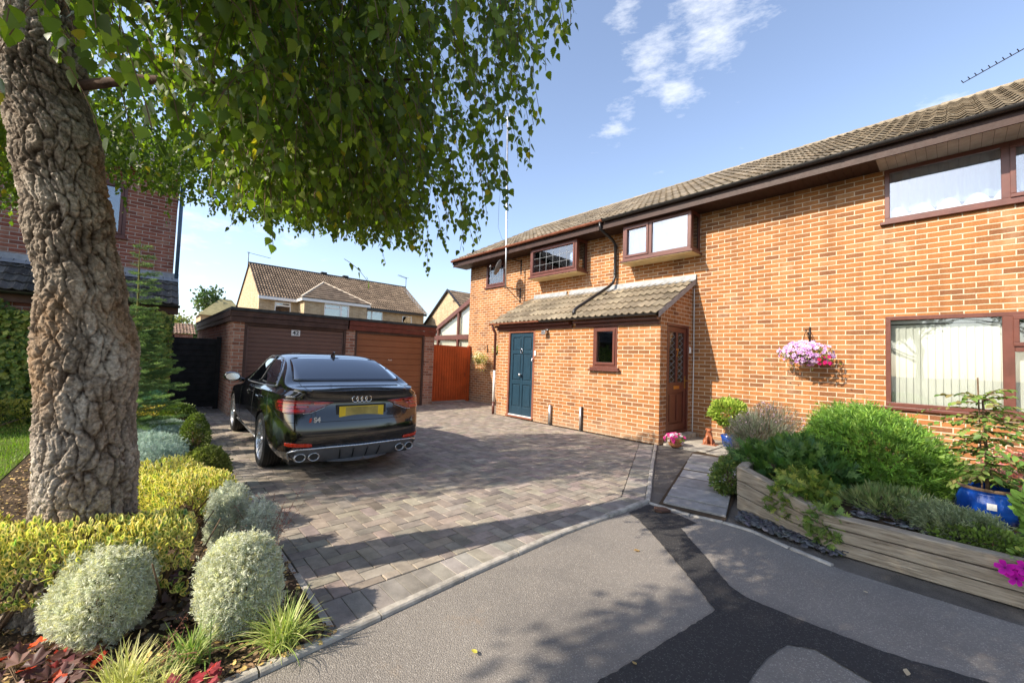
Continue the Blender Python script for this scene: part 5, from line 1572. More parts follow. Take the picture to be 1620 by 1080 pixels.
def make_birch_crown():
    wood = MB(); P = []; D = []; S = []
    # stem above the modelled bark and main limbs
    wood.tube([(-3.52, -.56, 3.5), (-3.57, -.59, 3.9), (-3.7, -.62, 4.8)], [.13, .10, .04], 10)
    limbs = []
    for k in range(26):
        a = 2*PI*k/26*2.4+random.uniform(-.2, .2); z0 = 3.35+1.8*(k/26); x, y, _ = trunk_at(z0); L_ = random.uniform(2.3, 3.1)*(1-.25*k/26)
        pts = []; top = z0+random.uniform(.5, 1.0)
        for i in range(9):
            t = i/8; rr = .1+L_*t
            zz = z0+(top-z0)*math.sin(min(1, t*1.5)*PI/2)-max(0, t-.55)*1.1
            pts.append(Vector((x+math.cos(a+.15*math.sin(t*4+k))*rr, y+math.sin(a+.15*math.sin(t*4+k))*rr, zz)))
        limbs.append(pts); r0 = random.uniform(.011, .022)
        wood.tube(pts, [r0*(1-.85*i/8) for i in range(9)], 7)
    # the long branch seen crossing under the crown towards the viewer
    lb = [Vector((-3.42, -.45, 2.86)), Vector((-3.1, -.1, 2.93)), Vector((-2.8, .25, 2.93)), Vector((-2.3, .6, 2.86)), Vector((-1.8, .9, 2.78))]
    wood.tube(lb, [.03, .025, .02, .014, .006], 7); limbs.append(lb)
    build('branches', wood, M['limb'], bt, smooth=True)
    LP = [p for l in limbs for p in l[2:]]
    LPn = np.array([tuple(p) for p in LP])
    tw = MB(); ntw = 0; tries = 0
    near = [(-1.75, -.15, 2.42), (-1.9, -.02, 2.34), (-2.0, .1, 2.36), (-1.6, -.2, 2.36), (-2.2, .05, 2.42), (-1.85, -.26, 2.34), (-1.5, -.1, 2.3), (-1.45, -.22, 2.25), (-2.3, .2, 2.4), (-2.05, .22, 2.36)]+[(random.uniform(-2.5, -1.25), random.uniform(-.36, .12), random.uniform(2.4, 2.95)) for _ in range(80)]+[(random.uniform(-3.0, -1.7), random.uniform(-.05, .5), random.uniform(2.75, 3.2)) for _ in range(40)]
    while ntw < 5700 and tries < 60000:
        tries += 1
        x, y = random.uniform(-7.3, -.6), random.uniform(-1.8, 1.9); rr = math.hypot(x+4.0, y+.3)
        mode = random.random()
        if mode < .10: an, ds = R(random.uniform(84, 101)), random.uniform(1.0, 2.6); x, y = -math.sin(an)*ds, math.cos(an)*ds
        elif mode < .30: an, ds = R(random.uniform(64, 86)), random.uniform(1.6, 3.6); x, y = -math.sin(an)*ds, math.cos(an)*ds
        rr = math.hypot(x+4.0, y+.3)
        if mode >= .30 and ((x+4.0)/3.12)**2+abs((y-.05)/1.82)**4 > 1: continue
        zl = zlow(x, y)
        # dome top kept under the line of the sun's rays to the house front
        ztop = 4.9-.10*rr*rr-.22*max(0, y+.3)-.35*max(0, -.2-y)
        # keep a window clear from the viewpoint towards the stem
        ang = math.degrees(math.atan2(-x, y))           # 0 = +Y, 90 = -X
        dist = math.hypot(x, y)
        lowlim = zl
        if dist < 1.0: continue
        if ang > 84.5 and dist < 4.4:
            lowlim = max(zl, 1.42+dist*.60)
        edge = y+.85*x
        if mode <= .80 and edge > .26+random.uniform(-.16, .06): continue
        if mode <= .80: lowlim += 1.15*max(0, edge+.34)*(1 if x > -3.2 else .5)
        if mode > .80:  # off-frame twigs added for the leaf shade they cast on the drive
            y = random.uniform(-3.3, -.7); x = random.uniform(-7.3, -4.45+.3*(y+.2)-.1)
            lowlim = 2.75; ztop = 4.5-.25*abs(y+1.8); rr = 2.4
        elif y < -.85 and x > -4.75 and mode >= .30: continue
        if ztop < lowlim+.25: continue
        u_ = random.random()
        if random.random() < .03 and dist > 2: lowlim -= random.uniform(.1, .32)
        zt = lowlim+(ztop-lowlim)*(u_**1.7)*(.75 if mode < .30 else 1)
        L_ = random.uniform(.35, .85) if mode >= .30 else random.uniform(.18, .42); z0 = min(zt+L_, ztop+.15)
        out = Vector((x+4.0, y+.3, 0)).normalized()
        if near: x, y, z0 = near.pop(); lowlim = 1.42+math.hypot(x, y)*(.36 if len(near) < 9 else .50); L_ = .42; dist = 2; out = Vector((.2, .9, 0))
        p = Vector((x, y, z0)); d = (out*random.uniform(.1, .8)+Vector((random.gauss(0, .35), random.gauss(0, .35), -.25))).normalized()
        n = int(L_/.036); pts = [p.copy()]
        for i in range(n):
            d = (d+Vector((random.gauss(0, .07), random.gauss(0, .07), -.13-.05*random.random()))).normalized()
            p = p+d*.036
            if p.z < lowlim-.03: break
            pts.append(p.copy())
            m_ = 1 if random.random() < .8 else 2
            for _ in range(m_):
                s = Vector((random.gauss(0, 1), random.gauss(0, 1), 0)).normalized()
                dd = (d*.35+s*.55+Vector((0, 0, -.85))).normalized()
                P.append(tuple(p+s*.012)); D.append(tuple(dd)); S.append(random.uniform(.022, .050))
        if len(pts) > 3:
            ntw += 1
            if dist < 4.2 and y > -1.5: tw.tube(pts[::2] if len(pts) > 8 else pts, .0016, 3, cap=False)
    build('twigs', tw, M['stem'], bt)
    P = np.array(P); D = np.array(D); S = np.array(S); n = len(P)
    up = rng.normal(size=(n, 3)); Rm = frames_y(D, up)
    base = np.array([(.12, .18, .02), (.15, .215, .022), (.10, .15, .022), (.20, .26, .026), (.08, .13, .024)])
    col = base[rng.integers(0, 5, n)]*np.exp(rng.normal(0, .16, (n, 1)))
    yel = rng.random(n) < .012; col[yel] = (.42, .34, .03)
    V, T, Cc = scatter(LB[0], LB[1], P, Rm, S*1.12, col)
    npmesh('leaves', V, T, Cc, M['leaf'], bt)


make_birch_crown()


def shade_tree(name, label, base, h, cen, rad, nleaf, col, seed, lsz=.09):
    """a whole tree standing behind the viewpoint; only its shadow reaches the picture"""
    t = thing(name, label, 'tree', base); mb = MB(); x, y, _ = base
    mb.tube([(x, y, 0), (x+.05, y, h*.4), (cen[0], cen[1], cen[2]+.3)], [.13, .10, .04], 10)
    r_ = random.Random(seed)
    for k in range(14):
        a = r_.uniform(0, 2*PI); z0 = h*r_.uniform(.3, .6); mb.tube([(x, y, z0), (cen[0]+math.cos(a)*rad[0]*.45, cen[1]+math.sin(a)*rad[1]*.45, z0+.6), (cen[0]+math.cos(a)*rad[0]*.85, cen[1]+math.sin(a)*rad[1]*.85, z0+.8)], [.04, .025, .008], 6)
    build('trunk', mb, M['stem'], t, smooth=True)
    nc = 70; cd = rand_dirs(nc); cc = np.array(cen)+cd*np.array(rad)*rng.uniform(.35, 1, (nc, 1))
    P = cc[rng.integers(0, nc, nleaf)]+rng.normal(0, .20, (nleaf, 3)); d = rand_dirs(nleaf, -.5)
    V, T, Cc = scatter(LO[0], LO[1], P, frames_y(d, rng.normal(size=(nleaf, 3))), rng.uniform(.6, 1.2, nleaf)*lsz, vary(col, nleaf))
    npmesh('crown', V, T, Cc, M['leaf2'], t)
    return t


shade_tree('broadleaf_tree', 'round headed tree standing across the road behind the viewpoint', (-.9, -3.6, 0), 5.6, (-1.35, -3.05, 4.15), (2.0, 1.7, 1.3), 13000, (.07, .13, .025), 3, .10)
shade_tree('broadleaf_tree', 'second tall tree standing across the road behind the viewpoint', (2.6, -4.0, 0), 6.4, (1.9, -3.2, 4.3), (2.2, 1.6, 1.7), 12000, (.06, .12, .025), 4, .11)


# ---- generic shrub
def shrub(name, label, cat, cen, rad, tpl, n, size, col, mat='leaf2', group=None, seed=1, up=.25, inner=.55, lumpamp=.16, tcol=None, stems=10, flat=0, orient=.7, base=None, dv=.2, parts=True, dh=.06, power=2.0, stemmat='stem', zmin=.02):
    bx_ = base or (cen[0], cen[1], 0.0)
    t = thing(name, label, cat, bx_, group)
    if stems:
        mb = MB(); r_ = random.Random(seed)
        for k in range(stems):
            a = r_.uniform(0, 2*PI); q = r_.uniform(.2, .75); e = Vector((cen[0]+math.cos(a)*rad[0]*q, cen[1]+math.sin(a)*rad[1]*q, cen[2]+rad[2]*r_.uniform(-.1, .5)))
            s = Vector((bx_[0]+r_.gauss(0, .03), bx_[1]+r_.gauss(0, .03), bx_[2])); m_ = s.lerp(e, .5)+Vector((r_.gauss(0, .03), r_.gauss(0, .03), -.02))
            th = .006+.008*max(rad)
            mb.tube([s, m_, e], [th, th*.8, th*.35], 6)
        build('stems', mb, M[stemmat], t, smooth=True)
    d = rand_dirs(n); r1 = inner+(1-inner)*rng.random(n)**.6
    stray = rng.random(n) < .05; r1[stray] *= rng.uniform(1.04, 1.16, stray.sum())
    # superellipsoid for clipped shapes
    if power != 2.0:
        k_ = (np.abs(d)**power).sum(1)**(1/power); dd = d/k_[:, None]
    else: dd = d
    P = np.array(cen)+dd*np.array(rad)*(r1*lump(d, seed, 2.6, lumpamp))[:, None]
    keep = P[:, 2] > zmin; P = P[keep]; d = d[keep]; n = len(P)
    g = d/np.array(rad); g /= np.linalg.norm(g, axis=1, keepdims=True)
    gd = g*orient+rand_dirs(n)*(1-orient)+np.array([0, 0, up]); gd /= np.linalg.norm(gd, axis=1, keepdims=True)
    c = vary(col, n, dv, dh) if not isinstance(col, list) else np.array(col)[rng.integers(0, len(col), n)]*np.exp(rng.normal(0, dv, (n, 1)))
    V, T, Cc = scatter(tpl[0], tpl[1], P, frames_y(gd, rng.normal(size=(n, 3))+g*.6), size*rng.uniform(.65, 1.2, n), c, tcol)
    npmesh('foliage', V, T, Cc, M[mat], t)
    return t


SANT = sprig(13, .5, .05, 1.25, .9, 5)
SV = [(.62, .64, .52), (.70, .72, .58), (.66, .69, .58), (.78, .79, .66), (.62, .66, .48), (.70, .70, .40)]
shrub('santolina', 'large silvery cushion shrub at front left, lower in the photo and nearest the red leaves', 'shrub', (-2.80, -.06, .20), (.20, .19, .225), SANT, 7800, .036, SV, 'silverleaf', 'silver cushion shrubs', 11, .2, .6, .15, stems=8, dv=.12)
shrub('santolina', 'large silvery cushion shrub beside the drive edge and the striped grass tuft', 'shrub', (-2.50, .45, .225), (.19, .19, .235), SANT, 8200, .036, SV, 'silverleaf', 'silver cushion shrubs', 12, .2, .6, .13, stems=8, dv=.12)
shrub('santolina', 'grey felted shrub behind the yellow-edged hedge end, leftmost of two by the drive', 'shrub', (-3.40, .50, .25), (.13, .11, .24), SANT, 2200, .045, [(.52, .56, .46), (.62, .65, .56)], 'silverleaf', 'silver cushion shrubs', 13, .3, .55, .2, dv=.15)
shrub('santolina', 'grey felted shrub at the drive edge among dry red flower stems', 'shrub', (-3.12, .64, .20), (.10, .09, .20), SANT, 1500, .045, [(.60, .62, .54), (.70, .72, .64)], 'silverleaf', 'silver cushion shrubs', 14, .3, .55, .2, dv=.15)
pos_row = [(-6.1, .12, .34), (-6.8, .14, .34), (-7.55, .18, .34), (-8.3, .22, .34)]
lab_row = ['blue-grey cushion nearest in the row right of the trunk', 'second blue-grey cushion in the row right of the trunk', 'third blue-grey cushion in the row right of the trunk', 'farthest blue-grey cushion in the row, before the golden shrub']
for (x, y, r_), lb in zip(pos_row, lab_row):
    shrub('lavender_cotton', lb, 'shrub', (x, y, .11), (.32, .36, .20), SANT, 2600, .055, [(.42, .54, .50), (.52, .62, .57), (.34, .46, .40)], 'silverleaf', 'blue-grey cushions in a row', int(-x*10), .3, .6, .1, stems=5, dv=.13)
BOX = leaf_oval(.30, .1)
shrub('box_ball', 'clipped box ball nearest the black gate', 'shrub', (-8.85, .50, .24), (.27, .25, .25), BOX, 5200, .032, [(.10, .15, .03), (.14, .19, .04), (.08, .12, .03)], 'leaf2', 'clipped box shrubs', 21, .1, .8, .05)
shrub('box_ball', 'clipped conical box shrub between the two box balls', 'shrub', (-6.88, .58, .20), (.16, .15, .33), BOX, 4200, .030, [(.10, .14, .03), (.16, .20, .05)], 'leaf2', 'clipped box shrubs', 22, .1, .8, .05)
shrub('box_ball', 'clipped box ball behind the yellow-edged hedge by the car wheel', 'shrub', (-5.05, .52, .22), (.24, .20, .22), BOX, 6500, .030, [(.22, .24, .06), (.28, .29, .09), (.15, .17, .04)], 'leaf2', 'clipped box shrubs', 23, .1, .8, .07)
shrub('box_ball', 'small low clipped tuft beside the nearest blue-grey cushion', 'shrub', (-6.1, .66, .09), (.22, .13, .14), BOX, 1800, .028, [(.12, .15, .05), (.16, .19, .07)], 'leaf2', 'clipped box shrubs', 24, .1, .8, .07)
GOLD = [(.50, .38, .06), (.42, .36, .07), (.56, .36, .10), (.30, .30, .06)]
shrub('golden_shrub', 'low golden leaved shrub at the foot of the spruce', 'shrub', (-9.1, .16, .15), (.5, .34, .24), BOX, 2600, .04, GOLD, 'leaf2', 'low golden shrubs', 25, .2, .6, .15)
shrub('golden_shrub', 'small golden shrub between the blue-grey cushions and the box cone', 'shrub', (-7.7, .55, .10), (.34, .16, .16), BOX, 1400, .036, GOLD, 'leaf2', 'low golden shrubs', 26, .2, .6, .15)
shrub('golden_shrub', 'low clipped olive-gold hedge along the back of the lawn', 'hedge', (-10.2, -2.0, .22), (.45, 1.5, .27), BOX, 9000, .035, [(.30, .27, .05), (.38, .33, .07), (.22, .21, .04)], 'leaf2', None, 27, .2, .7, .06, power=4)
shrub('blue_spruce_shrub', 'blue-green low feathery shrub under the spruce', 'shrub', (-9.6, .0, .32), (.42, .38, .34), SANT, 2200, .07, [(.12, .26, .16), (.10, .22, .14), (.16, .30, .12)], 'leaf2', None, 28, .5, .5, .2)


# ---- variegated hedges (yellow edged leaves)
def hedge_band(name, label, path, width, z0, z1, n, size, group, seed, stems):
    t = thing(name, label, 'hedge', (*path[0][:2], 0), group); r_ = np.random.default_rng(seed)
    P = np.array(path, float); seg = np.linalg.norm(np.diff(P, axis=0), axis=1); cum = np.concatenate([[0], np.cumsum(seg)])
    s = r_.uniform(0, cum[-1], n); i = np.clip(np.searchsorted(cum, s)-1, 0, len(seg)-1); tt = (s-cum[i])/seg[i]
    c = P[i]+(P[i+1]-P[i])*tt[:, None]; dr = (P[i+1]-P[i])/seg[i][:, None]; nn = np.stack([-dr[:, 1], dr[:, 0]], 1)
    a = r_.uniform(-.35, PI+.35, n); rad = .55+.45*r_.random(n)**.5
    e = .6
    cx = np.sign(np.cos(a))*np.abs(np.cos(a))**e*width; cz = np.sign(np.sin(a))*np.abs(np.sin(a))**e
    bump_ = 1+.10*np.sin(s*7+seed)+.07*np.sin(s*17+2)+.05*np.sin(s*31)
    off = cx*rad*bump_; zz = z0+(z1-z0)*np.clip(cz*rad*(1+.06*np.sin(s*9)), -.25, 1.08)
    ends = np.minimum(s, cum[-1]-s); zz = np.where(ends < .12, zz-(.12-ends)*.6, zz)
    Q = np.stack([c[:, 0]+nn[:, 0]*off, c[:, 1]+nn[:, 1]*off, zz], 1)
    g = np.stack([nn[:, 0]*np.cos(a)*.9, nn[:, 1]*np.cos(a)*.9, np.abs(np.sin(a))+.55], 1)
    d = g*.7+np.array([0, 0, .75])+r_.normal(0, .55, (n, 3))
    depth = (rad-.55)/.45
    low = np.clip((zz-z0)/(z1-z0), 0, 1)
    col = np.ones((n, 3))*np.exp(r_.normal(0, .14, (n, 1)))*np.exp(r_.normal(0, .05, (n, 3)))
    grn = r_.random(n) < (.22-.2*low); col[grn] *= np.array((.42, .62, .6))
    V, T, Cc = scatter(LV[0], LV[1], Q, frames_y(d, g+r_.normal(0, 1.1, (n, 3))), size*r_.uniform(.6, 1.15, n), col, LV[2])
    npmesh('foliage', V, T, np.clip(Cc, 0, 1), M['leaf2'], t)
    mb = MB(); q = random.Random(seed)
    for k in range(stems):
        sI = q.uniform(.03, .97)*cum[-1]; ii = min(len(seg)-1, int(np.searchsorted(cum, sI)-1)); p = P[ii]+(P[ii+1]-P[ii])*((sI-cum[ii])/seg[ii])
        b0 = Vector((p[0]+q.gauss(0, .02), p[1]+q.gauss(0, .02), 0))
        for m_ in range(5):
            e_ = b0+Vector((q.gauss(0, .13), q.gauss(0, .13), z0+(z1-z0)*q.uniform(.1, .8))); md = b0.lerp(e_, .5)+Vector((q.gauss(0, .02), q.gauss(0, .02), -.02))
            mb.tube([b0, md, e_], [.009, .006, .003], 6)
    build('stems', mb, M['stem'], t, smooth=True)
    return t


hedge_band('variegated_hedge', 'yellow-edged hedge in front of the birch trunk, nearest the camera', [(-3.45, -1.1), (-3.17, -.55), (-2.99, -.06), (-2.94, .27)], .16, .24, .50, 5600, .042, 'yellow-edged euonymus hedges', 31, 9)
hedge_band('variegated_hedge', 'yellow-edged hedge right of and behind the trunk', [(-4.75, .12), (-4.3, .26), (-3.75, .42)], .26, .12, .44, 5200, .042, 'yellow-edged euonymus hedges', 32, 6)
hedge_band('variegated_hedge', 'yellow-edged hedge left of the trunk bordering the lawn', [(-4.6, -1.9), (-4.1, -1.2), (-3.75, -.62)], .22, .12, .44, 4200, .042, 'yellow-edged euonymus hedges', 33, 5)


# ---- grasses and low leaves of the front bed
def tuft(name, label, cat, p, n, L_, col, group, seed, w_=.0035, droop=1.0, zb=.012):
    t = thing(name, label, cat, (p[0], p[1], zb), group); r_ = np.random.default_rng(seed); V = []; T = []; Cc = []
    for i in range(n):
        a = r_.uniform(0, 2*PI); l = L_*r_.uniform(.6, 1.1); lean = r_.uniform(.15, .9); b = np.array([p[0]+r_.normal(0, .025), p[1]+r_.normal(0, .025), zb]); h = np.array([math.cos(a), math.sin(a), 0]); s = np.array([-h[1], h[0], 0])*w_*r_.uniform(.7, 1.2)
        c = np.array(col[r_.integers(0, len(col))])*math.exp(r_.normal(0, .15)); k = len(V); m_ = 7
        for j in range(m_):
            q = j/(m_-1); ang = lean*.6+droop*lean*q*1.7; 
            if j: b = b+(h*math.sin(ang)+np.array([0, 0, math.cos(ang)]))*l/(m_-1)
            b[2] = max(b[2], zb+.003); ww = s*(1-q**2*.9); V += [b+ww, b-ww]; Cc += [c, c]
            if j: T += [(k+2*j-2, k+2*j-1, k+2*j+1), (k+2*j-2, k+2*j+1, k+2*j)]
    npmesh('blades', np.array(V), np.array(T), np.array(Cc), M['leaf2'], t); return t


YG = [(.48, .50, .16), (.56, .55, .26), (.30, .40, .10), (.40, .46, .14)]
tuft('sedge_tuft', 'striped yellow-green grass tuft at the drive corner beside the silver shrub', 'grass tuft', (-2.17, .57), 230, .24, YG, 'striped grass tufts', 41)
tuft('sedge_tuft', 'dark green striped grass tuft between the two silver shrubs', 'grass tuft', (-2.30, .22), 130, .20, [(.16, .26, .06), (.24, .34, .09), (.42, .46, .16)], 'striped grass tufts', 42)
tuft('sedge_tuft', 'pale yellow grass tuft at the bottom edge below the left silver shrub', 'grass tuft', (-2.24, .02), 260, .22, [(.58, .55, .22), (.66, .62, .34), (.44, .44, .14)], 'striped grass tufts', 43)
tuft('sedge_tuft', 'pale yellow grass tuft right of another at the bottom edge of the bed', 'grass tuft', (-2.12, .12), 150, .17, [(.58, .55, .22), (.50, .50, .18)], 'striped grass tufts', 44)


def rosette(name, label, p, n, rad, size, cols, group, seed, zb=.012, lift=.10):
    t = thing(name, label, 'plant', (p[0], p[1], zb), group); r_ = np.random.default_rng(seed); a = r_.uniform(0, 2*PI, n); q = np.sqrt(r_.random(n))*rad
    P = np.stack([p[0]+np.cos(a)*q, p[1]+np.sin(a)*q, zb+lift*(1-.5*q/rad)*r_.uniform(.35, 1.1, n)], 1)
    d = np.stack([np.cos(a), np.sin(a), r_.normal(.1, .3, n)], 1); up_ = np.stack([np.cos(a)*.3, np.sin(a)*.3, np.ones(n)], 1)+r_.normal(0, .35, (n, 3))
    c = np.array(cols)[r_.integers(0, len(cols), n)]*np.exp(r_.normal(0, .2, (n, 1)))
    V, T, Cc = scatter(LL[0], LL[1], P, frames_y(d, up_), size*r_.uniform(.6, 1.15, n), np.clip(c, 0, 1)); npmesh('leaves', V, T, Cc, M['leaf2'], t)
    mb = MB(); rr = random.Random(seed)
    for i in range(0, n, 2): mb.tube([(p[0], p[1], zb), tuple(P[i])], .0018, 4, cap=False)
    build('stalks', mb, M['stem'], t); return t


HP = [(.12, .05, .055), (.17, .08, .075), (.22, .13, .11), (.10, .045, .04)]
HR = [(.45, .045, .025), (.30, .04, .04), (.60, .09, .03), (.17, .06, .06)]
rosette('heuchera', 'dark purple and scarlet lobed leaves in the bottom left corner', (-2.60, -.30), 60, .22, .085, HR+HP+HP, 'red and purple heucheras', 51)
rosette('heuchera', 'purple-bronze lobed leaves at the bottom edge left of the pale grass', (-2.38, -.20), 55, .17, .085, HP+HP+HR[:2], 'red and purple heucheras', 52)
rosette('heuchera', 'crimson leaf cluster at the bottom edge right of the pale grass', (-2.10, .20), 26, .09, .065, [(.42, .04, .05), (.52, .12, .13), (.35, .06, .07)], 'red and purple heucheras', 53)
rosette('heuchera', 'dull brown-purple leaves between the two big silver shrubs', (-2.82, .19), 70, .20, .080, [(.13, .085, .07), (.19, .13, .11), (.16, .14, .10)], 'red and purple heucheras', 54)
rosette('heuchera', 'dark purple leaves under the end of the front hedge', (-3.12, .36), 60, .17, .075, [(.16, .06, .07), (.11, .04, .045)], 'red and purple heucheras', 55)
rosette('heuchera', 'maroon leaves at the drive edge under the dry flower stems', (-3.05, .62), 50, .13, .06, [(.24, .07, .06), (.16, .05, .05)], 'red and purple heucheras', 56)


def seedheads(label, p, n, h, seed):
    t = thing('dry_flower_stems', label, 'flower stems', (*p, .012), 'dry red flower stems'); q = random.Random(seed); mb = MB(); P = []
    for k in range(n):
        e = Vector((p[0]+q.gauss(.04, .12), p[1]+q.gauss(.06, .09), h*q.uniform(.7, 1.15))); s = Vector((p[0]+q.gauss(0, .02), p[1]+q.gauss(0, .02), .012)); mb.tube([s, s.lerp(e, .5)+Vector((0, 0, .04)), e], .0012, 4)
        for i in range(46):
            f_ = q.uniform(.62, 1); P.append(tuple(s.lerp(e, f_)+Vector((q.gauss(0, .016), q.gauss(0, .016), q.gauss(0, .01)))))
    build('stalks', mb, plain('dry_red_stalk', (.24, .10, .07), .8, .2), t); P = np.array(P); m_ = len(P)
    V, T, Cc = scatter(BOX[0], BOX[1], P, frames(rng.normal(size=(m_, 3))), rng.uniform(.005, .010, m_), vary((.34, .16, .12), m_, .25)); npmesh('flower_heads', V, T, Cc, M['petal'], t)


seedheads('fine reddish dry flower spikes over the drive edge beside the grey shrubs', (-3.06, .66), 15, .42, 61)
seedheads('small reddish dry flower spikes beside the pale grass at the bottom edge', (-2.36, .12), 4, .17, 62)


# ---- bark chips and leaf litter over the bed; grass on the lawn
def litter():
    n = 15000; x = -2.10-rng.random(n)**1.5*5.5; y = rng.uniform(-1.5, .78, n); k = ~((x < -4.9) & (y < -.95)); x, y = x[k], y[k]; n = len(x)
    P = np.stack([x, y, np.full(n, .018)+rng.random(n)*.012], 1)
    tv = np.array([(0, 0, 0), (.3, .2, .05), (.32, .75, 0), (.02, 1, .06), (-.28, .6, .0), (-.25, .2, .04)], float); tt = np.array([(0, 1, 2), (0, 2, 3), (0, 3, 4), (0, 4, 5)])
    d = rng.normal(size=(n, 3)); d[:, 2] *= .25; col = np.array([(.36, .23, .13), (.22, .14, .085), (.46, .32, .17), (.13, .085, .055), (.52, .37, .13)])[rng.integers(0, 5, n)]*np.exp(rng.normal(0, .25, (n, 1)))
    V, T, Cc = scatter(tv, tt, P, frames_y(d, np.array([[0, 0, 1.]])+rng.normal(0, .5, (n, 3))), rng.uniform(.008, .032, n), col)
    o = npmesh('bark_mulch', V, T, Cc, M['chips'], None, 'stuff'); tag(o, 'brown bark chips and fallen leaves covering the front flower bed', 'mulch')
    n = 26000; x = rng.uniform(-11, -4.6, n); y = rng.uniform(-4.5, -1.0, n); k = (y < -1.0-(x > -6.2)*(x+6.2)*.46); x, y = x[k], y[k]; n = len(x)
    P = np.stack([x, y, np.full(n, .018)], 1); d = rng.normal(0, .35, (n, 3)); d[:, 2] = 1
    tv = np.array([(-.09, 0, 0), (.09, 0, 0), (.05, .6, .06), (0, 1, .2)], float); tt = np.array([(0, 1, 2), (0, 2, 3)])
    V, T, Cc = scatter(tv, tt, P, frames_y(d, rng.normal(size=(n, 3))), rng.uniform(.03, .06, n), vary((.20, .30, .04), n, .2)); o = npmesh('lawn_grass', V, T, Cc, M['leaf2'], None, 'stuff'); tag(o, 'short green mown grass left of the birch trunk', 'grass')


litter()


# ---- ivy on the neighbour's wall, spruce
def ivy(label, y0, y1, z1, n, seed, x0=-10.98, dep=.30):
    t = thing('ivy', label, 'climber', (x0, (y0+y1)/2, 0), 'ivy on the neighbouring wall'); r_ = np.random.default_rng(seed)
    y = r_.uniform(y0, y1, n); z = r_.uniform(.0, 1, n)*z1*(1+.04*np.sin(y*5)+.03*np.sin(y*13)); w_ = dep*(.75+.25*np.sin(y*3+z*2)*np.sin(z*4+1)); edge = np.clip(np.minimum(y1-y, z1-z)/.18, .25, 1)
    x = x0+w_*edge*r_.random(n)**.4
    P = np.stack([x, y, z], 1); d = np.stack([r_.normal(.35, .3, n), r_.normal(0, .45, n), -1+r_.normal(0, .35, n)], 1); up_ = np.stack([np.ones(n), r_.normal(0, .45, n), r_.normal(.35, .4, n)], 1)
    c = np.array([(.17, .24, .035), (.26, .30, .05), (.11, .17, .03), (.34, .34, .07), (.08, .13, .03)])[r_.integers(0, 5, n)]*np.exp(r_.normal(0, .18, (n, 1)))
    V, T, Cc = scatter(LL[0], LL[1], P, frames_y(d, up_), r_.uniform(.06, .115, n), c); npmesh('leaves', V, T, Cc, M['leaf2'], t)
    mb = MB(); q = random.Random(seed)
    for k in range(10):
        yy = q.uniform(y0, y1); pts = []; 
        for i in range(6): pts.append((x0+.03, yy, z1*i/5.2)); yy += q.gauss(0, .08)
        mb.tube(pts, .01, 5)
    build('stems', mb, M['stem'], t)


ivy('dense yellow-green ivy wall left of the birch trunk', -4.2, -.55, 2.12, 9000, 71)
ivy('yellow-green ivy strip behind the young spruce', -.55, .42, 2.08, 3000, 72, dep=.22)


def spruce():
    bx, by = -7.95, -.08
    t = thing('young_spruce', 'young spruce with pale tips standing between the trunk and the black gate', 'tree', (bx, by, 0)); mb = MB(); mb.tube([(bx+.02, by, 0), (bx, by, 1.5), (bx+.02, by-.02, 2.3), (bx-.02, by-.04, 2.98)], [.035, .022, .012, .004], 7); P = []; D = []; CL = []
    z = .25; q = random.Random(5)
    while z < 2.95:
        if z > 1.95: L_ = .24*(2.98-z)/1.03+.07; nb = 5
        else: L_ = .30+.30*(1-(z/1.95))**.6+.12*math.sin(z*3); nb = 8
        for k in range(nb):
            a = q.uniform(0, 2*PI); l = L_*q.uniform(.75, 1.15); e = Vector((math.cos(a), math.sin(a), q.uniform(-.15, .30))).normalized(); s = Vector((bx, by, z)); mb.tube([s, s+e*l], [.006, .002], 4); n = int(l/.011)
            for i in range(n):
                f_ = .12+.88*i/n; side_ = Vector((-e.y, e.x, 0)); p = s+e*l*f_
                for sg in (-1, 1, 0):
                    ll = (.10*(1-f_)+.025)
                    P.append(tuple(p+side_*sg*ll*q.random()+Vector((0, 0, q.gauss(0, .008))))); D.append(tuple((e*.9+side_*sg*.5+Vector((q.gauss(0, .15), q.gauss(0, .15), .15+q.gauss(0, .15)))))); CL.append((.20, .30, .10) if f_ > .72 else (.075, .14, .055))
        z += .085 if z < 1.9 else .13
    build('trunk', mb, M['gstem'], t); P = np.array(P); D = np.array(D); CL = np.array(CL); n = len(P)
    tp = sprig(11, .55, .035, 1.0, .9, 9); V, T, Cc = scatter(tp[0], tp[1], P, frames_y(D, rng.normal(size=(n, 3))), rng.uniform(.028, .048, n), CL*np.exp(rng.normal(0, .2, (n, 1)))); npmesh('foliage', V, T, Cc, M['leaf2'], t)


spruce()


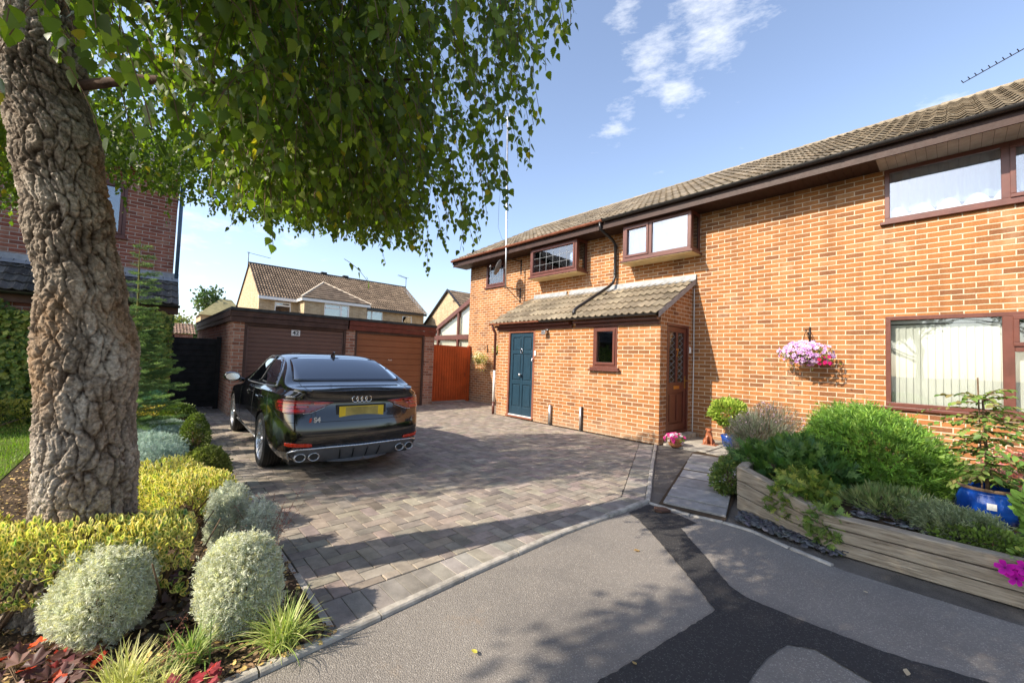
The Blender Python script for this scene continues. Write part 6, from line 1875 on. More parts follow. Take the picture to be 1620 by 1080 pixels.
# ================================================================== RIGHT-HAND GARDEN
def sleepers():
    t = thing('timber_edging', 'raised bed edging of weathered grey-brown railway sleepers laid on edge', 'raised bed', (-.72, 4.05, 0))
    A = Vector((-1.50, 4.50, 0)); B = Vector((-.72, 4.06, 0)); Cc = Vector((.30, 4.03, 0)); D_ = Vector((3.2, 4.1, 0)); A2 = Vector((-1.62, 5.3, 0))
    def seg(P, Q, hP, hQ, n, th, nrm, sub=5):
        d = (Q-P); L_ = d.length; ang = math.atan2(d.y, d.x)
        for i in range(n):
            me = bpy.data.meshes.new('sleeper'); bm = bmesh.new(); m_ = 14; rows = []
            for k in range(m_+1):
                q = k/m_; x = L_*q; h = hP+(hQ-hP)*q; z0, z1 = h*i/n+(.004 if i else 0), h*(i+1)/n-.004
                w0 = random.gauss(0, .0022); r_ = [(x, -w0, z0+.004), (x, -w0+.0, z1-.008), (x, .008-w0, z1), (x, th-.008, z1), (x, th, z1-.008), (x, th, z0)]
                rows.append([bm.verts.new(p) for p in r_])
            for k in range(m_):
                for j in range(6): bm.faces.new((rows[k][j], rows[k+1][j], rows[k+1][(j+1) % 6], rows[k][(j+1) % 6]))
            bm.faces.new(rows[0]); bm.faces.new(rows[-1][::-1]); bmesh.ops.recalc_face_normals(bm, faces=bm.faces); bm.to_mesh(me); bm.free()
            o = link('sleeper', me, M['sleeper'], t); o.location = P-Vector((-.72, 4.06, 0)); o.rotation_euler = (0, 0, ang+random.gauss(0, .002)); o.location.z += 0
    seg(A, B, .43, .285, 3, .10, None); seg(B+Vector((.0, .0, 0)), D_, .285, .30, 3, .11, None); seg(A2, A, .43, .43, 3, .10, None)
    LOC[t] = Vector((-.72, 4.06, 0))


sleepers()
sheet('raised_bed_soil', [(-1.42, 4.62), (-.68, 4.18), (3.4, 4.2), (3.4, 8.08), (-2.3, 8.08), (-1.7, 5.3)], .25, M['soil'])
sl_poly = MB()


def slate():
    n = 3800; x = rng.uniform(-.6, 2.6, n); y = rng.uniform(4.25, 6.6, n); z = np.full(n, .262)
    n2 = 420; k = rng.random(n2); x2 = -1.38+k*.75+rng.normal(0, .03, n2); y2 = 4.10+(1-k)*.22*rng.random(n2)-k*.10+rng.normal(0, .03, n2)+.03; z2 = np.full(n2, .016)
    P = np.stack([np.concatenate([x, x2]), np.concatenate([y, y2]), np.concatenate([z, z2])], 1); n = len(P); P[:, 2] += rng.random(n)*.015
    tv = np.array([(-.5, -.3, 0), (.4, -.4, .02), (.55, .2, 0), (.0, .45, .03), (-.5, .25, 0), (-.5, -.3, .12), (.4, -.4, .14), (.55, .2, .12), (.0, .45, .15), (-.5, .25, .12)], float)
    tt = np.array([(5, 6, 7), (5, 7, 8), (5, 8, 9), (0, 1, 6), (0, 6, 5), (1, 2, 7), (1, 7, 6), (2, 3, 8), (2, 8, 7), (3, 4, 9), (3, 9, 8), (4, 0, 5), (4, 5, 9)])
    up = rng.normal(0, .28, (n, 3)); up[:, 2] = 1
    V, T, Cc = scatter(tv, tt, P, frames(up), rng.uniform(.025, .065, n), vary((.115, .115, .125), n, .35, .05))
    o = npmesh('slate_chippings', V, T, Cc, M['chips'], None, 'stuff'); tag(o, 'dark grey slate chippings on the raised bed and at the foot of the sleepers', 'slate')


slate()
NARROW = leaf_oval(.10, .03)
FEATH = sprig(9, .75, .055, .9, .9, 11)
# big feathery green bush
shrub('green_bush', 'big feathery bright green bush filling the middle of the raised bed', 'shrub', (-.62, 5.80, .56), (.62, .66, .50), FEATH, 8500, .085, [(.12, .24, .035), (.16, .31, .045), (.09, .18, .03), (.24, .38, .06)], 'leaf2', None, 81, .3, .5, .16, stems=14, base=(-.62, 5.8, .25), zmin=.26)
# divided leaves sprawling over the corner of the sleepers


def divided_leaf():
    V = []; T = []
    def lob(o, ang, l, w_):
        k = len(V); c, s = math.cos(ang), math.sin(ang)
        for (a, b, h) in ((0, 0, 0), (w_, .45, .02), (.0, 1, -.05), (-w_, .45, .02)): V.append((o[0]+(a*c+b*s)*l, o[1]+(-a*s+b*c)*l, h*l))
        T.extend([(k, k+1, k+2), (k, k+2, k+3)])
    for y, sgn in ((.12, 1), (.2, -1), (.36, 1), (.42, -1)):
        for da in (-.45, 0, .45): lob((0, y), sgn*(1.0+da*1.1), .40, .13)
    for da in (-.6, 0, .6): lob((0, .55), da, .50, .14)
    k = len(V); V.extend([(-.01, 0, 0), (.01, 0, 0), (0, .6, 0)]); T.append((k, k+1, k+2))
    return np.array(V, float), np.array(T)


DIV = divided_leaf()
shrub('peony_foliage', 'dark green divided leaves sprawling between the purple bush and the feathery bush', 'plant', (-1.12, 5.15, .36), (.50, .48, .30), DIV, 1500, .13, [(.07, .15, .03), (.05, .12, .035), (.10, .18, .04)], 'leaf2', None, 82, .15, .45, .15, stems=8, base=(-1.12, 5.15, .25), orient=.5, zmin=.2)
shrub('trailing_plant', 'yellow-green trailing foliage spilling over the corner of the sleepers', 'plant', (-.93, 4.38, .24), (.22, .20, .27), DIV, 1000, .085, [(.22, .28, .05), (.32, .34, .07), (.13, .20, .04), (.10, .17, .03)], 'leaf2', None, 83, -.1, .5, .2, stems=8, base=(-.98, 4.55, .25), orient=.5)
shrub('trailing_plant', 'green trailing foliage hanging low in front of the corner post of the sleepers', 'plant', (-.72, 4.13, .16), (.13, .10, .17), DIV, 380, .07, [(.13, .21, .05), (.20, .27, .06)], 'leaf2', None, 84, -.3, .5, .2, stems=5, base=(-.76, 4.25, .25), orient=.5)
shrub('lavender', 'grey-purple twiggy bush with faded flowers at the path corner of the raised bed', 'shrub', (-1.80, 6.38, .42), (.44, .50, .42), sprig(7, .8, .03, .7, .9, 3), 4200, .075, [(.16, .19, .13), (.22, .22, .18), (.20, .17, .17), (.12, .16, .10)], 'leaf2', None, 85, .5, .4, .22, stems=40, base=(-1.95, 6.3, .1), stemmat='stem')
shrub('lavender', 'low green and yellow trailing shrub at the head of the sleepers beside the path slabs', 'shrub', (-1.72, 4.98, .17), (.16, .34, .24), BOX, 2600, .036, [(.09, .14, .04), (.13, .19, .05), (.20, .24, .06)], 'leaf2', None, 86, .0, .5, .15, stems=6)
shrub('rock_plant', 'grey-green tufted plant with pale buds behind the right-hand sleepers', 'plant', (-.02, 4.40, .34), (.26, .17, .12), FEATH, 1500, .05, [(.16, .20, .11), (.26, .30, .18)], 'leaf2', 'low plants behind the right sleepers', 87, .6, .5, .2, stems=4, base=(-.02, 4.42, .25), zmin=.25)
shrub('rock_plant', 'grass-like green tufts at the foot of the feathery bush by the sleepers', 'plant', (-.36, 4.55, .34), (.30, .20, .13), sprig(8, .9, .04, .5, .5, 6), 500, .08, [(.15, .22, .08), (.25, .28, .12)], 'leaf2', 'low plants behind the right sleepers', 88, .8, .4, .2, stems=3, base=(-.32, 4.62, .25), zmin=.25)
shrub('rock_plant', 'bright green mounded plant next to the magenta flowers', 'plant', (.10, 4.28, .31), (.20, .11, .07), BOX, 1100, .032, [(.16, .24, .05), (.12, .18, .04)], 'leaf2', 'low plants behind the right sleepers', 89, .4, .5, .2, stems=3, base=(.10, 4.28, .25), zmin=.25)
shrub('rock_plant', 'bushy green leaves at the right edge of the photo beside the blue pot', 'plant', (.42, 4.75, .45), (.13, .20, .20), leaf_oval(.34, .08), 260, .075, [(.18, .30, .06), (.13, .24, .05)], 'leaf2', 'low plants behind the right sleepers', 90, .4, .5, .2, stems=4, base=(.42, 4.75, .25), zmin=.25)


def flower_tpl(np_=5, wd=.42, cup=.12):
    V = [(0, 0, 0)]; T = []
    for i in range(np_):
        a = 2*PI*i/np_
        for da, rr in ((-PI/np_*.96, .62), (-PI/np_*.5, .98), (0, 1.0), (PI/np_*.5, .98), (PI/np_*.96, .62)):
            V.append((math.sin(a+da)*rr*.5, math.cos(a+da)*rr*.5, cup*rr))
        k = 1+i*5; T += [(0, k, k+1), (0, k+1, k+2), (0, k+2, k+3), (0, k+3, k+4)]
    k = len(V)
    V += [(.07*math.sin(2*PI*i/6), .07*math.cos(2*PI*i/6), .05) for i in range(6)]; T += [(k, k+i, k+i+1) for i in range(1, 5)]
    cc = np.ones((len(V), 3)); cc[0] = (.45, .3, .6); cc[k:] = (.25, .12, .3)
    return np.array(V, float), np.array(T), cc


FL = flower_tpl()


def blooms(parent, cen, rad, n, size, cols, seed, out=(0, -1, .3), name='flowers', shell=.85):
    r_ = np.random.default_rng(seed); d = r_.normal(size=(n, 3))+np.array(out)*.9; d /= np.linalg.norm(d, axis=1, keepdims=True)
    P = np.array(cen)+d*np.array(rad)*(shell+.2*r_.random(n))[:, None]; z = d+np.array(out)*.5+r_.normal(0, .25, (n, 3))
    c = np.array(cols)[r_.integers(0, len(cols), n)]*np.exp(r_.normal(0, .08, (n, 1)))
    V, T, Cc = scatter(FL[0], FL[1], P, frames(z), size*r_.uniform(.75, 1.1, n), c, FL[2]); npmesh(name, V, T, np.clip(Cc, 0, 1), M['petal'], parent)


def hanging_basket(label, x, z, rad, leafcols, flowcols, seed, nfl, nlf, tip=.30, hook=.36, trail=None, fsz=.045):
    Yw = 8.1; t = thing('hanging_basket', label, 'hanging basket', (x, Yw, z), 'hanging baskets on the brick wall')
    mb = MB(); mb.box((x-.012, Yw-.014, z+hook-.16), (x+.012, Yw-.002, z+hook+.10)); mb.tube([(x, Yw-.01, z+hook+.05), (x, Yw-tip*.6, z+hook+.045), (x, Yw-tip, z+hook+.03), (x, Yw-tip-.02, z+hook+.0)], .006, 6)
    mb.tube([(x, Yw-.01, z+hook-.14), (x, Yw-tip*.45, z+hook-.04), (x, Yw-tip*.85, z+hook+.035)], .005, 6)
    ring = []; 
    for i in range(22): a = i/21*1.6*2*PI; ring.append((x, Yw-.10-.035*math.cos(a)*(1-i/30), z+hook-.02+.035*math.sin(a)*(1-i/30)))
    mb.tube(ring, .004, 5); build('bracket', mb, M['iron'], t, smooth=True)
    c = (x, Yw-tip, z); mb = MB()
    for k in range(3): a = 2*PI*k/3+.4; mb.tube([(c[0], c[1], z+hook), (c[0]+math.cos(a)*.13, c[1]+math.sin(a)*.13, z+.02)], .0025, 4)
    build('chain', mb, M['iron'], t)
    mb = MB(); mb.lathe([(0, -.14), (.07, -.13), (.125, -.06), (.14, .0), (.12, .0), (.10, -.01), (0, .0)], lambda a, b, h: (c[0]+a, c[1]+b, z+h), 20); build('basket_liner', mb, plain('moss_liner', (.09, .07, .035), .95, .1, nscale=40, namp=.6, bmp=.8), t, smooth=True)
    n = nlf; d = rand_dirs(n); d[:, 2] = d[:, 2]*.8; P = np.array(c)+np.array([0, 0, .02])+d*np.array(rad)*rng.uniform(.35, 1, (n, 1)); P[:, 1] = np.minimum(P[:, 1], Yw-.015)
    if trail:
        m_ = n//3; P[:m_, 2] -= rng.random(m_)**1.5*trail; P[:m_, 0] = c[0]+rng.normal(0, rad[0]*.5, m_)
    V, T, Cc = scatter(BOX[0], BOX[1], P, frames_y(d+rng.normal(0, .5, (n, 3)), rng.normal(size=(n, 3))), rng.uniform(.02, .042, n), np.array(leafcols)[rng.integers(0, len(leafcols), n)]*np.exp(rng.normal(0, .2, (n, 1)))); npmesh('foliage', V, T, np.clip(Cc, 0, 1), M['leaf2'], t)
    if nfl: blooms(t, (c[0], c[1], z+.02), rad, nfl, fsz, flowcols, seed)
    return t


GRN = [(.14, .22, .05), (.20, .28, .07), (.26, .30, .08), (.16, .12, .05)]
hb = hanging_basket('hanging basket overflowing with lilac-pink petunias on the wall left of the large windows', -1.62, 1.66, (.37, .23, .19), GRN, [(.78, .50, .80), (.82, .60, .84), (.70, .40, .74), (.84, .66, .85)], 91, 190, 900, trail=.14, fsz=.062)
blooms(hb, (-1.40, 7.76, 1.58), (.16, .14, .10), 14, .055, [(.75, .03, .12), (.70, .02, .20)], 92, name='red_flowers')
hanging_basket('pale yellow-green hanging basket next to the red wooden gate', -10.05, 1.40, (.30, .22, .24), [(.42, .42, .10), (.55, .52, .18), (.30, .32, .08), (.6, .56, .3)], [(.85, .80, .45), (.8, .75, .3)], 93, 40, 1100, trail=.34, fsz=.05)
hanging_basket('yellow-green hanging basket tight against the brown downpipe left of the blue door', -9.15, 1.66, (.20, .2, .22), [(.40, .42, .10), (.30, .34, .08), (.5, .5, .2)], [(.85, .82, .6)], 94, 16, 700, trail=.1, fsz=.045)


def pot(name, label, c, prof, mat, n=40):
    t = thing(name, label, 'plant pot', c); mb = MB(); mb.lathe(prof, lambda a, b, h: (c[0]+a, c[1]+b, c[2]+h), n); p = build('pot', mb, M[mat], t, smooth=True)
    rin = prof[-2][0]; mb = MB(); mb.lathe([(0, 0), (rin+.01, 0)], lambda a, b, h: (c[0]+a, c[1]+b, c[2]+prof[-1][1]), 24); build('compost', mb, M['soil'], t)
    return t


# large blue pot with a young leafy shrub
bp = pot('blue_plant_pot', 'wide glazed cobalt blue pot on the slate chippings holding a young shrub', (.16, 5.02, .26), [(0, .0), (.115, .0), (.155, .03), (.178, .10), (.176, .17), (.160, .235), (.155, .25), (.168, .262), (.172, .275), (.160, .282), (.145, .27), (.140, .20), (0, .20)], 'bluepot', 48)
mb = MB(); mb.lathe([(.168, .262), (.1735, .272), (.170, .283), (.158, .285)], lambda a, b, h: (.16+a, 5.02+b, .26+h), 48); build('rim', mb, M['stem'], bp, smooth=True)
mb = MB(); a0 = math.atan2(-5.02, -.16)+.10
for k in range(3): pass
mb.grid(4, 3, lambda p, q: (.16+math.cos(a0+(p-.5)*.28)*.181, 5.02+math.sin(a0+(p-.5)*.28)*.181, .26+.135+q*.05)); build('pot_label', mb, M['white'], bp)


def potted_shrub():
    t = thing('potted_shrub', 'young leafy shrub tied to a cane growing in the cobalt blue pot', 'shrub', (.16, 5.02, .46)); q = random.Random(9); mb = MB(); P = []; D = []
    mb.tube([(.16, 5.02, .46), (.155, 5.02, .8), (.14, 5.03, 1.22)], [.014, .011, .006], 7)
    for k in range(84):
        z = q.uniform(.60, 1.32); a = q.uniform(0, 2*PI); L_ = q.uniform(.14, .34)*(1.1 if z > .85 else .75); e = Vector((math.cos(a), math.sin(a)*.8, q.uniform(-.15, .45))).normalized(); s = Vector((.155, 5.02, z-.05)); pts = [s]; p = s.copy(); d = e.copy()
        for i in range(7):
            d = (d+Vector((0, 0, -.07))).normalized(); p = p+d*L_/7; pts.append(p.copy())
            for sg in (-1, 1):
                sd = Vector((-d.y, d.x, 0))*sg
                if q.random() < .95: P.append(tuple(p)); D.append(tuple(d*.5+sd*.8+Vector((0, 0, q.uniform(-.6, .1)))))
        mb.tube(pts, [.004]*4+[.002]*4, 5)
    build('stems', mb, M['stem'], t, smooth=True); P = np.array(P); D = np.array(D); n = len(P); tp = leaf_oval(.30, .10, -.12)
    up = np.array([[0, 0, 1.]])+rng.normal(0, .35, (n, 3)); c = np.array([(.11, .20, .04), (.15, .26, .05), (.22, .28, .07), (.26, .22, .08)])[rng.integers(0, 4, n)]*np.exp(rng.normal(0, .15, (n, 1)))
    V, T, Cc = scatter(tp[0], tp[1], P, frames_y(D, up), rng.uniform(.034, .062, n), c); npmesh('leaves', V, T, Cc, M['leaf2'], t)
    mb = MB(); mb.tube([(.13, 5.0, .46), (.115, 5.0, 1.40)], .006, 6); build('cane', mb, M['stem'], t)


potted_shrub()
# small blue pot with a clipped bright shrub, dog figurine, terracotta pot
sp_ = pot('blue_plant_pot', 'small glazed blue pot on the paving by the wall under a clipped bright green shrub', (-2.68, 7.62, .03), [(0, 0), (.075, 0), (.10, .03), (.125, .16), (.135, .20), (.12, .205), (.11, .17), (0, .17)], 'bluepot')
shrub('potted_evergreen', 'clipped bright green shrub in the small blue pot beside the brown door', 'shrub', (-2.72, 7.66, .62), (.29, .26, .22), leaf_oval(.30, .1), 2300, .055, [(.26, .36, .05), (.36, .44, .08), (.18, .28, .04)], 'leaf2', None, 95, .2, .6, .12, stems=7, base=(-2.68, 7.62, .2))


def dog_figure():
    x, y = -2.97, 7.50; t = thing('dog_figurine', 'small brown pottery dog sitting upright on the paving by the wall', 'figurine', (x, y, .03)); me = bpy.data.meshes.new('dog'); bm = bmesh.new()
    pts = {'hip': ((0, .045, .05), .045), 'belly': ((0, .03, .105), .043), 'chest': ((0, .0, .17), .040), 'neck': ((0, -.012, .215), .026), 'head': ((0, -.022, .255), .033), 'muz': ((0, -.062, .245), .017)}
    vs = {k: bm.verts.new(p) for k, (p, r_) in pts.items()}; rads = {vs[k].index: 0 for k in vs}; R_ = [pts[k][1] for k in pts]
    for a, b in (('hip', 'belly'), ('belly', 'chest'), ('chest', 'neck'), ('neck', 'head'), ('head', 'muz')): bm.edges.new((vs[a], vs[b]))
    def chain(par, ps):
        p = vs[par]
        for co, r_ in ps: q = bm.verts.new(co); bm.edges.new((p, q)); R_.append(r_); p = q
    for s in (-1, 1):
        chain('chest', [((s*.026, -.028, .13), .015), ((s*.028, -.035, .06), .011), ((s*.028, -.038, .012), .012), ((s*.028, -.055, .008), .009)])
        chain('hip', [((s*.05, .015, .045), .025), ((s*.052, -.015, .018), .013), ((s*.052, -.045, .009), .009)])
        chain('head', [((s*.030, -.012, .268), .012), ((s*.038, -.016, .238), .007)])
    chain('hip', [((.03, .085, .02), .011), ((.06, .08, .012), .007)])
    bm.to_mesh(me); bm.free(); ob = bpy.data.objects.new('dog', me); C.objects.link(ob); sk = ob.modifiers.new('s', 'SKIN'); sd = me.skin_vertices[0].data
    for i, r_ in enumerate(R_): sd[i].radius = (r_, r_)
    sd[0].use_root = True; ss = ob.modifiers.new('u', 'SUBSURF'); ss.levels = 2; ss.render_levels = 2
    dg = bpy.context.evaluated_depsgraph_get(); m2 = bpy.data.meshes.new_from_object(ob.evaluated_get(dg)); bpy.data.objects.remove(ob); m2.materials.clear()
    m2.transform(Matrix.Rotation(R(25), 4, 'Z') @ Matrix.Diagonal((1.45, 1.35, 1.05, 1))); link('body', m2, M['fig'], t, smooth=True)
    mb = MB(); mb.box((x-.10, y-.08, .03), (x+.14, y+.09, .042)); build('base', mb, M['fig'], t, bevel=.004)


dog_figure()
tp_ = pot('terracotta_pot', 'small terracotta pot of pink and white flowers by the porch corner', (-3.28, 6.86, .01), [(0, 0), (.065, 0), (.10, .03), (.115, .08), (.112, .11), (.12, .115), (.122, .13), (.11, .13), (.10, .10), (0, .10)], 'terracotta')
n = 260; d = rand_dirs(n, .5); P = np.array((-3.28, 6.86, .15))+d*np.array((.13, .13, .07)); V, T, Cc = scatter(BOX[0], BOX[1], P, frames_y(d, rng.normal(size=(n, 3))), rng.uniform(.02, .04, n), vary((.20, .28, .06), n)); npmesh('foliage', V, T, Cc, M['leaf2'], tp_)
blooms(tp_, (-3.28, 6.86, .15), (.17, .16, .10), 48, .065, [(.80, .06, .30), (.80, .06, .30), (.85, .25, .45), (.86, .75, .72)], 96, (0, -.6, .8))
# magenta petunias hanging over the right-hand sleepers
t = thing('petunia_plant', 'vivid magenta petunias hanging over the sleepers at the right edge', 'flowers', (.30, 4.10, .26))
n = 160; d = rand_dirs(n, .3); P = np.array((.33, 4.12, .28))+d*np.array((.10, .10, .06)); V, T, Cc = scatter(BOX[0], BOX[1], P, frames_y(d, rng.normal(size=(n, 3))), rng.uniform(.02, .045, n), vary((.18, .28, .05), n)); npmesh('foliage', V, T, Cc, M['leaf2'], t)
FL2 = (FL[0]*np.array([1, 1, 1.6]), FL[1], FL[2]); fp = [(.19, 3.99, .245), (.235, 3.975, .20), (.265, 4.0, .265), (.30, 3.98, .205), (.215, 4.01, .225), (.32, 4.02, .27)]
P = np.array(fp); z = np.array([(-.3, -1, .2)]*6)+rng.normal(0, .3, (6, 3)); 
for i in range(6):
    V, T, Cc = scatter(FL2[0], FL2[1], P[i:i+1], frames(z[i:i+1]), np.full(1, .088), np.array([(.62, .01, .42)]), FL2[2]); npmesh('flower', V, T, Cc, M['petal'], t)
# flowering clump behind the blue pot
t = thing('bedding_flowers', 'orange-pink and blue bedding flowers at the right edge behind the blue pot', 'flowers', (.42, 5.9, .25))
n = 500; d = rand_dirs(n); P = np.array((.42, 5.9, .48))+d*np.array((.34, .3, .24))*rng.uniform(.3, 1, (n, 1)); V, T, Cc = scatter(BOX[0], BOX[1], P, frames_y(d, rng.normal(size=(n, 3))), rng.uniform(.025, .05, n), vary((.10, .15, .05), n)); npmesh('foliage', V, T, Cc, M['leaf2'], t)
blooms(t, (.32, 5.85, .58), (.22, .22, .18), 110, .045, [(.85, .28, .14), (.85, .45, .30), (.80, .30, .28)], 97, name='orange_flowers'); blooms(t, (.55, 5.85, .60), (.15, .2, .16), 90, .04, [(.10, .16, .62), (.22, .24, .72), (.4, .35, .8)], 98, name='blue_flowers')
t = thing('lilac_flower_stems', 'thin stems of lilac flowers standing in the gap beside the feathery bush', 'flowers', (-1.2, 6.9, .25)); mb = MB(); q = random.Random(3); pk = []
for k in range(16):
    e = (-1.25+q.gauss(0, .25), 6.9+q.gauss(0, .1), .55+q.uniform(-.05, .2)); mb.tube([(e[0]+q.gauss(0, .05), e[1], .25), e], .002, 4); pk.append(e)
build('stalks', mb, M['stem'], t); P = np.repeat(np.array(pk), 9, 0)+rng.normal(0, .015, (len(pk)*9, 3)); n = len(P); V, T, Cc = scatter(BOX[0], BOX[1], P, frames(rng.normal(size=(n, 3))), rng.uniform(.012, .022, n), vary((.42, .36, .62), n)); npmesh('flower_heads', V, T, Cc, M['petal'], t)
# lavender flower heads on the purple bush
t = thing('faded_flower_spikes', 'faded lilac and brown flower heads on thin stalks above the grey-purple bush', 'flowers', (-1.95, 6.35, .3)); mb = MB(); pk = []
for k in range(60):
    a = q.uniform(0, 2*PI); rr = q.uniform(.1, 1); e = (-1.80+math.cos(a)*.46*rr, 6.35+math.sin(a)*.5*rr, .45+.42*math.sqrt(max(.05, 1-rr*rr))+q.uniform(-.05, .10)); mb.tube([(-1.80+math.cos(a)*.2*rr, 6.35+math.sin(a)*.2*rr, .3), e], .0016, 4, cap=False); pk.append(e)
build('stalks', mb, M['stem'], t); P = np.repeat(np.array(pk), 8, 0)+rng.normal(0, .016, (len(pk)*8, 3)); n = len(P); V, T, Cc = scatter(BOX[0], BOX[1], P, frames(rng.normal(size=(n, 3))), rng.uniform(.012, .026, n), np.array([(.38, .28, .42), (.24, .17, .12), (.42, .32, .34), (.16, .12, .09)])[rng.integers(0, 4, n)]); npmesh('flower_heads', V, T, Cc, M['petal'], t)
# two short metal pipes at the foot of the porch wall
for x, h_, lb in ((-6.10, .44, 'short steel pipe against the porch wall, nearer the blue door, with a dark cap strip'), (-5.25, .49, 'thin dark-edged steel pipe against the porch wall under the small window')):
    t = thing('wall_pipe', lb, 'pipe', (x, 6.76, 0), 'short steel pipes at the porch wall'); mb = MB(); mb.tube([(x, 6.755, 0), (x, 6.755, h_)], .032 if x < -6 else .022, 14); build('pipe', mb, M['galv'], t, smooth=True)
    mb = MB(); mb.box((x-.075, 6.78, 0), (x-.045, 6.799, h_*.55)) if x < -6 else mb.box((x+.02, 6.765, 0), (x+.035, 6.799, h_)); build('conduit', mb, M['blackp'], t)
# aerial pole with stays, dish
t = thing('aerial_mast', 'tall silver aerial mast bracketed to the wall above the satellite dish', 'aerial', (-8.62, 7.5, 3.3)); mb = MB(); mb.tube([(-8.60, 7.5, 3.42), (-8.62, 7.5, 4.4), (-8.76, 7.5, 8.48)], .024, 10); build('mast', mb, M['galv'], t, smooth=True)
for z in (3.46, 4.30):
    mb = MB(); mb.tube([(-8.61, 7.5, z), (-8.61, 8.09, z)], .014, 6); mb.tube([(-8.61, 7.55, z), (-8.61, 8.09, z-.35)], .010, 6) if z < 4 else None; mb.box((-8.63, 8.085, z-.38), (-8.59, 8.099, z+.06)); build('bracket', mb, M['iron'], t)
mb = MB(); mb.tube([(-8.76, 7.5, 8.40), (-8.76, 7.5, 8.46)], .035, 8); mb.tube([(-9.1, 7.75, 8.42), (-8.3, 7.2, 8.50)], .009, 5)
for i in range(7): x_ = -9.05+i*.11; y_ = 7.72-i*.076; mb.tube([(x_-.12, y_-.16, 8.43+i*.01), (x_+.12, y_+.16, 8.43+i*.01)], .005, 4)
mb.tube([(-8.32, 7.2, 8.5), (-8.32, 7.2, 8.02)], .012, 5); mb.tube([(-8.72, 7.46, 8.42), (-8.50, 7.35, 7.75)], .010, 5); build('aerial_array', mb, M['galv'], t)
mb = MB(); mb.tube([(-8.73, 7.5, 8.2), (-8.86, 7.52, 7.2), (-9.02, 7.5, 6.0), (-9.08, 7.55, 5.3), (-8.95, 7.6, 4.95), (-8.8, 7.7, 4.75)], .005, 4); build('cable', mb, M['blackp'], t)
t = thing('satellite_dish', 'grey satellite dish on the mast in front of the small leaded window', 'satellite dish', (-8.78, 7.5, 4.0))
Dm = Matrix.Translation((-8.80, 7.42, 4.02)) @ Vector((-.75, -.55, .38)).to_track_quat('Z', 'Y').to_matrix().to_4x4()
mb = MB(); mb.lathe([(0, 0), (.08, .006), (.16, .026), (.225, .052), (.235, .056), (.228, .045), (.16, .018), (.08, -.002), (0, -.008)], lambda a, b, h: tuple(Dm @ Vector((a*.92, b, h))), 36); build('dish', mb, plain('grey_dish', (.17, .165, .16), .55, .4), t, smooth=True)
mb = MB(); mb.tube([Dm @ Vector((0, -.2, .03)), Dm @ Vector((0, -.20, .20)), Dm @ Vector((0, -.06, .27))], .009, 6); mb.tube([Dm @ Vector((0, -.08, .27)), Dm @ Vector((0, -.02, .27))], .022, 8); build('feed_arm', mb, M['grey_t'], t)
mb = MB(); mb.tube([Dm @ Vector((0, 0, 0)), Vector((-8.61, 7.5, 4.0))], .02, 6); build('mount', mb, M['grey_t'], t)
# long aerial at top right
t = thing('roof_aerial', 'long toothed television aerial pointing left above the roof at the top right', 'aerial', (.72, 9.5, 6.3)); mb = MB(); a, b = Vector((.23, 9.5, 6.14)), Vector((.78, 9.5, 6.35)); 
a = Vector((.12, 9.5, 6.10)); b = Vector((.86, 9.5, 6.37)); mb.tube([a, b], .007, 6)
for i in range(11):
    p = a.lerp(b, i/10.5); mb.tube([p+Vector((-.022, -.05, .022)), p, p+Vector((.0, .05, .028))], .006, 5)
build('aerial_array', mb, M['blackp'], t); mb = MB(); mb.tube([(.92, 9.5, 5.4), (.92, 9.5, 6.6)], .018, 8); mb.tube([b, (.92, 9.5, 6.40)], .012, 6); build('mast', mb, M['galv'], t)
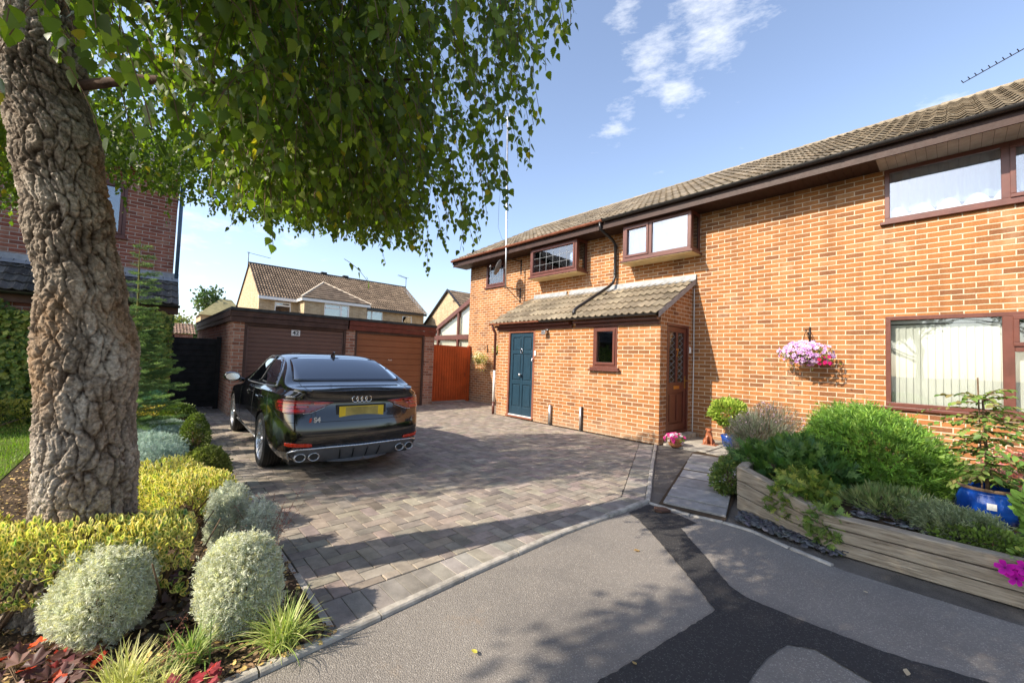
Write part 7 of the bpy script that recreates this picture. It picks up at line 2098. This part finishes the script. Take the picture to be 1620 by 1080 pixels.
# fallen leaves and the odd stone
lt = leaf_oval(.30, .15, .1)
for i, (x, y, s_, c, lb) in enumerate([(-1.60, 1.26, .045, (.62, .58, .10), 'bright yellow fallen leaf lying on the sunlit tarmac near the kerb'), (-.80, 3.60, .0, (0, 0, 0), ''), (-1.66, 2.83, .055, (.45, .30, .12), 'curled tan fallen leaf on the tarmac between kerb and dark patch'), (-1.20, 3.3, .0, (0, 0, 0), ''), (-1.05, 1.80, .035, (.5, .38, .15), 'small tan fallen leaf on the edge of the dark tarmac patch'), (-.42, 3.52, .04, (.55, .48, .3), 'pale fallen leaf on the tarmac in front of the sleepers'), (-.17, 2.72, .045, (.5, .42, .28), 'pale fallen leaf at the right of the tarmac')]):
    if not s_: continue
    V, T, Cc = scatter(lt[0], lt[1], np.array([(x, y, .008)]), frames_y(rng.normal(size=(1, 3))*np.array([1, 1, .1]), np.array([[.2, .1, 1.]])), np.array([s_]), np.array([c])); o = npmesh('fallen_leaf', V, T, Cc, M['petal'], None, origin=(x, y, 0)); tag(o, lb, 'leaf', 'fallen leaves on the road')
mb = MB(); mb.prism([(-2.02, 3.80), (-1.93, 3.86), (-1.86, 3.83), (-1.90, 3.74), (-1.97, 3.72)], .003, .028, c=(1, 1, 1)); o = build('stone_fragment', mb, M['fasciag'], None, bevel=.006, origin=(-1.95, 3.8, 0)); tag(o, 'flat brown stone fragment lying on the dark tarmac at the kerb corner', 'stone')


# far trees
def far_tree(label, c, h, rad, n, col, seed):
    t = thing('distant_tree', label, 'tree', (c[0], c[1], 0), 'distant trees'); mb = MB(); mb.tube([(c[0], c[1], 0), (c[0], c[1], h-rad[2])], [.25, .1], 7); build('trunk', mb, M['stem'], t)
    cl = rand_dirs(40)*np.array(rad)*rng.uniform(.4, .95, (40, 1))+np.array([c[0], c[1], h-rad[2]]); P = cl[rng.integers(0, 40, n)]+rng.normal(0, rad[0]*.18, (n, 3)); d = rand_dirs(n)
    V, T, Cc = scatter(LO[0], LO[1], P, frames_y(d, rng.normal(size=(n, 3))), rng.uniform(.2, .34, n), vary(col, n)); npmesh('crown', V, T, Cc, M['leaf2'], t)


far_tree('dark tree top above the low tiled roof left of the buff house', (-43, 3.8, 0), 6.6, (1.4, 1.0, 1.2), 900, (.07, .11, .04), 1)
far_tree('pale tree just above the black gate beside the distant bungalow', (-45, 1.9, 0), 4.2, (1.6, 1.3, 1.1), 1000, (.16, .19, .06), 2)
far_tree('small dark tree beside the bungalow roof at the garage corner', (-40, 2.9, 0), 3.3, (.8, .5, .8), 600, (.06, .10, .05), 3)
